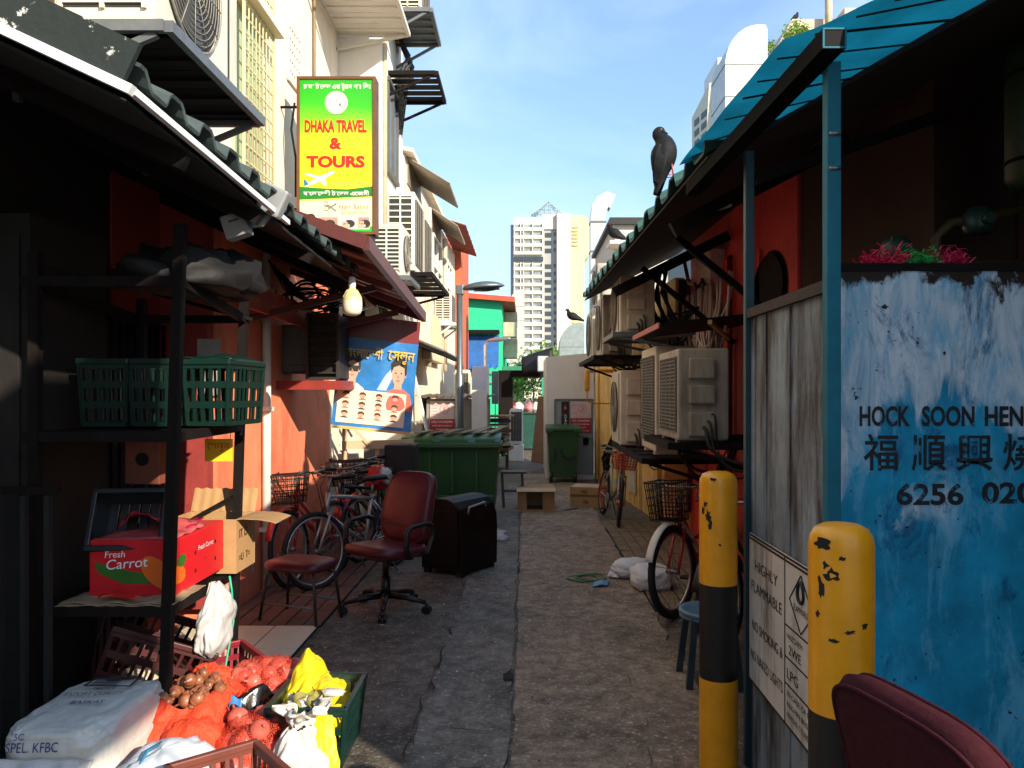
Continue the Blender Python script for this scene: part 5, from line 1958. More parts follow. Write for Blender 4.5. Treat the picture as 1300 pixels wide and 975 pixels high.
tag(b.build('blue_packet', mat('packet_lightblue', (.12, .32, .58), rough=.4, var=.4, scale=20, bump=.1)), 'crushed blue packet on the concrete near the hose', 'packet')
b = MB()
for (p, tip) in [((.95, 7.02, .09), 0), ]:
    b.ball(p, (.17, .13, .085), 60, 40, .10, 2.0, e=.8, flat=-.08, crease=.06, cf=2.6)
b.folds((.80, 7.0, 0), .03, .12, .05, .05, lambda v: 1.2 - v, 5, .2, 4.0, 30, 10)
tag(b.build('white_sack', mat('sack_white', (.72, .72, .73), rough=.55, var=.08, dirt='#8b8078', damt=.4, dscale=6, bump=.25, bscale=18)), 'knotted white sack lying behind the other white sack', 'sack')
b = MB()
b.ball((1.06, 6.64, .10), (.17, .20, .105), 60, 40, .08, 2.0, e=.75, flat=-.095, crease=.05, cf=2.4)
tag(b.build('white_sack', mat('sack_white', (.72, .72, .73))), 'plump white sack beside the red bicycle wheel', 'sack')

# ------------------------------------------------------------------ gas stores
def lpg_notice(p, x0, x1, z0, z1, y):
    b = MB()
    b.bb((x0, y, z0), (x1, y + .004, z0 + (z1 - z0) * .46))
    b.build('red_notice', mat('notice_red', (.36, .012, .025), rough=.5, bump=0), p)
    b = MB()
    b.bb((x0, y, z0 + (z1 - z0) * .465), (x1, y + .004, z1))
    b.build('pink_notice', mat('notice_pink', (.62, .47, .45), rough=.5, bump=0), p)
    w = x1 - x0
    for i, (s_, hh, ww) in enumerate([('LPG CYLINDERS', .34, .86), ('STORE AREA NO SMOKING', .22, .82), ('NO NAKED LIGHTS', .2, .5), ('NO MOBILE PHONES', .16, .8)]):
        text('lettering', s_, ((x0 + x1) / 2, y - .001, z0 + (z1 - z0) * (.35 - i * .105)), (1, 0, 0), (0, 0, 1), (z1 - z0) * hh * .26, whp, p, .004, 1, .001, 'CENTER', width=w * ww)
    b = MB()
    cx, cz, r = (x0 + x1) / 2 + w * .08, z0 + (z1 - z0) * .76, (z1 - z0) * .13
    b.tube([(cx + r * math.cos(a * .3927 + .39), y - .002, cz + r * math.sin(a * .3927 + .39)) for a in range(16)], .004, 4, True)
    b.bar((cx - r * .7, y - .002, cz - r * .7), (cx + r * .7, y - .002, cz + r * .7), .006)
    b.bb((cx - r * .12, y - .003, cz - r * .6), (cx + r * .12, y - .001, cz + r * .6))
    for k in range(4):
        b.bb((x0 + w * .06, y - .003, z0 + (z1 - z0) * (.60 + k * .09)), (x0 + w * .3, y - .001, z0 + (z1 - z0) * (.615 + k * .09)))
    b.build('notice_print', mat('print_rose', (.55, .16, .17), rough=.5, bump=0), p)

gs = thing('gas_store', 'white gas cylinder store with grey door and red notice at the right', 'shed', (.9, 15.6, 0))
wst = mat('store_white', (.72, .66, .60), rough=.6, var=.06, dirt='#a59684', damt=.4, dscale=2, streak=4, bump=.04)
b = MB()
b.prism([(.40, 15.05, 0), (.40, 15.05, 2.34), (1.30, 15.05, 2.42), (1.30, 15.05, 0)], (0, 2.4, 0))
b.build('walls', wst, gs)
b = MB()
b.bb((.56, 15.02, .1), (1.29, 15.048, 1.52))
d_ = b.build('door', mat('store_door', '#8f9494', rough=.5, var=.2, dirt='#6a6258', damt=.5, dscale=3, streak=4, bump=.05), gs)
b = MB()
for (p0, p1) in [((.56, 15.01, .1), (.56, 15.01, 1.53)), ((1.29, 15.01, .1), (1.29, 15.01, 1.53)), ((.56, 15.008, 1.53), (1.29, 15.008, 1.53)), ((.56, 15.008, .95), (1.29, 15.008, .78))]:
    b.bar(p0, p1, .022)
b.build('door_frame', mat('store_frame', '#74706a', rough=.5, bump=0), d_)
b = MB()
b.bb((1.1, 14.98, .66), (1.2, 15.018, .80), .01)
b.build('latch', dark_steel, d_)
gp_ = thing('gas_placard', 'black and orange gas dealer placard with flame on the grey store door', 'sign', (.78, 15.0, .95))
b = MB()
b.bb((.685, 14.995, .96), (.835, 15.004, 1.49))
b.build('board', mat('placard_black', '#151312', rough=.4, bump=0), gp_)
b = MB()
b.bb((.685, 14.992, .96), (.835, 14.997, 1.03))
b.build('orange_foot', mat('placard_orange', (.72, .10, .02), rough=.4, bump=0), gp_)
b = MB()
b.add([V((.76 + dx * .03, 14.992, 1.36 + dz * .035)) for dx, dz in [(-.6, -.4), (0, -1), (.6, -.5), (.8, .3), (.3, 1.0), (.2, 1.9), (-.1, 1.2), (-.4, .9), (-.9, .4)]], [list(range(9))])
b.build('flame', mat('flame_red', (.75, .06, .02), rough=.4, bump=0), gp_)
text('lettering', 'GAS', (.745, 14.993, 1.24), (0, 0, -1), (1, 0, 0), .06, whp, gp_, .003, 1, .001, width=.2)
text('lettering', 'KEE', (.69, 14.993, 1.22), (1, 0, 0), (0, 0, 1), .05, mat('flame_red', (.75, .06, .02)), gp_, .002, 1, .001)
nb = thing('gas_notice', 'red and pink cylinder notice on the grey door of the right store', 'sign', (1.05, 15.0, .9))
lpg_notice(nb, .86, 1.255, .90, 1.49, 15.0)

ls = thing('gas_cabinet', 'low grey store with dark lean-to roof behind the street lamp', 'shed', (-1.25, 12.9, 0))
b = MB()
b.bb((-1.62, 12.9, 0), (-.62, 13.9, 1.55))
b.build('walls', mat('cab_grey', '#83827c', rough=.7, var=.2, dirt='#4d4a44', damt=.5, bump=.1), ls)
b = MB()
b.grid(lambda u, v: (-1.72 + 1.2 * u, 12.7 + 1.3 * v, 1.60 + .03 * v + .015 * math.sin(u * 60)), 60, 2, False, .02)
b.build('roof', mat('roof_rust', '#5a4c3e', rough=.7, dirt='#2b2520', damt=.6, bump=.1), ls)
b = MB()
b.bb((-.86, 12.6, .2), (-.62, 12.88, 1.7))
b.build('side_post', wst, ls)
nb2 = thing('gas_notice', 'red and pink cylinder notice behind the lamp post and ladder', 'sign', (-1.35, 12.88, .95))
lpg_notice(nb2, -1.56, -1.16, .97, 1.52, 12.885)

ld = thing('folding_ladder', 'white painted ladder leaning beside the salon poster', 'ladder', (-1.55, 11.4, 0))
b = MB()
wl = mat('ladder_white', '#d5d2ca', rough=.4, bump=.03)
p0, p1, q0, q1 = V((-1.32, 11.0, .9)), V((-1.66, 11.2, 2.25)), V((-1.62, 11.5, .9)), V((-1.68, 11.3, 2.25))
b.bar(p0 - V((-.22, .13, .9)), p1, .045, .025)
b.bar(q0 - V((.0, -.2, .9)), q1, .045, .025)
b.build('rails', wl, ld)
for k in range(6):
    f_ = k / 6
    b = MB()
    b.bar((p0 - V((-.22, .13, .9))).lerp(p1, f_ + .05), (q0 - V((.0, -.2, .9))).lerp(q1, f_ + .05), .03, .02)
    b.build('rung', wl, ld)

# street lamp
sl = thing('street_lamp', 'grey street lamp with flat oval head rising behind the green container', 'street lamp', (-.92, 11, 0))
lamp_m = mat('galvanised', '#6f777a', rough=.4, metal=.6, var=.15, dirt='#4e5557', damt=.4, dscale=4, bump=.04)
b = MB()
b.tube([(-.92, 11, 0), (-.92, 11, 1.9), (-.92, 11, 1.92), (-.92, 11, 3.12)], [.062, .058, .045, .042], 14)
b.build('pole', lamp_m, sl)
b = MB()
def head(u, v):
    a = 2 * math.pi * u
    w = max(0, math.sin(min(1, v * 1.02) * math.pi)) ** .55
    return (-.90 + .62 * v, 11 + .16 * w * math.cos(a), 3.1 + .05 * v + (.085 if math.sin(a) > 0 else .035) * w * math.sin(a))
b.grid(head, 18, 14, True)
hd = b.build('lamp_head', lamp_m, sl)
b = MB()
b.grid(lambda u, v: (-.72 + .36 * u, 10.90 + .2 * v, 3.075 + .03 * u - .022 * math.sin(u * 3.14) * math.sin(v * 3.14)), 8, 6, True)
b.build('lens', mat('lens_grey', '#3f4549', rough=.2, bump=0), hd)
b = MB()
b.bb((-.97, 10.95, 3.02), (-.86, 11.05, 3.16), .015)
b.build('bracket', lamp_m, sl)

sl2 = thing('wall_lamp', 'small white curved lamp in front of the blue canvas blind', 'street lamp', (-.95, 20, 1.6))
b = MB()
b.tube([(-1.02, 20, 0), (-1.02, 20, 2.85), (-.95, 20, 2.95)], .05, 10)
b.build('pole', wl, sl2)
b = MB()
b.grid(lambda u, v: (-1.0 + .62 * v, 20 + .14 * max(0, math.sin(v * 3.1)) ** .6 * math.cos(u * 6.283), 2.98 + .06 * v + .06 * max(0, math.sin(v * 3.1)) ** .6 * math.sin(u * 6.283)), 14, 10, True)
b.build('lamp_head', wl, sl2)

# cabinets and things past the lamp
b = MB()
b.bb((-1.10, 16.2, 0), (-.78, 17.0, 2.2), .02)
tag(b.build('lavender_cabinet', mat('lavender_white', (.56, .55, .64), rough=.5, var=.05, bump=.03)), 'tall pale lavender cabinet beyond the grey store', 'cabinet')
aircon('upright cream outdoor unit between lamp post and lavender cabinet', at(-1.22, 15.4, 1.35, 0), .28, .4, .75, 'coil', None)
b = MB()
b.bb((-1.36, 15.2, 0), (-1.10, 15.7, 1.3))
tag(b.build('plinth_block', white_r), 'dirty white plinth block under the upright unit', 'plinth')
b = MB()
b.bb((-.77, 18.0, 1.4), (-.62, 18.2, 2.15), .01)
b.bb((-.70, 18.05, 0), (-.68, 18.15, 1.4))
tag(b.build('meter_box', grey_steel), 'grey meter box in front of the green wall', 'meter box')
bdst = thing('board_stack', 'untidy stack of old boards and scrap beneath the green wall', 'scrap heap', (-.6, 17, 0))
random.seed(8)
for k in range(9):
    b = MB()
    z = .35 + k * .1
    b.box((-.62 + random.uniform(-.06, .06), 17.2 + random.uniform(-.2, .2), z), (.62 + random.uniform(-.15, .1), .9, .035 + .03 * (k % 2)), random.uniform(-.2, .2))
    b.build('board', mat(['scrap_orange', 'scrap_brown', 'scrap_pale', 'scrap_dark'][k % 4], ['#a0602c', '#5a3a22', '#b6a182', '#2e2520'][k % 4], bump=.1), bdst)
b = MB()
for x in (-.86, -.40):
    for y in (16.85, 17.55):
        b.bar((x, y, 0), (x, y, .34), .05)
b.build('trestle', wd, bdst)
aircon('white outdoor unit standing upright beside the far passage', at(-.22, 19.2, .42, 0), .30, .4, .85, 'coil', white_pnt)
b = MB()
b.bb((-.40, 19.0, 0), (-.04, 19.5, .40), .02)
tag(b.build('concrete_block', wst), 'pale concrete block under the far white unit', 'plinth')
fk = thing('passage_frame', 'dark canopy frame over the far passage beyond the alley', 'canopy', (0, 22, 0))
b = MB()
b.bb((-.75, 21.8, 2.1), (.65, 23.6, 2.28))
b.bb((-.75, 21.8, 0), (-.35, 22.4, 2.1))
b.build('beam', dark_steel, fk)
b = MB()
b.grid(lambda u, v: (-.1 + .85 * u, 21.6 - .25 * math.sin(v * 1.57), 2.62 - .45 * v + .28 * u - .18 * u * u * 2 * v), 8, 8, True, .02)
b.build('black_hood', mat('hood_black', '#101010', rough=.5, bump=.05), fk)
b = MB()
b.bb((.32, 20.6, 2.22), (.60, 21.4, 2.62), .03)
b.build('duct_box', mat('duct_pale', '#b5bab8', rough=.4, bump=.03), fk)
b = MB()
b.bb((.42, 20.2, 1.55), (.60, 20.25, 2.05))
tag(b.build('green_sign', mat('sign_green', (.02, .3, .18), rough=.5, bump=0)), 'small hanging green sign by the far passage', 'sign')
fc = thing('far_container', 'dark green container with bags on top at the far passage', 'waste bin', (.1, 23, 0))
b = MB()
hull(b, -.4, .55, 22.6, 23.4, .1, 1.05, .05, .05)
b.build('body', mat('bin_far', (.015, .07, .05), rough=.4, bump=.05), fc)
b = MB()
b.bb((-.43, 22.55, 1.05), (.58, 23.45, 1.1), .02)
b.build('rim', mat('bin_far', (.015, .07, .05)), fc)
for k, (c_, x) in enumerate([('#d8d4d0', -.2), ('#c07a80', .1), ('#e4e2df', .32), ('#8a2a30', -.38)]):
    b = MB()
    b.ball((x, 22.9, 1.22), (.16, .14, .16), 18, 12, .3, 2.5)
    tag(b.build('rubbish_bag', mat('rub%d' % k, c_, rough=.5, bump=.2)), ['off-white bag on the far container', 'pink bag on the far container', 'clean white bag on the far container at its right end', 'dark red bag on the far container at its left end'][k], 'bag')

# trees: trunk, limbs and a crown of many small leaves
def leaf_tree(label, base, h, cr, n, seed, cols, name='leafy_tree', cat='tree', zsq=.8, ls=.12, cut=0.0):
    random.seed(seed)
    base = V(base)
    t = thing(name, label, cat, base)
    b = MB()
    top = base + V((0, 0, h))
    b.tube([base, base + V((.04 * h, 0, h * .4)), top], [.045 * h * .6, .03 * h * .6, .01 * h * .6], 8)
    limbs = []
    for k in range(8):
        a = random.random() * 6.28
        s0 = base.lerp(top, random.uniform(.45, .95))
        e0 = s0 + V((math.cos(a) * cr * random.uniform(.5, .9), math.sin(a) * cr * random.uniform(.5, .9), cr * random.uniform(-.1, .7)))
        b.tube([s0, s0.lerp(e0, .5) + V((0, 0, .06 * cr)), e0], [.012 * h * .6, .008 * h * .6, .004 * h * .6], 5)
        limbs.append(e0)
    b.build('trunk', mat('bark', '#4a3d30', rough=.9, bump=.3), t)
    b = MB()
    for k in range(n):
        c_ = random.choice(limbs)
        u = V((random.gauss(0, 1), random.gauss(0, 1), random.gauss(0, zsq))) * cr * .27
        q = c_ + u
        a = V((random.gauss(0, 1), random.gauss(0, 1), random.gauss(0, 1))).normalized()
        d_ = a.orthogonal().normalized() * ls * random.uniform(.6, 1.3)
        e_ = a.cross(d_) * .5
        b.mi = random.randrange(len(cols))
        b.add([q - d_, q + e_, q + d_, q - e_], [(0, 1, 2, 3)])
    b.build('crown', [thin('leaf_%s' % c_.strip('#'), c_, .35, .3) for c_ in cols], t)
    return t
leaf_tree('leafy green tree beyond the far passage', (.3, 34, 0), 2.4, 1.5, 2600, 2, ['#5f8a2c', '#40661f', '#8ba83f'], ls=.10)
leaf_tree('broad tree on the horizon behind the leafy green tree', (-4, 60, 0), 4.0, 3.0, 2500, 6, ['#4c7428', '#35561f', '#6c8c34'], ls=.25)
leaf_tree('small bush growing on the beige parapet beside the pigeon', P(1006, 62, 39.5), .7, .75, 700, 3, ['#7ba23a', '#557c28', '#a0b850'], 'roof_bush', 'bush', ls=.09)
leaf_tree('low tuft of leaves at the foot of the roof bush', P(984, 68, 39.3), .35, .5, 260, 4, ['#8aa63f', '#678a30'], 'roof_bush', 'bush', ls=.08)

# houses closing the view beyond the junction
fh = thing('far_house', 'pale low house closing the view left of the far passage', 'building', (-8, 60, 0))
b = MB()
b.bb((-30, 62, 0), (-3, 70, 4.2))
b.build('wall', cream, fh)
fh = thing('far_house', 'grey low house closing the view right behind the gas store', 'building', (20, 64, 0))
b = MB()
b.bb((4, 62, 0), (40, 72, 4.6))
b.build('wall', white_r, fh)
# ------------------------------------------------------------------ right side: eave roof, gas depot, tarpaulin
er = thing('eave_roof', 'dark corrugated eave with teal lit ridges over the right side of the alley', 'awning', (1.3, 7, 2.7))
teal_edge = mat('teal_sheet', (.04, .12, .11), rough=.55, var=.3, scale=4, dirt='#2b2a26', damt=.6, dscale=4, bump=.1)
def rsheet(u, v):
    y = 3.55 + 6.35 * v
    xe = .815 - .095 * v
    x = xe + (2.0 - xe) * u
    return (x, y, 2.755 + .075 * v + .50 * (x - xe) + trap(y, .42, .075))
b = MB()
b.grid(rsheet, 3, 260, False, .012)
b.build('corrugated_sheet', teal_edge, er)
b = MB()
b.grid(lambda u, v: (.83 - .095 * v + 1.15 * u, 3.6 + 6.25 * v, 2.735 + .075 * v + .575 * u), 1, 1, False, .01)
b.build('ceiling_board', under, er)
for (y, x0, z0) in [(7.3, .82, 2.58), (4.6, .86, 2.60)]:
    b = MB()
    b.bar((x0, y, z0), (1.88, y, z0 + .53), .06, .09)
    b.build('rafter', dark_steel, er)
for y in (5.6, 7.1, 8.6):
    b = MB()
    b.bar((1.88, y, 2.1), (1.05, y, 2.78), .045)
    b.build('brace', dark_steel, er)

dp = thing('gas_depot', 'gas dealer cage clad in a patchy blue front panel and grey side panel', 'shed', (1.5, 3.0, 0))
teal_p = mat('teal_post', (.008, .15, .21), spec=.25, rough=.6, var=.25, scale=6, dirt='#2c211c', damt=.6, dscale=7, dpos=.6, bump=.06)

def blue_panel_mat():
    m = mat('blue_panel', (.008, .30, .50), spec=.25, rough=.6, var=.45, scale=4, bump=.12, bscale=18)
    t = m.node_tree
    L = t.links.new
    bs = t.nodes['Principled BSDF']
    src = bs.inputs['Base Color'].links[0].from_socket
    co = t.nodes.new('ShaderNodeTexCoord')
    sp_ = t.nodes.new('ShaderNodeSeparateXYZ')
    L(co.outputs['Object'], sp_.inputs[0])
    def nz_(scale, det, rough, sx, sz, dist=0, off=0):
        mpn = t.nodes.new('ShaderNodeMapping')
        mpn.inputs['Scale'].default_value = (sx, 1, sz)
        mpn.inputs['Location'].default_value = (off, off, off)
        L(co.outputs['Object'], mpn.inputs['Vector'])
        n = t.nodes.new('ShaderNodeTexNoise')
        n.inputs['Scale'].default_value = scale
        n.inputs['Detail'].default_value = det
        n.inputs['Roughness'].default_value = rough
        n.inputs['Distortion'].default_value = dist
        L(mpn.outputs['Vector'], n.inputs['Vector'])
        return n.outputs['Fac']
    def math_(op, a, b_=None, c=None):
        n = t.nodes.new('ShaderNodeMath')
        n.operation = op
        for i, q in enumerate((a, b_, c)):
            if q is None:
                continue
            if isinstance(q, (int, float)):
                n.inputs[i].default_value = q
            else:
                L(q, n.inputs[i])
        return n.outputs[0]
    def rng(x, a, b_, c=0., d=1.):
        n = t.nodes.new('ShaderNodeMapRange')
        n.inputs['From Min'].default_value = a
        n.inputs['From Max'].default_value = b_
        n.inputs['To Min'].default_value = c
        n.inputs['To Max'].default_value = d
        L(x, n.inputs['Value'])
        return n.outputs['Result']
    def mixc(fac, c1, col):
        n = t.nodes.new('ShaderNodeMixRGB')
        n.inputs['Color2'].default_value = col
        L(fac, n.inputs['Fac'])
        L(c1, n.inputs['Color1'])
        return n.outputs['Color']
    z = sp_.outputs['Z']
    # worn white primer, most of it in the upper half where hands and weather rubbed the paint off
    band = rng(z, 1.05, 1.9, -.24, .20)
    w1 = math_('ADD', math_('MULTIPLY', nz_(2.6, 5, .55, 1.0, .7, 1.2), 1.0), band)
    f1 = rng(w1, .50, .56)
    strk = rng(nz_(6, 8, .7, 1.9, .4, 1.4, 3.0), .40, .56)
    f1 = math_('MULTIPLY', f1, rng(strk, 0, 1, .40, 1))
    c = mixc(math_('MULTIPLY', f1, .92), src, lin('#d4dee2'))
    f2 = rng(nz_(4.5, 9, .75, 1.6, .45, .5, 7.0), .50, .60, 0, .75)
    c = mixc(f2, c, lin('#5fb0cf'))
    f3 = rng(nz_(4, 8, .75, 1.4, .7, .6, 13.0), .54, .62, 0, .85)
    c = mixc(f3, c, lin('#0f5680'))
    # chips and rust: specks everywhere, a ragged rust band along the top edge
    chip = rng(nz_(34, 4, .6, 1, 1, 0, 1.0), .68, .70)
    c = mixc(chip, c, lin('#1d1c1c'))
    rust = rng(math_('ADD', nz_(6, 8, .7, 1, .7, .3, 21.0), rng(z, 1.85, 2.06, -.3, .16)), .54, .60)
    c = mixc(rust, c, lin('#2b1d14'))
    L(c, bs.inputs['Base Color'])
    return m
grey_panel = mat('grey_sheet', '#87949b', rough=.55, spec=.25, var=.45, scale=2.5, dirt='#2c2621', damt=.9, dscale=3.4, dpos=.47, streak=5, bump=.1, dwid=.12)
b = MB()
b.bb((1.0, 2.55, .0), (2.2, 2.575, 2.045))
b.build('front_panel', blue_panel_mat(), dp)
b = MB()
b.bb((1.0, 2.545, 2.045), (2.2, 2.585, 2.07))
b.build('front_rail', dark_steel, dp)
b = MB()
b.bb((.995, 2.60, .0), (1.012, 3.47, 1.98))
for y in (2.95, 3.24, 3.40):
    b.bb((.989, y, .0), (1.0, y + .012, 1.975))
b.build('side_panel', grey_panel, dp)
b = MB()
b.bb((.975, 2.58, 1.98), (1.03, 3.5, 2.02))
b.build('side_rail', mat('rail_brown', '#2c1d17', rough=.7, var=.3, bump=.15), dp)
b = MB()
b.bb((.955, 2.49, 0), (.999, 2.535, 2.70), .004)
b.build('corner_post', teal_p, dp)
b = MB()
b.bb((.972, 3.475, 0), (1.012, 3.515, 2.72), .004)
b.build('far_post', mat('post_dark_teal', (.012, .06, .08), rough=.5, var=.3, dirt='#1b1512', damt=.5, bump=.06), dp)
b = MB()
b.bar((1.02, 3.49, 2.60), (1.9, 3.49, 2.9), .04, .05)
b.build('head_rail', dark_steel, dp)
# bolts in the post
b = MB()
for z in (2.47, 2.36):
    b = MB()
    b.cyl((.96, 2.49, z), (.995, 2.485, z), .006, None, 8)
    b.build('wire_tie', chrome, dp)

# hazard board on the side panel
hb_ = thing('hazard_board', 'dirty white highly flammable warning board on the grey side panel', 'sign', (.98, 3.0, .3))
hw = mat('board_white', '#d3cec4', rough=.55, var=.12, scale=4, dirt='#3f342b', damt=.9, dscale=4, dpos=.50, streak=5, bump=.05, dwid=.2)
b = MB()
b.bb((.981, 2.62, .40), (.9865, 3.45, 1.04))
b.build('board', hw, hb_)
ink = mat('ink_black', '#151413', rough=.6, var=.3, bump=0)
b = MB()
for z in (.405, 1.035, 1.02):
    b.bb((.9790, 2.62, z - .004), (.9812, 3.45, z + .004))
b.bb((.9792, 2.972, .405), (.9812, 2.980, 1.035))
for z in (.78, .66, .56):
    b.bb((.9795, 2.62, z - .003), (.9812, 2.972, z + .003))
dm = [(2.80, 1.0), (2.92, .89), (2.80, .79), (2.68, .89)]
for i in range(4):
    a, c = dm[i], dm[(i + 1) % 4]
    b.bar((.980, a[0], a[1]), (.980, c[0], c[1]), .002, .006, up=(1, 0, 0))
b.build('ruled_border', ink, hb_)
for (s_, y, z, h, w) in [('HIGHLY', 3.36, .895, .065, .30), ('FLAMMABLE', 3.41, .80, .065, .40), ('NO SMOKING &', 3.40, .635, .06, .40), ('NO NAKED LIGHTS', 3.42, .505, .06, .42)]:
    text('lettering', s_, (.980, y, z), (0, -1, 0), (0, 0, 1), h, ink, hb_, .0, 1, .001, width=w)
for (s_, y, z, h, w) in [('FLAMMABLE', 2.80, .86, .035, .15), ('HAZCHEM', 2.95, .735, .03, .16), ('2WE', 2.93, .68, .05, .13), ('LPG', 2.95, .585, .055, .12), ('IN CASE OF FIRE', 2.95, .52, .028, .28), ('RING FIRE BRIGADE', 2.95, .48, .028, .28), ('REMOVE CYLINDERS', 2.95, .44, .028, .28)]:
    text('lettering', s_, (.980, y, z), (0, -1, 0), (0, 0, 1), h, ink, hb_, .0, 1, .001, 'CENTER' if y == 2.80 else 'LEFT', width=w)
b = MB()
b.tube([(.978, 2.80 + .03 * math.cos(a), .93 + .035 * math.sin(a) * (1.3 if math.sin(a) > 0 else .8)) for a in [k * .52 for k in range(12)]], .007, 5, True)
b.build('flame', ink, hb_)

# stencilled lettering on the blue front
sten = mat('stencil_black', '#11171d', rough=.6, var=.4, scale=20, bump=0, dirt='#4a86a8', damt=.85, dscale=16, dpos=.58, dwid=.06)
q = 2.55 / 1000
X2 = lambda px: (px - 667) * q
Z2 = lambda py: EYE - (py - 499) * q
fp = [o for o in dp.children if o.name.startswith('front_panel')][0]
for (s_, a, c) in [('HOCK', 1091, 1155), ('SOON', 1170, 1237), ('HENG', 1250, 1318)]:
    text('stencil_lettering', s_, (X2(a), 2.549, Z2(540)), (1, 0, 0), (0, 0, 1), 24.5 * q / .715, sten, fp, .03, 1, .001, width=X2(c) - X2(a))
for (s_, a, c) in [('福', 1096, 1140), ('順', 1157, 1201), ('興', 1214, 1260), ('燒', 1273, 1318)]:
    text('stencil_lettering', s_, (X2(a), 2.549, Z2(593)), (1, 0, 0), (0, 0, 1), 46 * q / .92, sten, fp, .012, 1, .001, width=X2(c) - X2(a))
text('stencil_lettering', '6256', (X2(1138), 2.549, Z2(640)), (1, 0, 0), (0, 0, 1), 26 * q / .715, sten, fp, .028, 1, .001, width=X2(1223) - X2(1138))
text('stencil_lettering', '020', (X2(1246), 2.549, Z2(638)), (1, 0, 0), (0, 0, 1), 26 * q / .715, sten, fp, .028, 1, .001, width=X2(1313) - X2(1246))

# depot roof and the tarpaulin thrown over it
b = MB()
inner = [V((.96, 3.95, 2.815)), V((1.15, 3.3, 2.83)), V((1.31, 2.8, 2.84)), V((1.47, 2.3, 2.85)), V((1.60, 1.95, 2.86)), V((1.74, 1.58, 2.87))]
outer = [V((.77, 3.95, 2.775)), V((.80, 3.2, 2.775)), V((.83, 2.55, 2.775)), V((1.06, 2.22, 2.775)), V((1.27, 1.92, 2.79)), V((1.52, 1.58, 2.81))]
def along(pts, f):
    k = min(int(f * (len(pts) - 1)), len(pts) - 2)
    return pts[k].lerp(pts[k + 1], f * (len(pts) - 1) - k)
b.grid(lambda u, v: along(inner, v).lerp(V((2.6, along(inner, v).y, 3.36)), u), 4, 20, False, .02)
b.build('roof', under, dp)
tp = thing('tarpaulin', 'teal blue tarpaulin sheet glowing in the sun over the depot roof', 'tarpaulin', (1.2, 2.8, 2.8))
b = MB()
def tarp(u, v):
    a, c = along(outer, v), along(inner, v)
    far = V((2.55, c.y, 3.38))
    p_ = a.lerp(c, u / .4) if u < .4 else c.lerp(far, (u - .4) / .6)
    edge = 1 - min(1, u / .1)
    return p_ + V((.006 * edge * noise.noise(V((v * 9, 1, 1))), 0, .016 + .010 * noise.noise(V((u * 4, v * 7, 3))) + .003 * math.sin(v * 38 + u * 8)))
b.grid(tarp, 24, 90, True)
b.build('sheet', thin('tarp_teal', (.005, .145, .24), .62, .4, 3), tp)
bm_ = thing('box_beam', 'dark hollow steel tube under the teal tarpaulin', 'beam', (.9, 3.2, 2.65))
b = MB()
p0, p1 = V((.925, 2.36, 2.712)), V((.86, 4.05, 2.695))
d_ = (p1 - p0).normalized()
b.bar(p0, p1, .07, .06)
b.build('tube', mat('tube_dark', '#07090b', rough=.8, spec=.08, var=.3, bump=.05), bm_)
b = MB()
for (dx, dz, w_, h_) in [(0, .028, .07, .005), (0, -.028, .07, .005), (.033, 0, .005, .05), (-.033, 0, .005, .05)]:
    b.bb((p0.x + dx - w_ / 2, p0.y - .006, p0.z + dz - h_ / 2), (p0.x + dx + w_ / 2, p0.y - .001, p0.z + dz + h_ / 2))
b.build('cut_end', teal_p, bm_)
b = MB()
b.bb((p0.x - .030, p0.y - .003, p0.z - .025), (p0.x + .030, p0.y - .001, p0.z + .025))
b.build('tube_opening', void_m, bm_)
for i, f_ in enumerate((.06, .11, .19, .26, .31, .37, .45, .52, .58, .66, .75)):
    b = MB()
    a, c = along(outer, f_), along(inner, min(1, f_ + .06))
    b.bar(a + V((.02, 0, -.002)), c + V((0, -.03 * (i % 2), .004)), .005 if i % 3 else .011, .005)
    b.build('tarp_stripe', mat('stripe_dark', '#0d2226', rough=.7, bump=0), tp)  # thin dark bars drawing the stripes across the sheet

# inside the depot, in deep shade
tk = thing('green_tank', 'dim green cylinder hung high inside the depot at the right edge', 'tank', (2.02, 3.1, 2.4))
b = MB()
b.lathe([(0, 2.46), (.10, 2.46), (.125, 2.5), (.125, 2.95), (.11, 3.02), (.06, 3.06), (0, 3.07)], 24, Matrix.Translation((2.03, 3.1, 0)))
b.build('cylinder', mat('tank_green', (.02, .06, .02), rough=.5, var=.3, bump=.08), tk)
for z in (2.56, 2.9):
    b = MB()
    b.tube([(2.03 + .128 * math.cos(a * .39), 3.1 + .128 * math.sin(a * .39), z) for a in range(16)], .008, 5, True)
    b.build('strap', dark_steel, tk)
gpipe = mat('gas_pipe', (.07, .05, .015), rough=.5, var=.3, bump=.05)
pr_ = thing('gas_pipes', 'dusty yellow gas pipes with valves inside the depot', 'pipes', (1.9, 3.2, 2))
b = MB()
b.tube([(2.2, 3.3, 2.45), (1.9, 3.3, 2.38), (1.78, 3.3, 2.36), (1.72, 3.3, 2.3), (1.72, 3.3, 1.7)], .022, 8)
b.build('pipe', gpipe, pr_)
b = MB()
b.tube([(1.5, 3.32, 2.2), (1.72, 3.32, 2.2), (2.2, 3.32, 2.2)], .018, 8)
b.build('pipe', gpipe, pr_)
for (x, z) in [(1.54, 2.24), (1.88, 2.36)]:
    b = MB()
    b.lathe([(0, -.05), (.05, -.05), (.06, -.02), (.06, .03), (.035, .06), (0, .065)], 16, Matrix.Translation((x, 3.27, z)))
    b.cyl((x, 3.22, z), (x, 3.18, z), .022, None, 12)
    b.build('valve', mat('valve_green', (.015, .05, .035), rough=.4, bump=0), pr_)
random.seed(31)
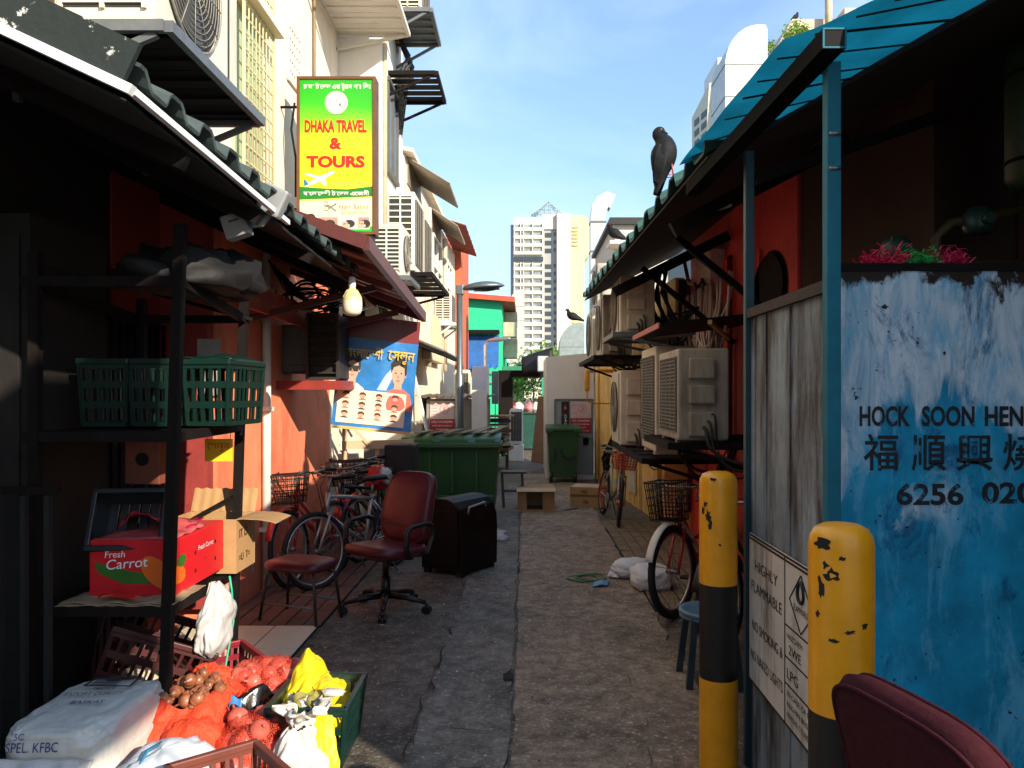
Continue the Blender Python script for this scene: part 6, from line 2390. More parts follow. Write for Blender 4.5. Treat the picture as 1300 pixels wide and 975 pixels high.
for k in range(4):
    tg = thing('gas_cylinder', ['steel gas cylinder behind the blue panel at its left', 'steel gas cylinder second from the left behind the blue panel', 'steel gas cylinder third from the left behind the blue panel', 'steel gas cylinder at the right end behind the blue panel'][k], 'gas cylinder', (1.25 + k * .3, 2.95, 0), 0, 'gas cylinders in the depot')
    b = MB()
    b.lathe([(0, .02), (.13, .02), (.14, .06), (.14, 1.0), (.12, 1.12), (.05, 1.2), (.04, 1.24), (0, 1.24)], 20, Matrix.Translation((1.25 + k * .3, 2.95, 0)))
    b.build('body', mat('cyl_grey', '#5c6460', rough=.5, var=.2, dirt='#3a2c22', damt=.5, bump=.05), tg)
    b = MB()
    b.lathe([(.09, 1.2), (.095, 1.2), (.095, 1.34), (.09, 1.34)], 18, Matrix.Translation((1.25 + k * .3, 2.95, 0)))
    b.build('collar', dark_steel, tg)
for (lb, x0, x1, c_) in [('crimson plastic raffia bunch at the left on the panel top', 1.14, 1.27, (.75, .03, .12)), ('green plastic raffia bunch in the middle on the panel top', 1.27, 1.375, (.04, .45, .10)), ('crimson plastic raffia bunch at the right on the panel top', 1.375, 1.47, (.75, .03, .12))]:
    b = MB()
    random.seed(int(x0 * 100))
    for k in range(330):
        x, y, z = random.uniform(x0, x1), 2.66 + random.gauss(0, .03), 2.07 + abs(random.gauss(0, .024))
        a, c2, l = random.random() * 6.28, random.uniform(-.5, .8), random.uniform(.02, .055)
        d2 = V((math.cos(a) * math.cos(c2), math.sin(a) * math.cos(c2) * .6, math.sin(c2))) * l
        p_ = V((x, y, z))
        m2 = p_ + d2 * .5 + V((random.uniform(-.01, .01), 0, random.uniform(0, .012)))
        w_ = V((0, 0, 1)).cross(d2).normalized() * .0022 + V((0, 0, .0015))
        b.add([p_ - w_, p_ + w_, m2 + w_, m2 - w_, p_ + d2], [(0, 1, 2, 3), (3, 2, 4)])
    tag(b.build('raffia_bunch', mat('raffia_%d' % int(c_[0] * 100), c_, rough=.3, var=.3, bump=0)), lb, 'raffia', 'raffia on the panel top')
bshelf = MB()
bshelf.bb((1.05, 2.60, 2.03), (1.6, 2.78, 2.05))
bshelf.build('top_shelf', wd, dp)

# junction box, cables, black oval on the red wall
jb = thing('junction_box', 'white switch box with looped pale cables on the red wall', 'switch box', (1.8, 7.8, 2.5))
b = MB()
b.bb((1.74, 7.45, 2.62), (1.898, 8.0, 3.02), .02)
b.build('box', wst, jb)
b = MB()
for k in range(9):
    b.tube([(1.72, 7.42 + k * .06, 2.66 - .02 * (k % 3)), (1.70, 7.5 + k * .05, 2.66 + .1 * math.sin(k)), (1.71, 7.6 + k * .04, 2.72)], .012, 6)
b.build('terminal', black_m, jb)
b = MB()
random.seed(17)
for k in range(13):
    w_, dz = random.uniform(.25, .6), random.uniform(.3, .75)
    yc = 7.5 + random.uniform(-.5, .5)
    b.tube([(1.68 + .02 * (k % 3), yc + w_ * math.cos(3.1416 * i / 12), 2.66 - dz * math.sin(3.1416 * i / 12)) for i in range(13)], .013, 6)
b.tube([(1.72, 8.5, 3.05), (1.70, 8.2, 2.8), (1.7, 8.0, 2.75)], .02, 7)
b.tube([(1.72, 7.3, 2.7), (1.74, 7.2, 2.2), (1.8, 7.15, 1.7)], .014, 6)
b.build('cable_loop', mat('cable_white', '#cfc8c0', rough=.5, bump=0), jb)
b = MB()
for k in range(9):
    y = 8.3 + k * .14
    b.tube([(1.5, y, 3.0), (1.42 + .05 * (k % 3), y - .1, 2.7), (1.55, y - .05, 2.45), (1.62, y + .1, 2.2 - .05 * (k % 2)), (1.6, y, 1.95)], .022 if k % 3 == 0 else .012, 6)
for k in range(6):
    b.tube([(1.25 + .05 * k, 6.9 + .3 * k, 2.42), (1.4 + .04 * k, 7.2 + .2 * k, 2.25 + .08 * (k % 3)), (1.7, 7.6 + .1 * k, 2.5)], .010, 6)
tag(b.build('cable_bundle', mat('cable_black', '#17150f')), 'black pipes and cables hanging below the right eave', 'cables')
b = MB()
b.add([V((1.895, 6.1 + .42 * math.cos(a * .2094), 2.45 + .30 * math.sin(a * .2094))) for a in range(30)], [list(range(30))])
b.add([V((1.87, 6.1 + .38 * math.cos(a * .2094), 2.45 + .27 * math.sin(a * .2094))) for a in range(30)], [list(range(30))])
tag(b.build('wall_cowl', void_m), 'black oval vent cover on the red wall beside the depot post', 'vent')

# outdoor units along the right wall (front faces the alley)
gu = 'outdoor units on the right hand wall'
rr_ = -90
aircon('big cream unit with slatted alley face nearest the red wall cables', at(1.27, 6.02, 1.31, rr_), .82, .36, .66, 'coil', ac_grey, 'cover', gu)
bracket_shelf('dark steel shelf carrying the big slatted unit', at(1.45, 6.1, 1.30, rr_), 1.1, .86, dark_steel, .3)
aircon('tall narrow cream unit behind the big slatted one', at(1.27, 7.05, 1.15, rr_), .80, .34, .9, 'coil', ac_white, 'cover', gu)
aircon('cream unit with round fan and two pipe covers above the orange bicycle', at(1.20, 9.05, 1.08, rr_), .9, .32, .82, 'fan', ac_white, 'cover', gu)
bracket_shelf('brown bracket under the fan unit above the orange bicycle', at(1.4, 8.2, 1.07, rr_), 2.4, .7, dark_steel, .25)
aircon('cream unit under the eave with white pipe box', at(1.16, 8.55, 2.28, rr_), .82, .36, .58, 'fan', ac_white, 'cover', gu)
bracket_shelf('grey slab shelf under the eave unit', at(1.3, 8.5, 2.27, rr_), 1.1, .8, grey_steel, .2)
aircon('weathered cream unit third along under the far end of the eave', at(1.13, 10.1, 2.12, rr_), .9, .36, .74, 'fan', ac_grey, 'cover', gu)
aircon('weathered cream unit farthest down the right wall', at(1.10, 11.3, 2.12, rr_), .9, .36, .70, 'fan', ac_white, 'cover', gu)
bracket_shelf('rusty slatted shelf under the two weathered units', at(1.2, 10.6, 2.10, rr_), 2.6, .75, dark_steel, .3)
aircon('small cream unit on top of the two weathered units', at(1.22, 11.9, 2.95, rr_), .8, .34, .6, 'fan', ac_grey, 'cover', gu)
cnp = thing('metal_hood', 'dark sheet hood with orange edge jutting over the big slatted unit', 'hood', (1.4, 6.5, 2.1))
b = MB()
b.prism([(.98, 5.75, 2.13), (1.88, 5.75, 2.24), (1.88, 5.75, 2.26), (.98, 5.75, 2.16)], (0, 1.35, 0))
b.build('sheet', dark_steel, cnp)
b = MB()
b.bar((.975, 5.74, 2.145), (.975, 7.12, 2.145), .012, .04)
b.build('orange_edge', mat('edge_orange', (.45, .07, .03), rough=.5, bump=.05), cnp)
b = MB()
b.bar((.96, 4.1, 2.02), (1.55, 6.0, 2.06), .022)
tag(b.build('bamboo_pole', mat('bamboo', '#a08038', rough=.5, var=.3, bump=.05)), 'thin bamboo pole reaching from the depot post to the hood', 'pole')
rg = thing('gas_regulator', 'yellow gas filter bowl with thin pipe at the corner of the yellow wall', 'regulator', (1.0, 13.2, 1.6))
b = MB()
b.lathe([(0, 1.68), (.035, 1.69), (.045, 1.72), (.045, 2.0), (.03, 2.04), (0, 2.05)], 16, Matrix.Translation((1.02, 13.0, 0)))
b.build('bowl', mat('reg_orange', (.65, .28, .02), rough=.4, bump=0), rg)
b = MB()
b.tube([(1.02, 13.0, 1.68), (1.02, 13.0, 1.52), (1.12, 13.0, 1.48), (1.46, 13.2, 1.47)], .014, 6)
b.tube([(1.02, 13.0, 2.02), (1.46, 13.2, 2.02)], .03, 8)
b.build('pipe', mat('reg_orange', (.65, .28, .02)), rg)
b = MB()
for k in range(5):
    b.tube([(1.3, 12.2 + k * .15, .25), (1.25 + .05 * (k % 2), 12.2 + k * .13, .6), (1.42, 12.3 + k * .1, 1.0)], .02, 6)
    b.ball((1.28, 12.2 + k * .14, .5 + .1 * (k % 3)), .05, 12, 8)
tag(b.build('water_meters', dark_steel), 'cluster of dark pipes and meters low on the yellow wall', 'meters')

# silver duct, cowls
dm_ = mat('duct_silver', '#b4b6b6', rough=.4, metal=.15, var=.12, scale=2, dirt='#8a8478', damt=.35, dscale=3, bump=.05)
dc = thing('vent_duct', 'tall silver square duct with bent top rising beside the tower', 'duct', (1.63, 17.2, 0))
b = MB()
sec = [(1.63, .0, .25)]
path = [V((1.574, 17.2, 1.0)), V((1.574, 17.2, 5.45)), V((1.60, 17.2, 5.65)), V((1.68, 17.2, 5.79)), V((1.79, 17.2, 5.85)), V((1.90, 17.2, 5.79))]
prevf = None
nrm_ = [V((1, 0, 0)), V((1, 0, 0)), V((.93, 0, -.36)), V((.7, 0, -.71)), V((.1, 0, -.99)), V((-.40, 0, -.92))]
vs = []
for p_, n_ in zip(path, nrm_):
    n_ = n_.normalized()
    for (a, c) in ((-1, -1), (1, -1), (1, 1), (-1, 1)):
        vs.append(p_ + n_ * .165 * a + V((0, .165 * c, 0)))
fs = [(i * 4 + j, i * 4 + (j + 1) % 4, i * 4 + 4 + (j + 1) % 4, i * 4 + 4 + j) for i in range(len(path) - 1) for j in range(4)]
b.add(vs, fs + [(0, 1, 2, 3)[::-1]])
b.build('duct', dm_, dc)
for z in (1.9, 2.6, 3.3, 4.0, 4.7, 5.34):
    b = MB()
    b.bb((1.395, 17.02, z), (1.753, 17.38, z + .035))
    b.build('joint_flange', mat('flange_dark', '#6b6f72', rough=.5, metal=.3, bump=0), dc)
b = MB()
b.add([V(v) for v in (vs[-4] + V((.002, .02, 0)), vs[-3] + V((.002, .02, 0)), vs[-2] + V((.002, -.02, 0)), vs[-1] + V((.002, -.02, 0)))], [(0, 1, 2, 3)])
b.build('outlet', void_m, dc)
for z in (3.25, 4.72):
    b = MB()
    b.bar((1.74, 17.0, z), (2.1, 16.2, z), .03)
    b.bar((1.74, 17.0, z), (2.1, 16.2, z - .25), .03)
    b.build('bracket', dark_steel, dc)

def cowl(label, x0, x1, y, d, ztop, zb, m):
    t = thing('duct_cowl', label, 'duct', ((x0 + x1) / 2, y, 0))
    b = MB()
    w = x1 - x0
    pts = [(x0, y, 0), (x1, y, 0), (x1, y, ztop - .12 * w)]
    for k in range(9):
        a = R(80 + k * 12)
        pts.append((x1 - .18 * w + .82 * w * math.cos(a), y, zb + (ztop - zb) * math.sin(a)))
    b.prism(pts, (0, d, 0))
    b.build('shell', m, t)
    b = MB()
    for z in (zb, zb - (ztop - zb) * .8):
        b.bb((x0 - .01 * w, y - .01 * w, z), (x1 + .01 * w, y + d, z + .02 * w))
    b.build('seam', grey_steel, t)
    return t
cowl('round topped grey duct above the white gas store', 1.30, 2.25, 30, 1.2, 4.35, 3.4, mat('cowl_grey', '#8b9593', rough=.5, metal=.2, bump=.02))
cowl('round topped white duct rising behind the blue tarpaulin', 5.2, 6.3, 20.5, 1.5, 11.25, 10.2, mat('cowl_white', '#b9b9b4', rough=.45, metal=.2, bump=.03))
cowl('narrow pale duct beside the green house at the far end', -.75, -.05, 36, 1.0, 6.4, 5.6, mat('cowl_pale', '#c0bdb2', rough=.45, bump=.03))

# ------------------------------------------------------------------ left: more outdoor units, hoods
gl = 'outdoor units on the left hand walls'
aircon('cream unit with blank ribbed side just right of the travel sign', at(-1.50, 8.82, 2.92, 90), .62, .34, .56, 'fan', ac_white, 'vent', gl)
bracket_shelf('bracket under the cream unit right of the travel sign', at(-1.6, 8.82, 2.91, 90), .8, .7, grey_steel, .3)
aircon('tall white unit with black grilles above the row of bicycles', at(-1.50, 9.85, 3.12, 90), .80, .34, .95, 'coil', ac_white, 'vent', gl)
aircon('second tall white unit right beside the black grilled one', at(-1.50, 10.75, 3.12, 90), .80, .34, .9, 'coil', ac_white, 'vent', gl)
bracket_shelf('dark slab shelf under the two tall white units', at(-1.42, 10.3, 3.08, 90), 2.0, .62, dark_steel, .2)
aircon('cream unit at the top edge on the white corner', at(-1.42, 9.85, 6.25, 90), .72, .34, .62, 'coil', ac_white, 'vent', gl)
bracket_shelf('grey tray under the topmost unit on the white corner', at(-1.42, 9.85, 6.24, 90), .95, .60, grey_steel, .35, 1)
bracket_shelf('empty dark bracket below the topmost unit on the white corner', at(-1.40, 10.2, 5.62, 90), 1.0, .62, dark_steel, .3)
b = MB()
for k in range(6):
    b.tube([(-1.66, 10.2 + k * .08, 6.3), (-1.5, 10.15 + k * .09, 6.0 - .06 * (k % 2)), (-1.6, 10.1 + k * .1, 5.75), (-1.66, 10.2 + k * .06, 5.3 - .1 * (k % 3))], .025, 6)
tag(b.build('pipe_bundle', mat('pipe_dark', '#2a2623', rough=.6, bump=.05)), 'dark lagged pipes curling below the topmost tray', 'pipes')
bracket_shelf('white concrete tray jutting at the very top over the travel sign', at(-1.78, 8.55, 5.86, 90), 1.3, .84, white_pnt, .2, 1)
aircon('cream unit above the concrete tray over the travel sign', at(-1.78, 8.55, 5.88, 90), .9, .36, .7, 'fan', ac_white, 'vent', gl)
aircon('small cream unit on the far cream wall left of the street lamp', at(-1.52, 14.9, 2.95, 90), .8, .32, .56, 'coil', ac_white, 'vent', gl)
bracket_shelf('pale bracket under the small unit left of the street lamp', at(-1.52, 14.9, 2.94, 90), 1.0, .45, white_pnt, .35)
lt = thing('lean_to', 'dark lean-to roof sloping out behind the salon poster', 'awning', (-1.4, 12, 2.2))
b = MB()
b.grid(lambda u, v: (-1.69 + .56 * u, 10.95 + 2.0 * v, 2.48 - .24 * u + .012 * math.sin(v * 60)), 1, 40, False, .015)
b.build('sheet', mat('lean_grey', '#87837a', rough=.5, metal=.2, dirt='#3d3832', damt=.5, bump=.05), lt)
b = MB()
for y in (10.98, 11.9, 12.9):
    b.bar((-1.69, y, 2.40), (-1.14, y, 2.2), .04, .05)
b.bar((-1.15, 10.95, 2.2), (-1.15, 12.95, 2.2), .04, .06)
b.build('frame', dark_steel, lt)
b = MB()
for k in range(5):
    b.tube([(-1.72, 9.2 + .1 * k, 2.7), (-1.6 + .04 * k, 9.0 + .1 * k, 2.3), (-1.66, 9.1 + .1 * k, 1.9), (-1.58, 9.2 + .1 * k, 1.55)], .012, 6)
b.ball((-1.6, 9.2, 2.1), (.08, .1, .16), 16, 12, .3, 3)
tag(b.build('cable_bundle', mat('cable_black', '#17150f')), 'dark knot of cables beside the right edge of the salon poster', 'cables')
fr_ = thing('stall_frame', 'pale wooden stall frame below the salon poster', 'frame', (-1.6, 8.6, 1))
b = MB()
pw_ = mat('frame_cream', '#cdb892', rough=.7, var=.15, bump=.08)
b.bar((-2.0, 8.6, 1.08), (-1.22, 8.6, 1.10), .04, .09)
b.bar((-2.0, 8.6, 1.30), (-1.3, 8.6, 1.30), .04, .05)
b.build('rail', pw_, fr_)
for (x, z0, z1) in [(-1.98, 0, 1.35), (-1.62, .0, 1.05), (-1.30, .0, 1.05)]:
    b = MB()
    b.bar((x, 8.63, z0), (x, 8.63, z1), .045)
    b.build('upright', pw_, fr_)
b = MB()
b.bar((-1.9, 8.58, 1.30), (-1.7, 8.58, 1.08), .03)
b.build('brace', pw_, fr_)
b = MB()
b.bb((-1.85, 9.0, .5), (-1.45, 9.2, 1.02), .01)
tag(b.build('grey_cabinet', mat('cab_dim', '#6e6c68', rough=.5, bump=.05)), 'grey cupboard in the shade behind the parked bicycles', 'cupboard')
b = MB()
b.bb((-2.12, 8.9, .2), (-1.9, 9.0, 1.0), .01)
tag(b.build('leaning_board', white_pnt), 'narrow white panel between the cream wall and grey cupboard', 'panel')

# ------------------------------------------------------------------ right: bicycles, stool, bollards, front chair
bicycle('red bicycle with black basket half hidden by the far bollard', fr_red, lean(1.40, 6.22, -123, 3), wheel_r=.34, basket=(mat('basket_brown', '#1c1310', rough=.5, bump=0), .26, .24, .28), steer=R(-6), fat=.028, guard=white_pnt)
bicycle('dark bicycle almost hidden behind the far bollard and the depot post', fr_black, lean(1.62, 5.35, -135, 3), steer=R(6))
or_m = mat('frame_orange', (.62, .09, .035), rough=.3, bump=0, coat=.3)
bicycle('orange wheeled rental bicycle with red basket by the yellow wall', fr_silver, lean(1.10, 10.2, -84, -6), wheel_r=.30, basket=(mat('basket_red', (.6, .02, .015), rough=.4, bump=0), .32, .24, .17), rimm=or_m, hub_m=or_m, steer=R(-12), guard=None)
ps = thing('plastic_stool', 'dull blue plastic stool with splayed legs beside the far bollard', 'stool', (1.05, 4.5, 0))
stm = mat('stool_blue', (.10, .20, .28), rough=.4, var=.3, scale=6, dirt='#8fa3ad', damt=.4, dscale=3, bump=.03)
b = MB()
b.lathe([(0, .385), (.13, .385), (.165, .39), (.175, .405), (.17, .42), (.14, .415), (.08, .405), (0, .40)], 28, Matrix.Translation((1.05, 4.5, 0)))
b.build('seat', stm, ps)
for (x, y) in ((-1, -1), (1, -1), (1, 1), (-1, 1)):
    b = MB()
    b.bar((1.05 + x * .105, 4.5 + y * .105, .39), (1.05 + x * .145, 4.5 + y * .145, 0), .036, .028)
    b.build('leg', mat('stool_leg_dark', (.03, .05, .065), rough=.5, bump=0), ps)
b = MB()
b.lathe([(.150, .375), (.168, .375), (.168, .392), (.150, .392)], 28, Matrix.Translation((1.05, 4.5, 0)))
b.build('skirt', stm, ps)

byel = mat('bollard_yellow', (.88, .36, .004), rough=.38, var=.2, scale=4, dirt='#15110c', damt=.95, dscale=9, dpos=.66, bump=.08, bscale=25, coat=.15, dwid=.05)
bblk = mat('bollard_black', '#0d0d0e', rough=.45, var=.3, dirt='#3a3528', damt=.4, dscale=5, bump=.06)
for (x, y, lb) in [(.845, 3.45, 'worn yellow and black bollard farther from the camera'), (.83, 2.07, 'bright yellow bollard nearest the camera with chipped paint')]:
    bl = thing('bollard', lb, 'bollard', (x, y, 0), 0, 'bollards before the depot')
    T = Matrix.Translation((x, y, 0))
    b = MB()
    b.lathe([(.0825, .82), (.0825, 1.25), (.079, 1.275), (.068, 1.295), (.045, 1.306), (0, 1.309)], 36, T)
    b.build('yellow_top', byel, bl)
    b = MB()
    b.lathe([(.0823, .41), (.0823, .82)], 36, T)
    b.build('black_band', bblk, bl)
    b = MB()
    b.lathe([(.0825, 0), (.0825, .41)], 36, T)
    b.build('yellow_base', byel, bl)
    random.seed(int(y * 100))
    near = y < 3
    spots = [(215, 1.262, .034, .016), (232, 1.185, .022, .020), (222, 1.21, .010, .012), (212, 1.15, .012, .030), (250, 1.23, .010, .007), (290, 1.06, .012, .010), (262, 1.045, .018, .007), (236, 1.02, .016, .005), (205, 1.08, .008, .010)] if near else \
            [(225, 1.12, .016, .030), (232, 1.085, .010, .026), (215, 1.17, .012, .012), (240, 1.28, .020, .008), (260, 1.0, .006, .006), (205, 1.14, .012, .02)]
    for (a0, z, w_, h_) in spots:
        n_ = 16
        b = MB()
        b.add([V((x, y, 0)) + V((.0831 * math.cos(R(a0) + r_ * w_ / .0831 * math.cos(k * 6.283 / n_)), .0831 * math.sin(R(a0) + r_ * w_ / .0831 * math.cos(k * 6.283 / n_)), z + r_ * h_ * math.sin(k * 6.283 / n_)))
               for k in range(n_) for r_ in (random.uniform(.45, 1.15),)], [list(range(n_))])
        b.build('paint_chip', mat('chip_steel', '#1b1613', rough=.7, var=.4, scale=40, bump=.2), bl)
burg_f = mat('burgundy_cloth', (.055, .013, .018), rough=.95, var=.3, scale=60, dirt='#33161b', damt=.5, dscale=4, bump=.25, bscale=420, spec=.1)
keep = burg
burg = burg_f
oc2 = office_chair('burgundy cloth chair close to the camera at the lower right corner', at(1.07, 1.64, -.03, 104) @ Matrix.Diagonal((1.18, 1.0, 1.0, 1.0)))
burg = keep

# ------------------------------------------------------------------ pigeons
pg_body = mat('pigeon_slate', (.008, .009, .011), spec=.25, rough=.7, var=.5, scale=20, bump=.1)
pg_neck = mat('pigeon_wing', (.012, .013, .016), spec=.25, rough=.7, var=.4, scale=25, bump=.1)
def pigeon(label, M, pitch=0):
    t = thing('pigeon', label, 'pigeon', M=M, group='pigeons on the roofs')
    Pm = Matrix.Translation((0, 0, .09)) @ Matrix.Rotation(R(-pitch), 4, 'Y') @ Matrix.Translation((0, 0, -.09))
    pts = [(-.21, 0, .055), (-.16, 0, .07), (-.11, 0, .09), (-.06, 0, .115), (-.01, 0, .135), (.04, 0, .155), (.075, 0, .185), (.09, 0, .215), (.10, 0, .245), (.112, 0, .262), (.13, 0, .262), (.142, 0, .256), (.165, 0, .246)]
    rs = [.022, .027, .038, .060, .076, .076, .060, .040, .030, .030, .024, .012, .003]
    b = MB()
    vs, fs, n = [], [], 14
    up = [V(p) for p in pts]
    if pitch:
        # head stays level when the body stands upright
        up = [Pm @ p if i < 9 else (Pm @ up[8]) + (p - up[8]) for i, p in enumerate(up)]
    up2, rs2 = b.smooth_path(up, rs, 4)
    b.tube(up2, rs2, n)
    b.build('body', pg_body, t, False)
    for s_ in (-1, 1):
        b = MB()
        b.grid(lambda u, v: Pm @ V((.045 - .21 * u, s_ * (.062 + .018 * math.sin(min(1, u * 1.2) * 3.1) - .03 * u), .165 - .075 * u + (v - .5) * .085 * max(0, math.sin((.15 + .85 * (1 - u)) * 2.2)))), 10, 6, True, .008)
        b.build('wing', pg_neck, t, False)
        b = MB()
        f0 = Pm @ V((.005, s_ * .025, .085))
        b.tube([f0, (f0.x + .01, s_ * .028, .01)], .005, 6)
        for a in (-.6, 0, .6, 3.14):
            b.tube([(f0.x + .01, s_ * .028, .006), (f0.x + .01 + .035 * math.cos(a), s_ * .028 + .035 * math.sin(a), .004)], .003, 5)
        b.build('leg', mat('pigeon_foot', (.45, .09, .08), rough=.5, bump=0), t, False)
        b = MB()
        b.ball(tuple(up[10] + V((-.004, s_ * .023, .006))), .0055, 8, 6)
        b.build('eye', mat('pigeon_eye', (.6, .15, .02), rough=.2, bump=0), t, False)
    return t
pigeon('large dark pigeon perched upright on the right hand eave', at(.80, 4.35, 2.845, -12) @ Matrix.Scale(.92, 4), 58)
pigeon('grey pigeon looking left from a ledge of the grey white house', at(1.40, 12.3, 4.0, 172) @ Matrix.Scale(1.0, 4), 8)
pigeon('tiny pigeon standing on the beige parapet beside a roof bush', at((1012 - 667) * .04, 40.2, EYE + (499 - 24) * .04, 20) @ Matrix.Scale(1.5, 4), 15)
pigeon('tiny pigeon sitting on the round grey duct above the gas store', at(1.85, 30.4, 4.33, 180) @ Matrix.Scale(2.0, 4), 0)
b = MB()
b.bb((1.30, 12.1, 3.95), (1.75, 12.6, 4.0))
b.build('ledge', white_r, uh)

# unseen block added behind the camera, right: shaped to shade the rack side
bh = thing('sun_blocker', 'added unseen cream block behind the camera with a jutting top that shades the rack', 'building', (5, -5, 0))
b = MB()
b.prism([(2.4, -1.12, 3.55), (2.6, -1.36, 3.55), (3.1, -2.1, 3.55), (3.1, -9, 3.55), (2.4, -9, 3.55)], (0, 0, 1.5))
b.build('upper_shade_block', cream, bh)
b = MB()
b.bb((3.3, -9, 0), (4.4, -3.2, 2.6))
b.build('lower_block', cream, bh)
bh2 = thing('sky_blocker', 'added unseen brown block behind the camera that cuts sky light in the lane', 'building', (-3, -8, 0))  # unseen block added to cut the sky light from behind
b = MB()
b.bb((-12, -14, 0), (-2.2, -5, 8))
b.build('walls', mat('brick_brown', (.20, .11, .08), rough=.85, var=.3, bump=.2), bh2)
# ------------------------------------------------------------------ printed signs
class Face:
    """flat print on a sign: u to the right, v down, both 0..1"""
    def __init__(s, org, right, up, w, h):
        s.o, s.w, s.h = V(org), w, h
        s.r, s.up = V(right).normalized(), V(up).normalized()
        s.n = s.r.cross(s.up)
    def q(s, u, v, d=0):
        return s.o + s.r * (u * s.w) - s.up * (v * s.h) + s.n * d
    def poly(s, b, pts, d):
        b.poly([s.q(u, v, d) for u, v in pts])
    def rect(s, b, u0, v0, u1, v1, d):
        s.poly(b, [(u0, v0), (u1, v0), (u1, v1), (u0, v1)], d)
    def ell(s, b, u, v, ru, rv, d, n=20, a0=0, a1=360):
        k = n if a1 - a0 >= 360 else n + 1
        s.poly(b, [(u + ru * math.cos(R(a0 + (a1 - a0) * i / n)), v - rv * math.sin(R(a0 + (a1 - a0) * i / n))) for i in range(k)], d)
    def text(s, name, body, u, v, cap, m, parent, width=None, align='CENTER', bold=.0, slant=0.0, d=.002):
        return text(name, body, s.q(u, v, 0), s.r, s.up + s.r * slant, cap * s.h / .715, m, parent, bold, 1, d, align, width=width * s.w if width else None)

skin = mat('print_skin', (.60, .36, .26), rough=.5, var=.08, bump=0)
hair = mat('print_hair', (.03, .025, .022), rough=.5, bump=0)
pwhite = mat('print_paper', (.78, .76, .70), rough=.5, var=.03, bump=0)

# travel agent's sign
dk_ = thing('travel_sign', 'tall green and yellow DHAKA TRAVEL & TOURS box sign on the cream wall', 'sign', (-1.68, 7.05, 3.07))
x0, x1, z0, z1 = -2.022, -1.344, 3.075, 4.455
b = MB()
for lo, hi in [((x0 - .012, 7.0, z0 - .012), (x0 + .014, 7.16, z1 + .012)), ((x1 - .014, 7.0, z0 - .012), (x1 + .012, 7.16, z1 + .012)), ((x0 + .014, 7.0, z1 - .012), (x1 - .014, 7.16, z1 + .012)), ((x0 + .014, 7.0, z0 - .014), (x1 - .014, 7.16, z0 + .012))]:
    b.bb(lo, hi)
b.build('frame', mat('sign_frame', '#6b4526', rough=.5, metal=.2, var=.3, dirt='#2c1a10', damt=.6, dscale=7, bump=.08), dk_)
m = mat('travel_print', (.5, .5, .05), rough=.35, var=.03, bump=0)
t_ = m.node_tree
co = t_.nodes.new('ShaderNodeTexCoord')
sp_ = t_.nodes.new('ShaderNodeSeparateXYZ')
ad = t_.nodes.new('ShaderNodeTexNoise')
ad.inputs['Scale'].default_value = 2.2
ad2 = t_.nodes.new('ShaderNodeMath')
ad2.operation = 'MULTIPLY_ADD'
ad2.inputs[1].default_value = .16
cr_ = t_.nodes.new('ShaderNodeValToRGB')
el = cr_.color_ramp.elements
el[0].position, el[0].color = 0.02, (.80, .70, .36, 1)
el[1].position, el[1].color = 1.0, (.015, .34, .01, 1)
for p_, c_ in [(.16, (.85, .62, .05, 1)), (.40, (.86, .62, .01, 1)), (.58, (.66, .62, .012, 1)), (.74, (.25, .52, .012, 1)), (.88, (.03, .40, .01, 1))]:
    e_ = el.new(p_)
    e_.color = c_
mr = t_.nodes.new('ShaderNodeMapRange')
mr.inputs['From Max'].default_value = 1.40
t_.links.new(co.outputs['Object'], sp_.inputs[0])
t_.links.new(co.outputs['Object'], ad.inputs['Vector'])
t_.links.new(ad.outputs['Fac'], ad2.inputs[0])
t_.links.new(sp_.outputs['Z'], ad2.inputs[2])
t_.links.new(ad2.outputs[0], mr.inputs['Value'])
t_.links.new(mr.outputs['Result'], cr_.inputs['Fac'])
t_.links.new(cr_.outputs['Color'], t_.nodes['Principled BSDF'].inputs['Base Color'])
b = MB()
b.bb((x0 + .014, 7.012, z0 + .012), (x1 - .014, 7.15, z1 - .012))
panel = b.build('printed_panel', m, dk_)
F1 = Face((x0 + .014, 7.012, z1 - .012), (1, 0, 0), (0, 0, 1), x1 - x0 - .028, z1 - z0 - .024)
red_t = mat('sign_red', (.62, .012, .006), rough=.4, var=.04, bump=0)
grn_t = mat('sign_dark_green', (.012, .17, .02), rough=.4, var=.05, bump=0)
gry_t = mat('sign_grey', (.18, .18, .16), rough=.5, bump=0)
F1.text('lettering', 'ঢাকা টাভেল এড টুরস পাঃ লিঃ'.replace('ভেল', 'েভল').replace('লিঃ', 'িলঃ'), .51, .062, .030, pwhite, panel, .92, bold=.012)
b = MB()
F1.ell(b, .5, .152, .156, .075, .001, 36)
b.build('logo_disc', pwhite, panel)
b = MB()
b.tube([F1.q(.5 + .145 * math.cos(a * .2094), .152 + .069 * math.sin(a * .2094), .002) for a in range(30)], .003, 4, True)
b.tube([F1.q(.40 + .02 * k, .172 + .012 * math.sin(k * .8), .002) for k in range(11)], .003, 4)
F1.poly(b, [(.53, .16), (.57, .155), (.56, .18), (.54, .175)], .002)
b.build('logo_mark', gry_t, panel)
F1.text('lettering', 'D T T', .5, .150, .022, gry_t, panel, .20, bold=.01)
F1.text('lettering', 'TRAVEL LICENCE TA 01390', .5, .235, .007, gry_t, panel, .30)
F1.text('lettering', 'DHAKA TRAVEL', .49, .345, .077, red_t, panel, .85, bold=.04)
F1.text('lettering', '&', .49, .455, .072, red_t, panel, .17, bold=.045)
F1.text('lettering', 'TOURS', .49, .575, .071, red_t, panel, .80, bold=.05)
b = MB()
F1.poly(b, [(.06, .70), (.10, .705), (.30, .665), (.47, .615), (.49, .605), (.46, .60), (.40, .61), (.22, .65), (.10, .685)], .001)
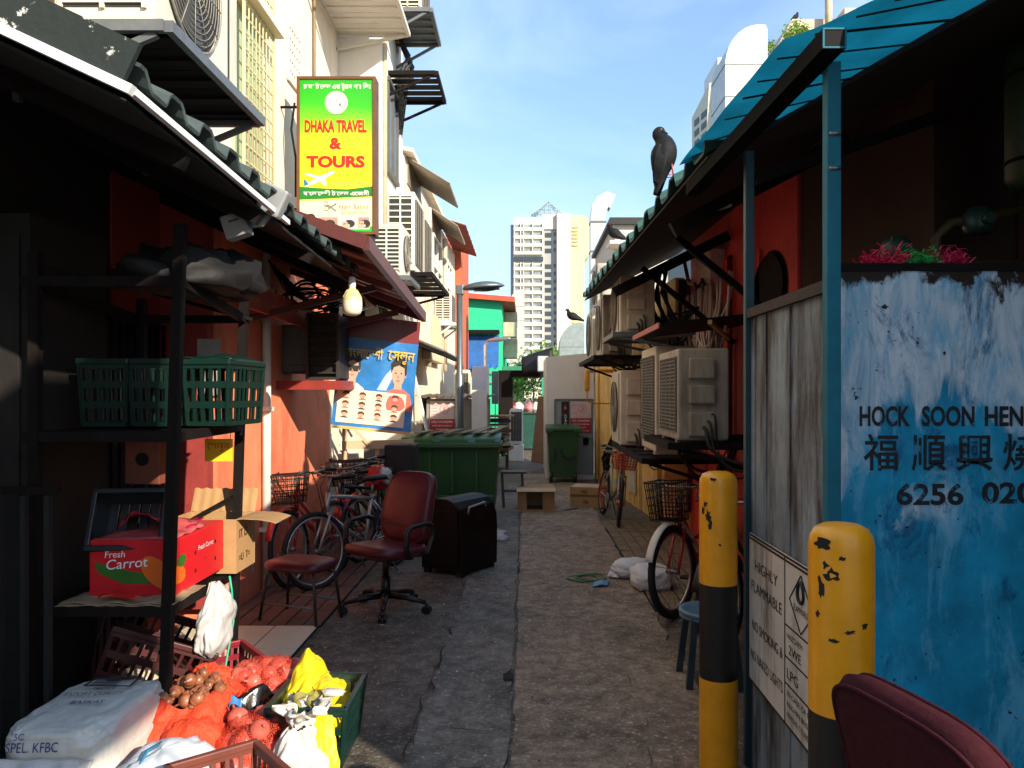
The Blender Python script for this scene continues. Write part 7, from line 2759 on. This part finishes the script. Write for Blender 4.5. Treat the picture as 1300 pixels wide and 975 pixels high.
F1.poly(b, [(.24, .655), (.06, .622), (.08, .615), (.31, .64)], .0015)
F1.poly(b, [(.26, .66), (.34, .70), (.37, .695), (.34, .645)], .0015)
b.build('aircraft_print', mat('print_silver', (.62, .64, .66), rough=.4, bump=0), panel)
b = MB()
F1.poly(b, [(.05, .655), (.08, .66), (.12, .69), (.06, .70)], .002)
b.build('aircraft_tail', mat('print_tail_blue', (.02, .16, .35), rough=.4, bump=0), panel)
F1.text('lettering', 'Email: dhakatravel71@gmail.com', .97, .682, .011, gry_t, panel, .53, 'RIGHT')
F1.text('lettering', 'Tel: 6291 5680  Fax: 6291 5681', .97, .702, .011, gry_t, panel, .53, 'RIGHT')
b = MB()
b.poly([F1.q(u, v, .001) for u, v in [(0, .705), (.3, .715), (.65, .722), (1, .702), (1, .768), (.65, .775), (.3, .785), (0, .79)]])
b.build('green_band', grn_t, panel)
F1.text('lettering', 'বাংলােদশী টাভেল এজেসী'.replace('ভেল', 'েভল').replace('জে', 'েজ'), .5, .762, .026, pwhite, panel, .90, bold=.012)
b = MB()
F1.poly(b, [(0, .80), (.3, .795), (.65, .785), (1, .776), (1, .985), (0, .985)], .0008)
b.build('lower_field', mat('print_cream', (.80, .72, .42), rough=.4, var=.05, scale=2, bump=0), panel)
b = MB()
for c_ in ((.36, .815), (.37, .848)):
    b.tube([F1.q(c_[0] + .028 * math.cos(a * .524), c_[1] + .015 * math.sin(a * .524), .002) for a in range(12)], .004, 5, True)
F1.poly(b, [(.39, .845), (.50, .81), (.51, .82), (.40, .855)], .002)
F1.poly(b, [(.385, .82), (.50, .86), (.49, .87), (.38, .83)], .0022)
b.build('scissors_print', gry_t, panel)
F1.text('lettering', 'Hair Salon', .73, .853, .034, red_t, panel, .40, slant=.25, bold=-.004)
F1.text('lettering', 'বাংলােদশী েসলুন', .75, .888, .018, gry_t, panel, .37)
for k, (u0, u1) in enumerate([(.26, .52), (.55, .77), (.80, .95)]):
    b = MB()
    F1.rect(b, u0, .905, u1, .978, .0012)
    ph = b.build('photo_print', mat(['photo_tan', 'photo_white', 'photo_mauve'][k], [(.42, .26, .18), (.62, .58, .54), (.40, .24, .24)][k], rough=.4, var=.2, scale=12, bump=0), panel)
    b = MB()
    F1.ell(b, (u0 + u1) / 2 + .02, .948, .075, .026, .0022, 16)
    b.build('photo_hair', hair, ph)
    b = MB()
    F1.ell(b, (u0 + u1) / 2 - .03, .962, .06, .016, .003, 14)
    F1.poly(b, [(u0 + .01, .935), (u0 + .08, .93), ((u0 + u1) / 2, .945), (u0 + .05, .955)], .003)
    b.build('photo_hand', skin, ph)
b = MB()
F1.ell(b, .145, .945, .058, .036, .001, 18)
F1.poly(b, [(.06, .985), (.10, .968), (.19, .966), (.22, .985)], .0011)
b.build('portrait_face', mat('print_pale_skin', (.66, .50, .42), rough=.5, bump=0), panel)
b = MB()
F1.poly(b, [(.085, .935), (.07, .905), (.10, .885), (.17, .88), (.21, .895), (.215, .92), (.195, .915), (.14, .918), (.10, .92)], .002)
b.build('portrait_hair', hair, panel)
b = MB()
F1.rect(b, .0, .984, 1, .998, .0013)
F1.poly(b, [(.955, .985), (.955, .965), (1, .965), (1, .985)], .0013)
b.build('green_edge', mat('sign_bright_green', (.02, .38, .03), rough=.4, bump=0), panel)
b = MB()
b.tube([(-2.2, 7.08, 4.22), (x0, 7.08, 4.22)], .012, 6)
b.tube([(-2.2, 7.08, 3.3), (x0, 7.08, 3.3)], .012, 6)
b.tube([(-2.06, 7.03, 4.24), (-2.09, 7.03, 4.0), (-2.05, 7.03, 3.75), (-2.05, 7.03, 3.4)], .01, 6)
b.build('bracket_rod', dark_steel, dk_)
b = MB()
b.bb((-1.44, 7.02, 3.0), (-1.36, 7.14, 3.06))
b.build('foot_block', black_m, dk_)

# salon poster, hung from the maroon awning
TL, TR, BR, BL = P(435, 398, 7.42), P(534, 409, 7.5), P(521, 551, 7.5), P(420, 541, 7.42)
po = thing('salon_poster', 'blue hair salon poster with two young men, hanging from the maroon awning', 'poster', (-1.5, 7.5, 1.3))
def pq(u, v, d=0.0):
    a = TL.lerp(TR, u)
    c = BL.lerp(BR, u)
    p_ = a.lerp(c, v)
    return p_ + V((.05, -1, 0)).normalized() * ((d + .005 if d else 0) + .012 * math.sin(u * 5 + v * 2) + .010 * math.sin(v * 6))
def pmesh(pts, d, b):
    """subdivided flat print that follows the sheet"""
    b.poly([pq(u, v, d) for u, v in pts])
def pell(b, u, v, ru, rv, d, n=16, a0=0, a1=360):
    k = n if a1 - a0 >= 360 else n + 1
    pmesh([(u + ru * math.cos(R(a0 + (a1 - a0) * i / n)), v - rv * math.sin(R(a0 + (a1 - a0) * i / n))) for i in range(k)], d, b)
def prect(b, u0, v0, u1, v1, d, nu=16, nv=10):
    b.grid(lambda u, v: pq(u0 + (u1 - u0) * u, v0 + (v1 - v0) * v, d), nu, nv, False)
mb_ = mat('poster_blue', (.03, .21, .55), rough=.35, var=.45, scale=2.5, dirt='#7db4dd', damt=.5, dscale=2.0, dpos=.5, bump=0)
b = MB()
b.grid(lambda u, v: pq(u, v), 24, 24, False, .004)
sh_ = b.build('sheet', mb_, po)
b = MB()
prect(b, .0, .0, 1, .20, .001)
b.build('maroon_band', mat('poster_maroon', (.20, .03, .03), rough=.35, bump=0), sh_)
b = MB()
for k in range(3):
    a = k * .04
    pmesh([(.52 + a, 1.0 - .36), (.62 + a * .7, .50), (.78 + a * .4, .36), (.80 + a * .4, .37), (.65 + a * .7, .52), (.56 + a, .64)], .0012 + .0003 * k, b)
b.build('white_sweep', mat('poster_sweep', (.45, .60, .75), rough=.35, bump=0), sh_)
ylt = mat('poster_yellow', (.80, .50, .02), rough=.35, bump=0)
rt = (TR - TL).normalized()
ut = (TL - BL).normalized()
text('lettering', 'বাংলােদশী', pq(.08, .37, .006), rt, ut, .12, ylt, sh_, .008, 1, .014, width=.36)
text('lettering', 'েসলুন', pq(.63, .36, .006), rt, ut, .13, ylt, sh_, .012, 1, .018, width=.25)
def man(u, v, s_, shirt, glasses, par):
    b = MB()
    pmesh([(u - .19 * s_, v + .30 * s_), (u - .15 * s_, v + .17 * s_), (u - .05 * s_, v + .12 * s_), (u + .07 * s_, v + .12 * s_), (u + .15 * s_, v + .16 * s_), (u + .20 * s_, v + .30 * s_)], .0025, b)
    o = b.build('portrait_shirt', shirt, par)
    b = MB()
    pell(b, u, v, .075 * s_, .105 * s_, .0035)
    pmesh([(u - .035 * s_, v + .06 * s_), (u + .045 * s_, v + .06 * s_), (u + .05 * s_, v + .15 * s_), (u, v + .18 * s_), (u - .045 * s_, v + .15 * s_)], .003, b)
    pell(b, u + .08 * s_, v + .0, .014 * s_, .03 * s_, .003, 10)
    b.build('portrait_face', skin, par)
    b = MB()
    pmesh([(u - .085 * s_, v - .0 * s_), (u - .09 * s_, v - .08 * s_), (u - .05 * s_, v - .13 * s_), (u + .03 * s_, v - .14 * s_), (u + .09 * s_, v - .10 * s_), (u + .095 * s_, v - .0), (u + .075 * s_, v + .02 * s_), (u + .065 * s_, v - .05 * s_), (u + .0, v - .07 * s_), (u - .06 * s_, v - .05 * s_)], .0045, b)
    if glasses:
        pmesh([(u - .07 * s_, v - .025 * s_), (u + .075 * s_, v - .025 * s_), (u + .065 * s_, v + .025 * s_), (u + .015 * s_, v + .025 * s_), (u, v), (u - .015 * s_, v + .025 * s_), (u - .065 * s_, v + .025 * s_)], .0047, b)
    else:
        for s2 in (-1, 1):
            pell(b, u + s2 * .032 * s_, v - .005 * s_, .012 * s_, .006 * s_, .0047, 10)
    b.build('portrait_hair', hair, par)
    b = MB()
    pmesh([(u - .03 * s_, v + .055 * s_), (u, v + .05 * s_), (u + .03 * s_, v + .055 * s_), (u, v + .065 * s_)], .0047, b)
    pmesh([(u - .004, v), (u + .008 * s_, v + .035 * s_), (u - .012 * s_, v + .035 * s_)], .0047, b)
    b.build('portrait_lips', mat('print_lips', (.40, .16, .13), rough=.5, bump=0), par)
man(.20, .47, 1.05, mat('shirt_pale', (.55, .62, .66), rough=.5, var=.1, bump=0), True, sh_)
man(.78, .48, 1.1, mat('shirt_coral', (.62, .14, .10), rough=.5, var=.1, bump=0), False, sh_)
b = MB()
pmesh([(.16, .62), (.24, .62), (.26, .72), (.20, .66), (.14, .70)], .003, b)
b.build('blue_collar', mat('collar_blue', (.04, .13, .32), rough=.5, bump=0), sh_)
b = MB()
prect(b, .05, .655, .905, .955, .006)
hp_ = b.build('hairstyle_chart', mat('chart_cream', (.78, .64, .48), rough=.4, var=.05, bump=0), sh_)
random.seed(5)
for r_ in range(3):
    for c_ in range(4):
        u, v = .15 + c_ * .205, .705 + r_ * .085
        b = MB()
        pell(b, u, v, .032, .024, .0085, 12)
        b.build('chart_face', mat('chart_skin', (.62, .33, .24), rough=.5, bump=0), hp_)
        b = MB()
        pmesh([(u - .045, v + .0), (u - .03, v - .028), (u + .01, v - .034), (u + .042, v - .02), (u + .045, v + .002), (u + .02, v - .012), (u - .02, v - .01)], .0095, b)
        b.build('chart_hair', mat('chart_hairm', ['#3a2a20', '#1d1a18', '#53321f'][random.randrange(3)], bump=0), hp_)
        b = MB()
        pmesh([(u - .055, v + .036), (u - .02, v + .022), (u + .02, v + .022), (u + .055, v + .036)], .0088, b)
        b.build('chart_collar', mat(['collar_red', 'collar_brown', 'collar_black'][(r_ + c_) % 3], [(.45, .10, .08), (.30, .20, .12), (.05, .05, .05)][(r_ + c_) % 3], bump=0), hp_)
b = MB()
b.grid(lambda u, v: pq(u, .985 + .025 * v, .002), 20, 1, False, .006)
b.build('yellow_hem', mat('hem_yellow', (.62, .42, .12), rough=.6, bump=.05), sh_)
b = MB()
for k in range(5):
    b.cyl(pq(.04 + k * .23, .015, .001), pq(.04 + k * .23, .015, .006), .007, None, 10)
b.build('eyelet', chrome, po)
b = MB()
for k in (0, 4):
    b.tube([pq(.04 + k * .23, .015, .003), pq(.04 + k * .23, .015, .003) + V((0, .1, .18 if k else .35))], .003, 5)
b.build('hanging_cord', black_m, po)
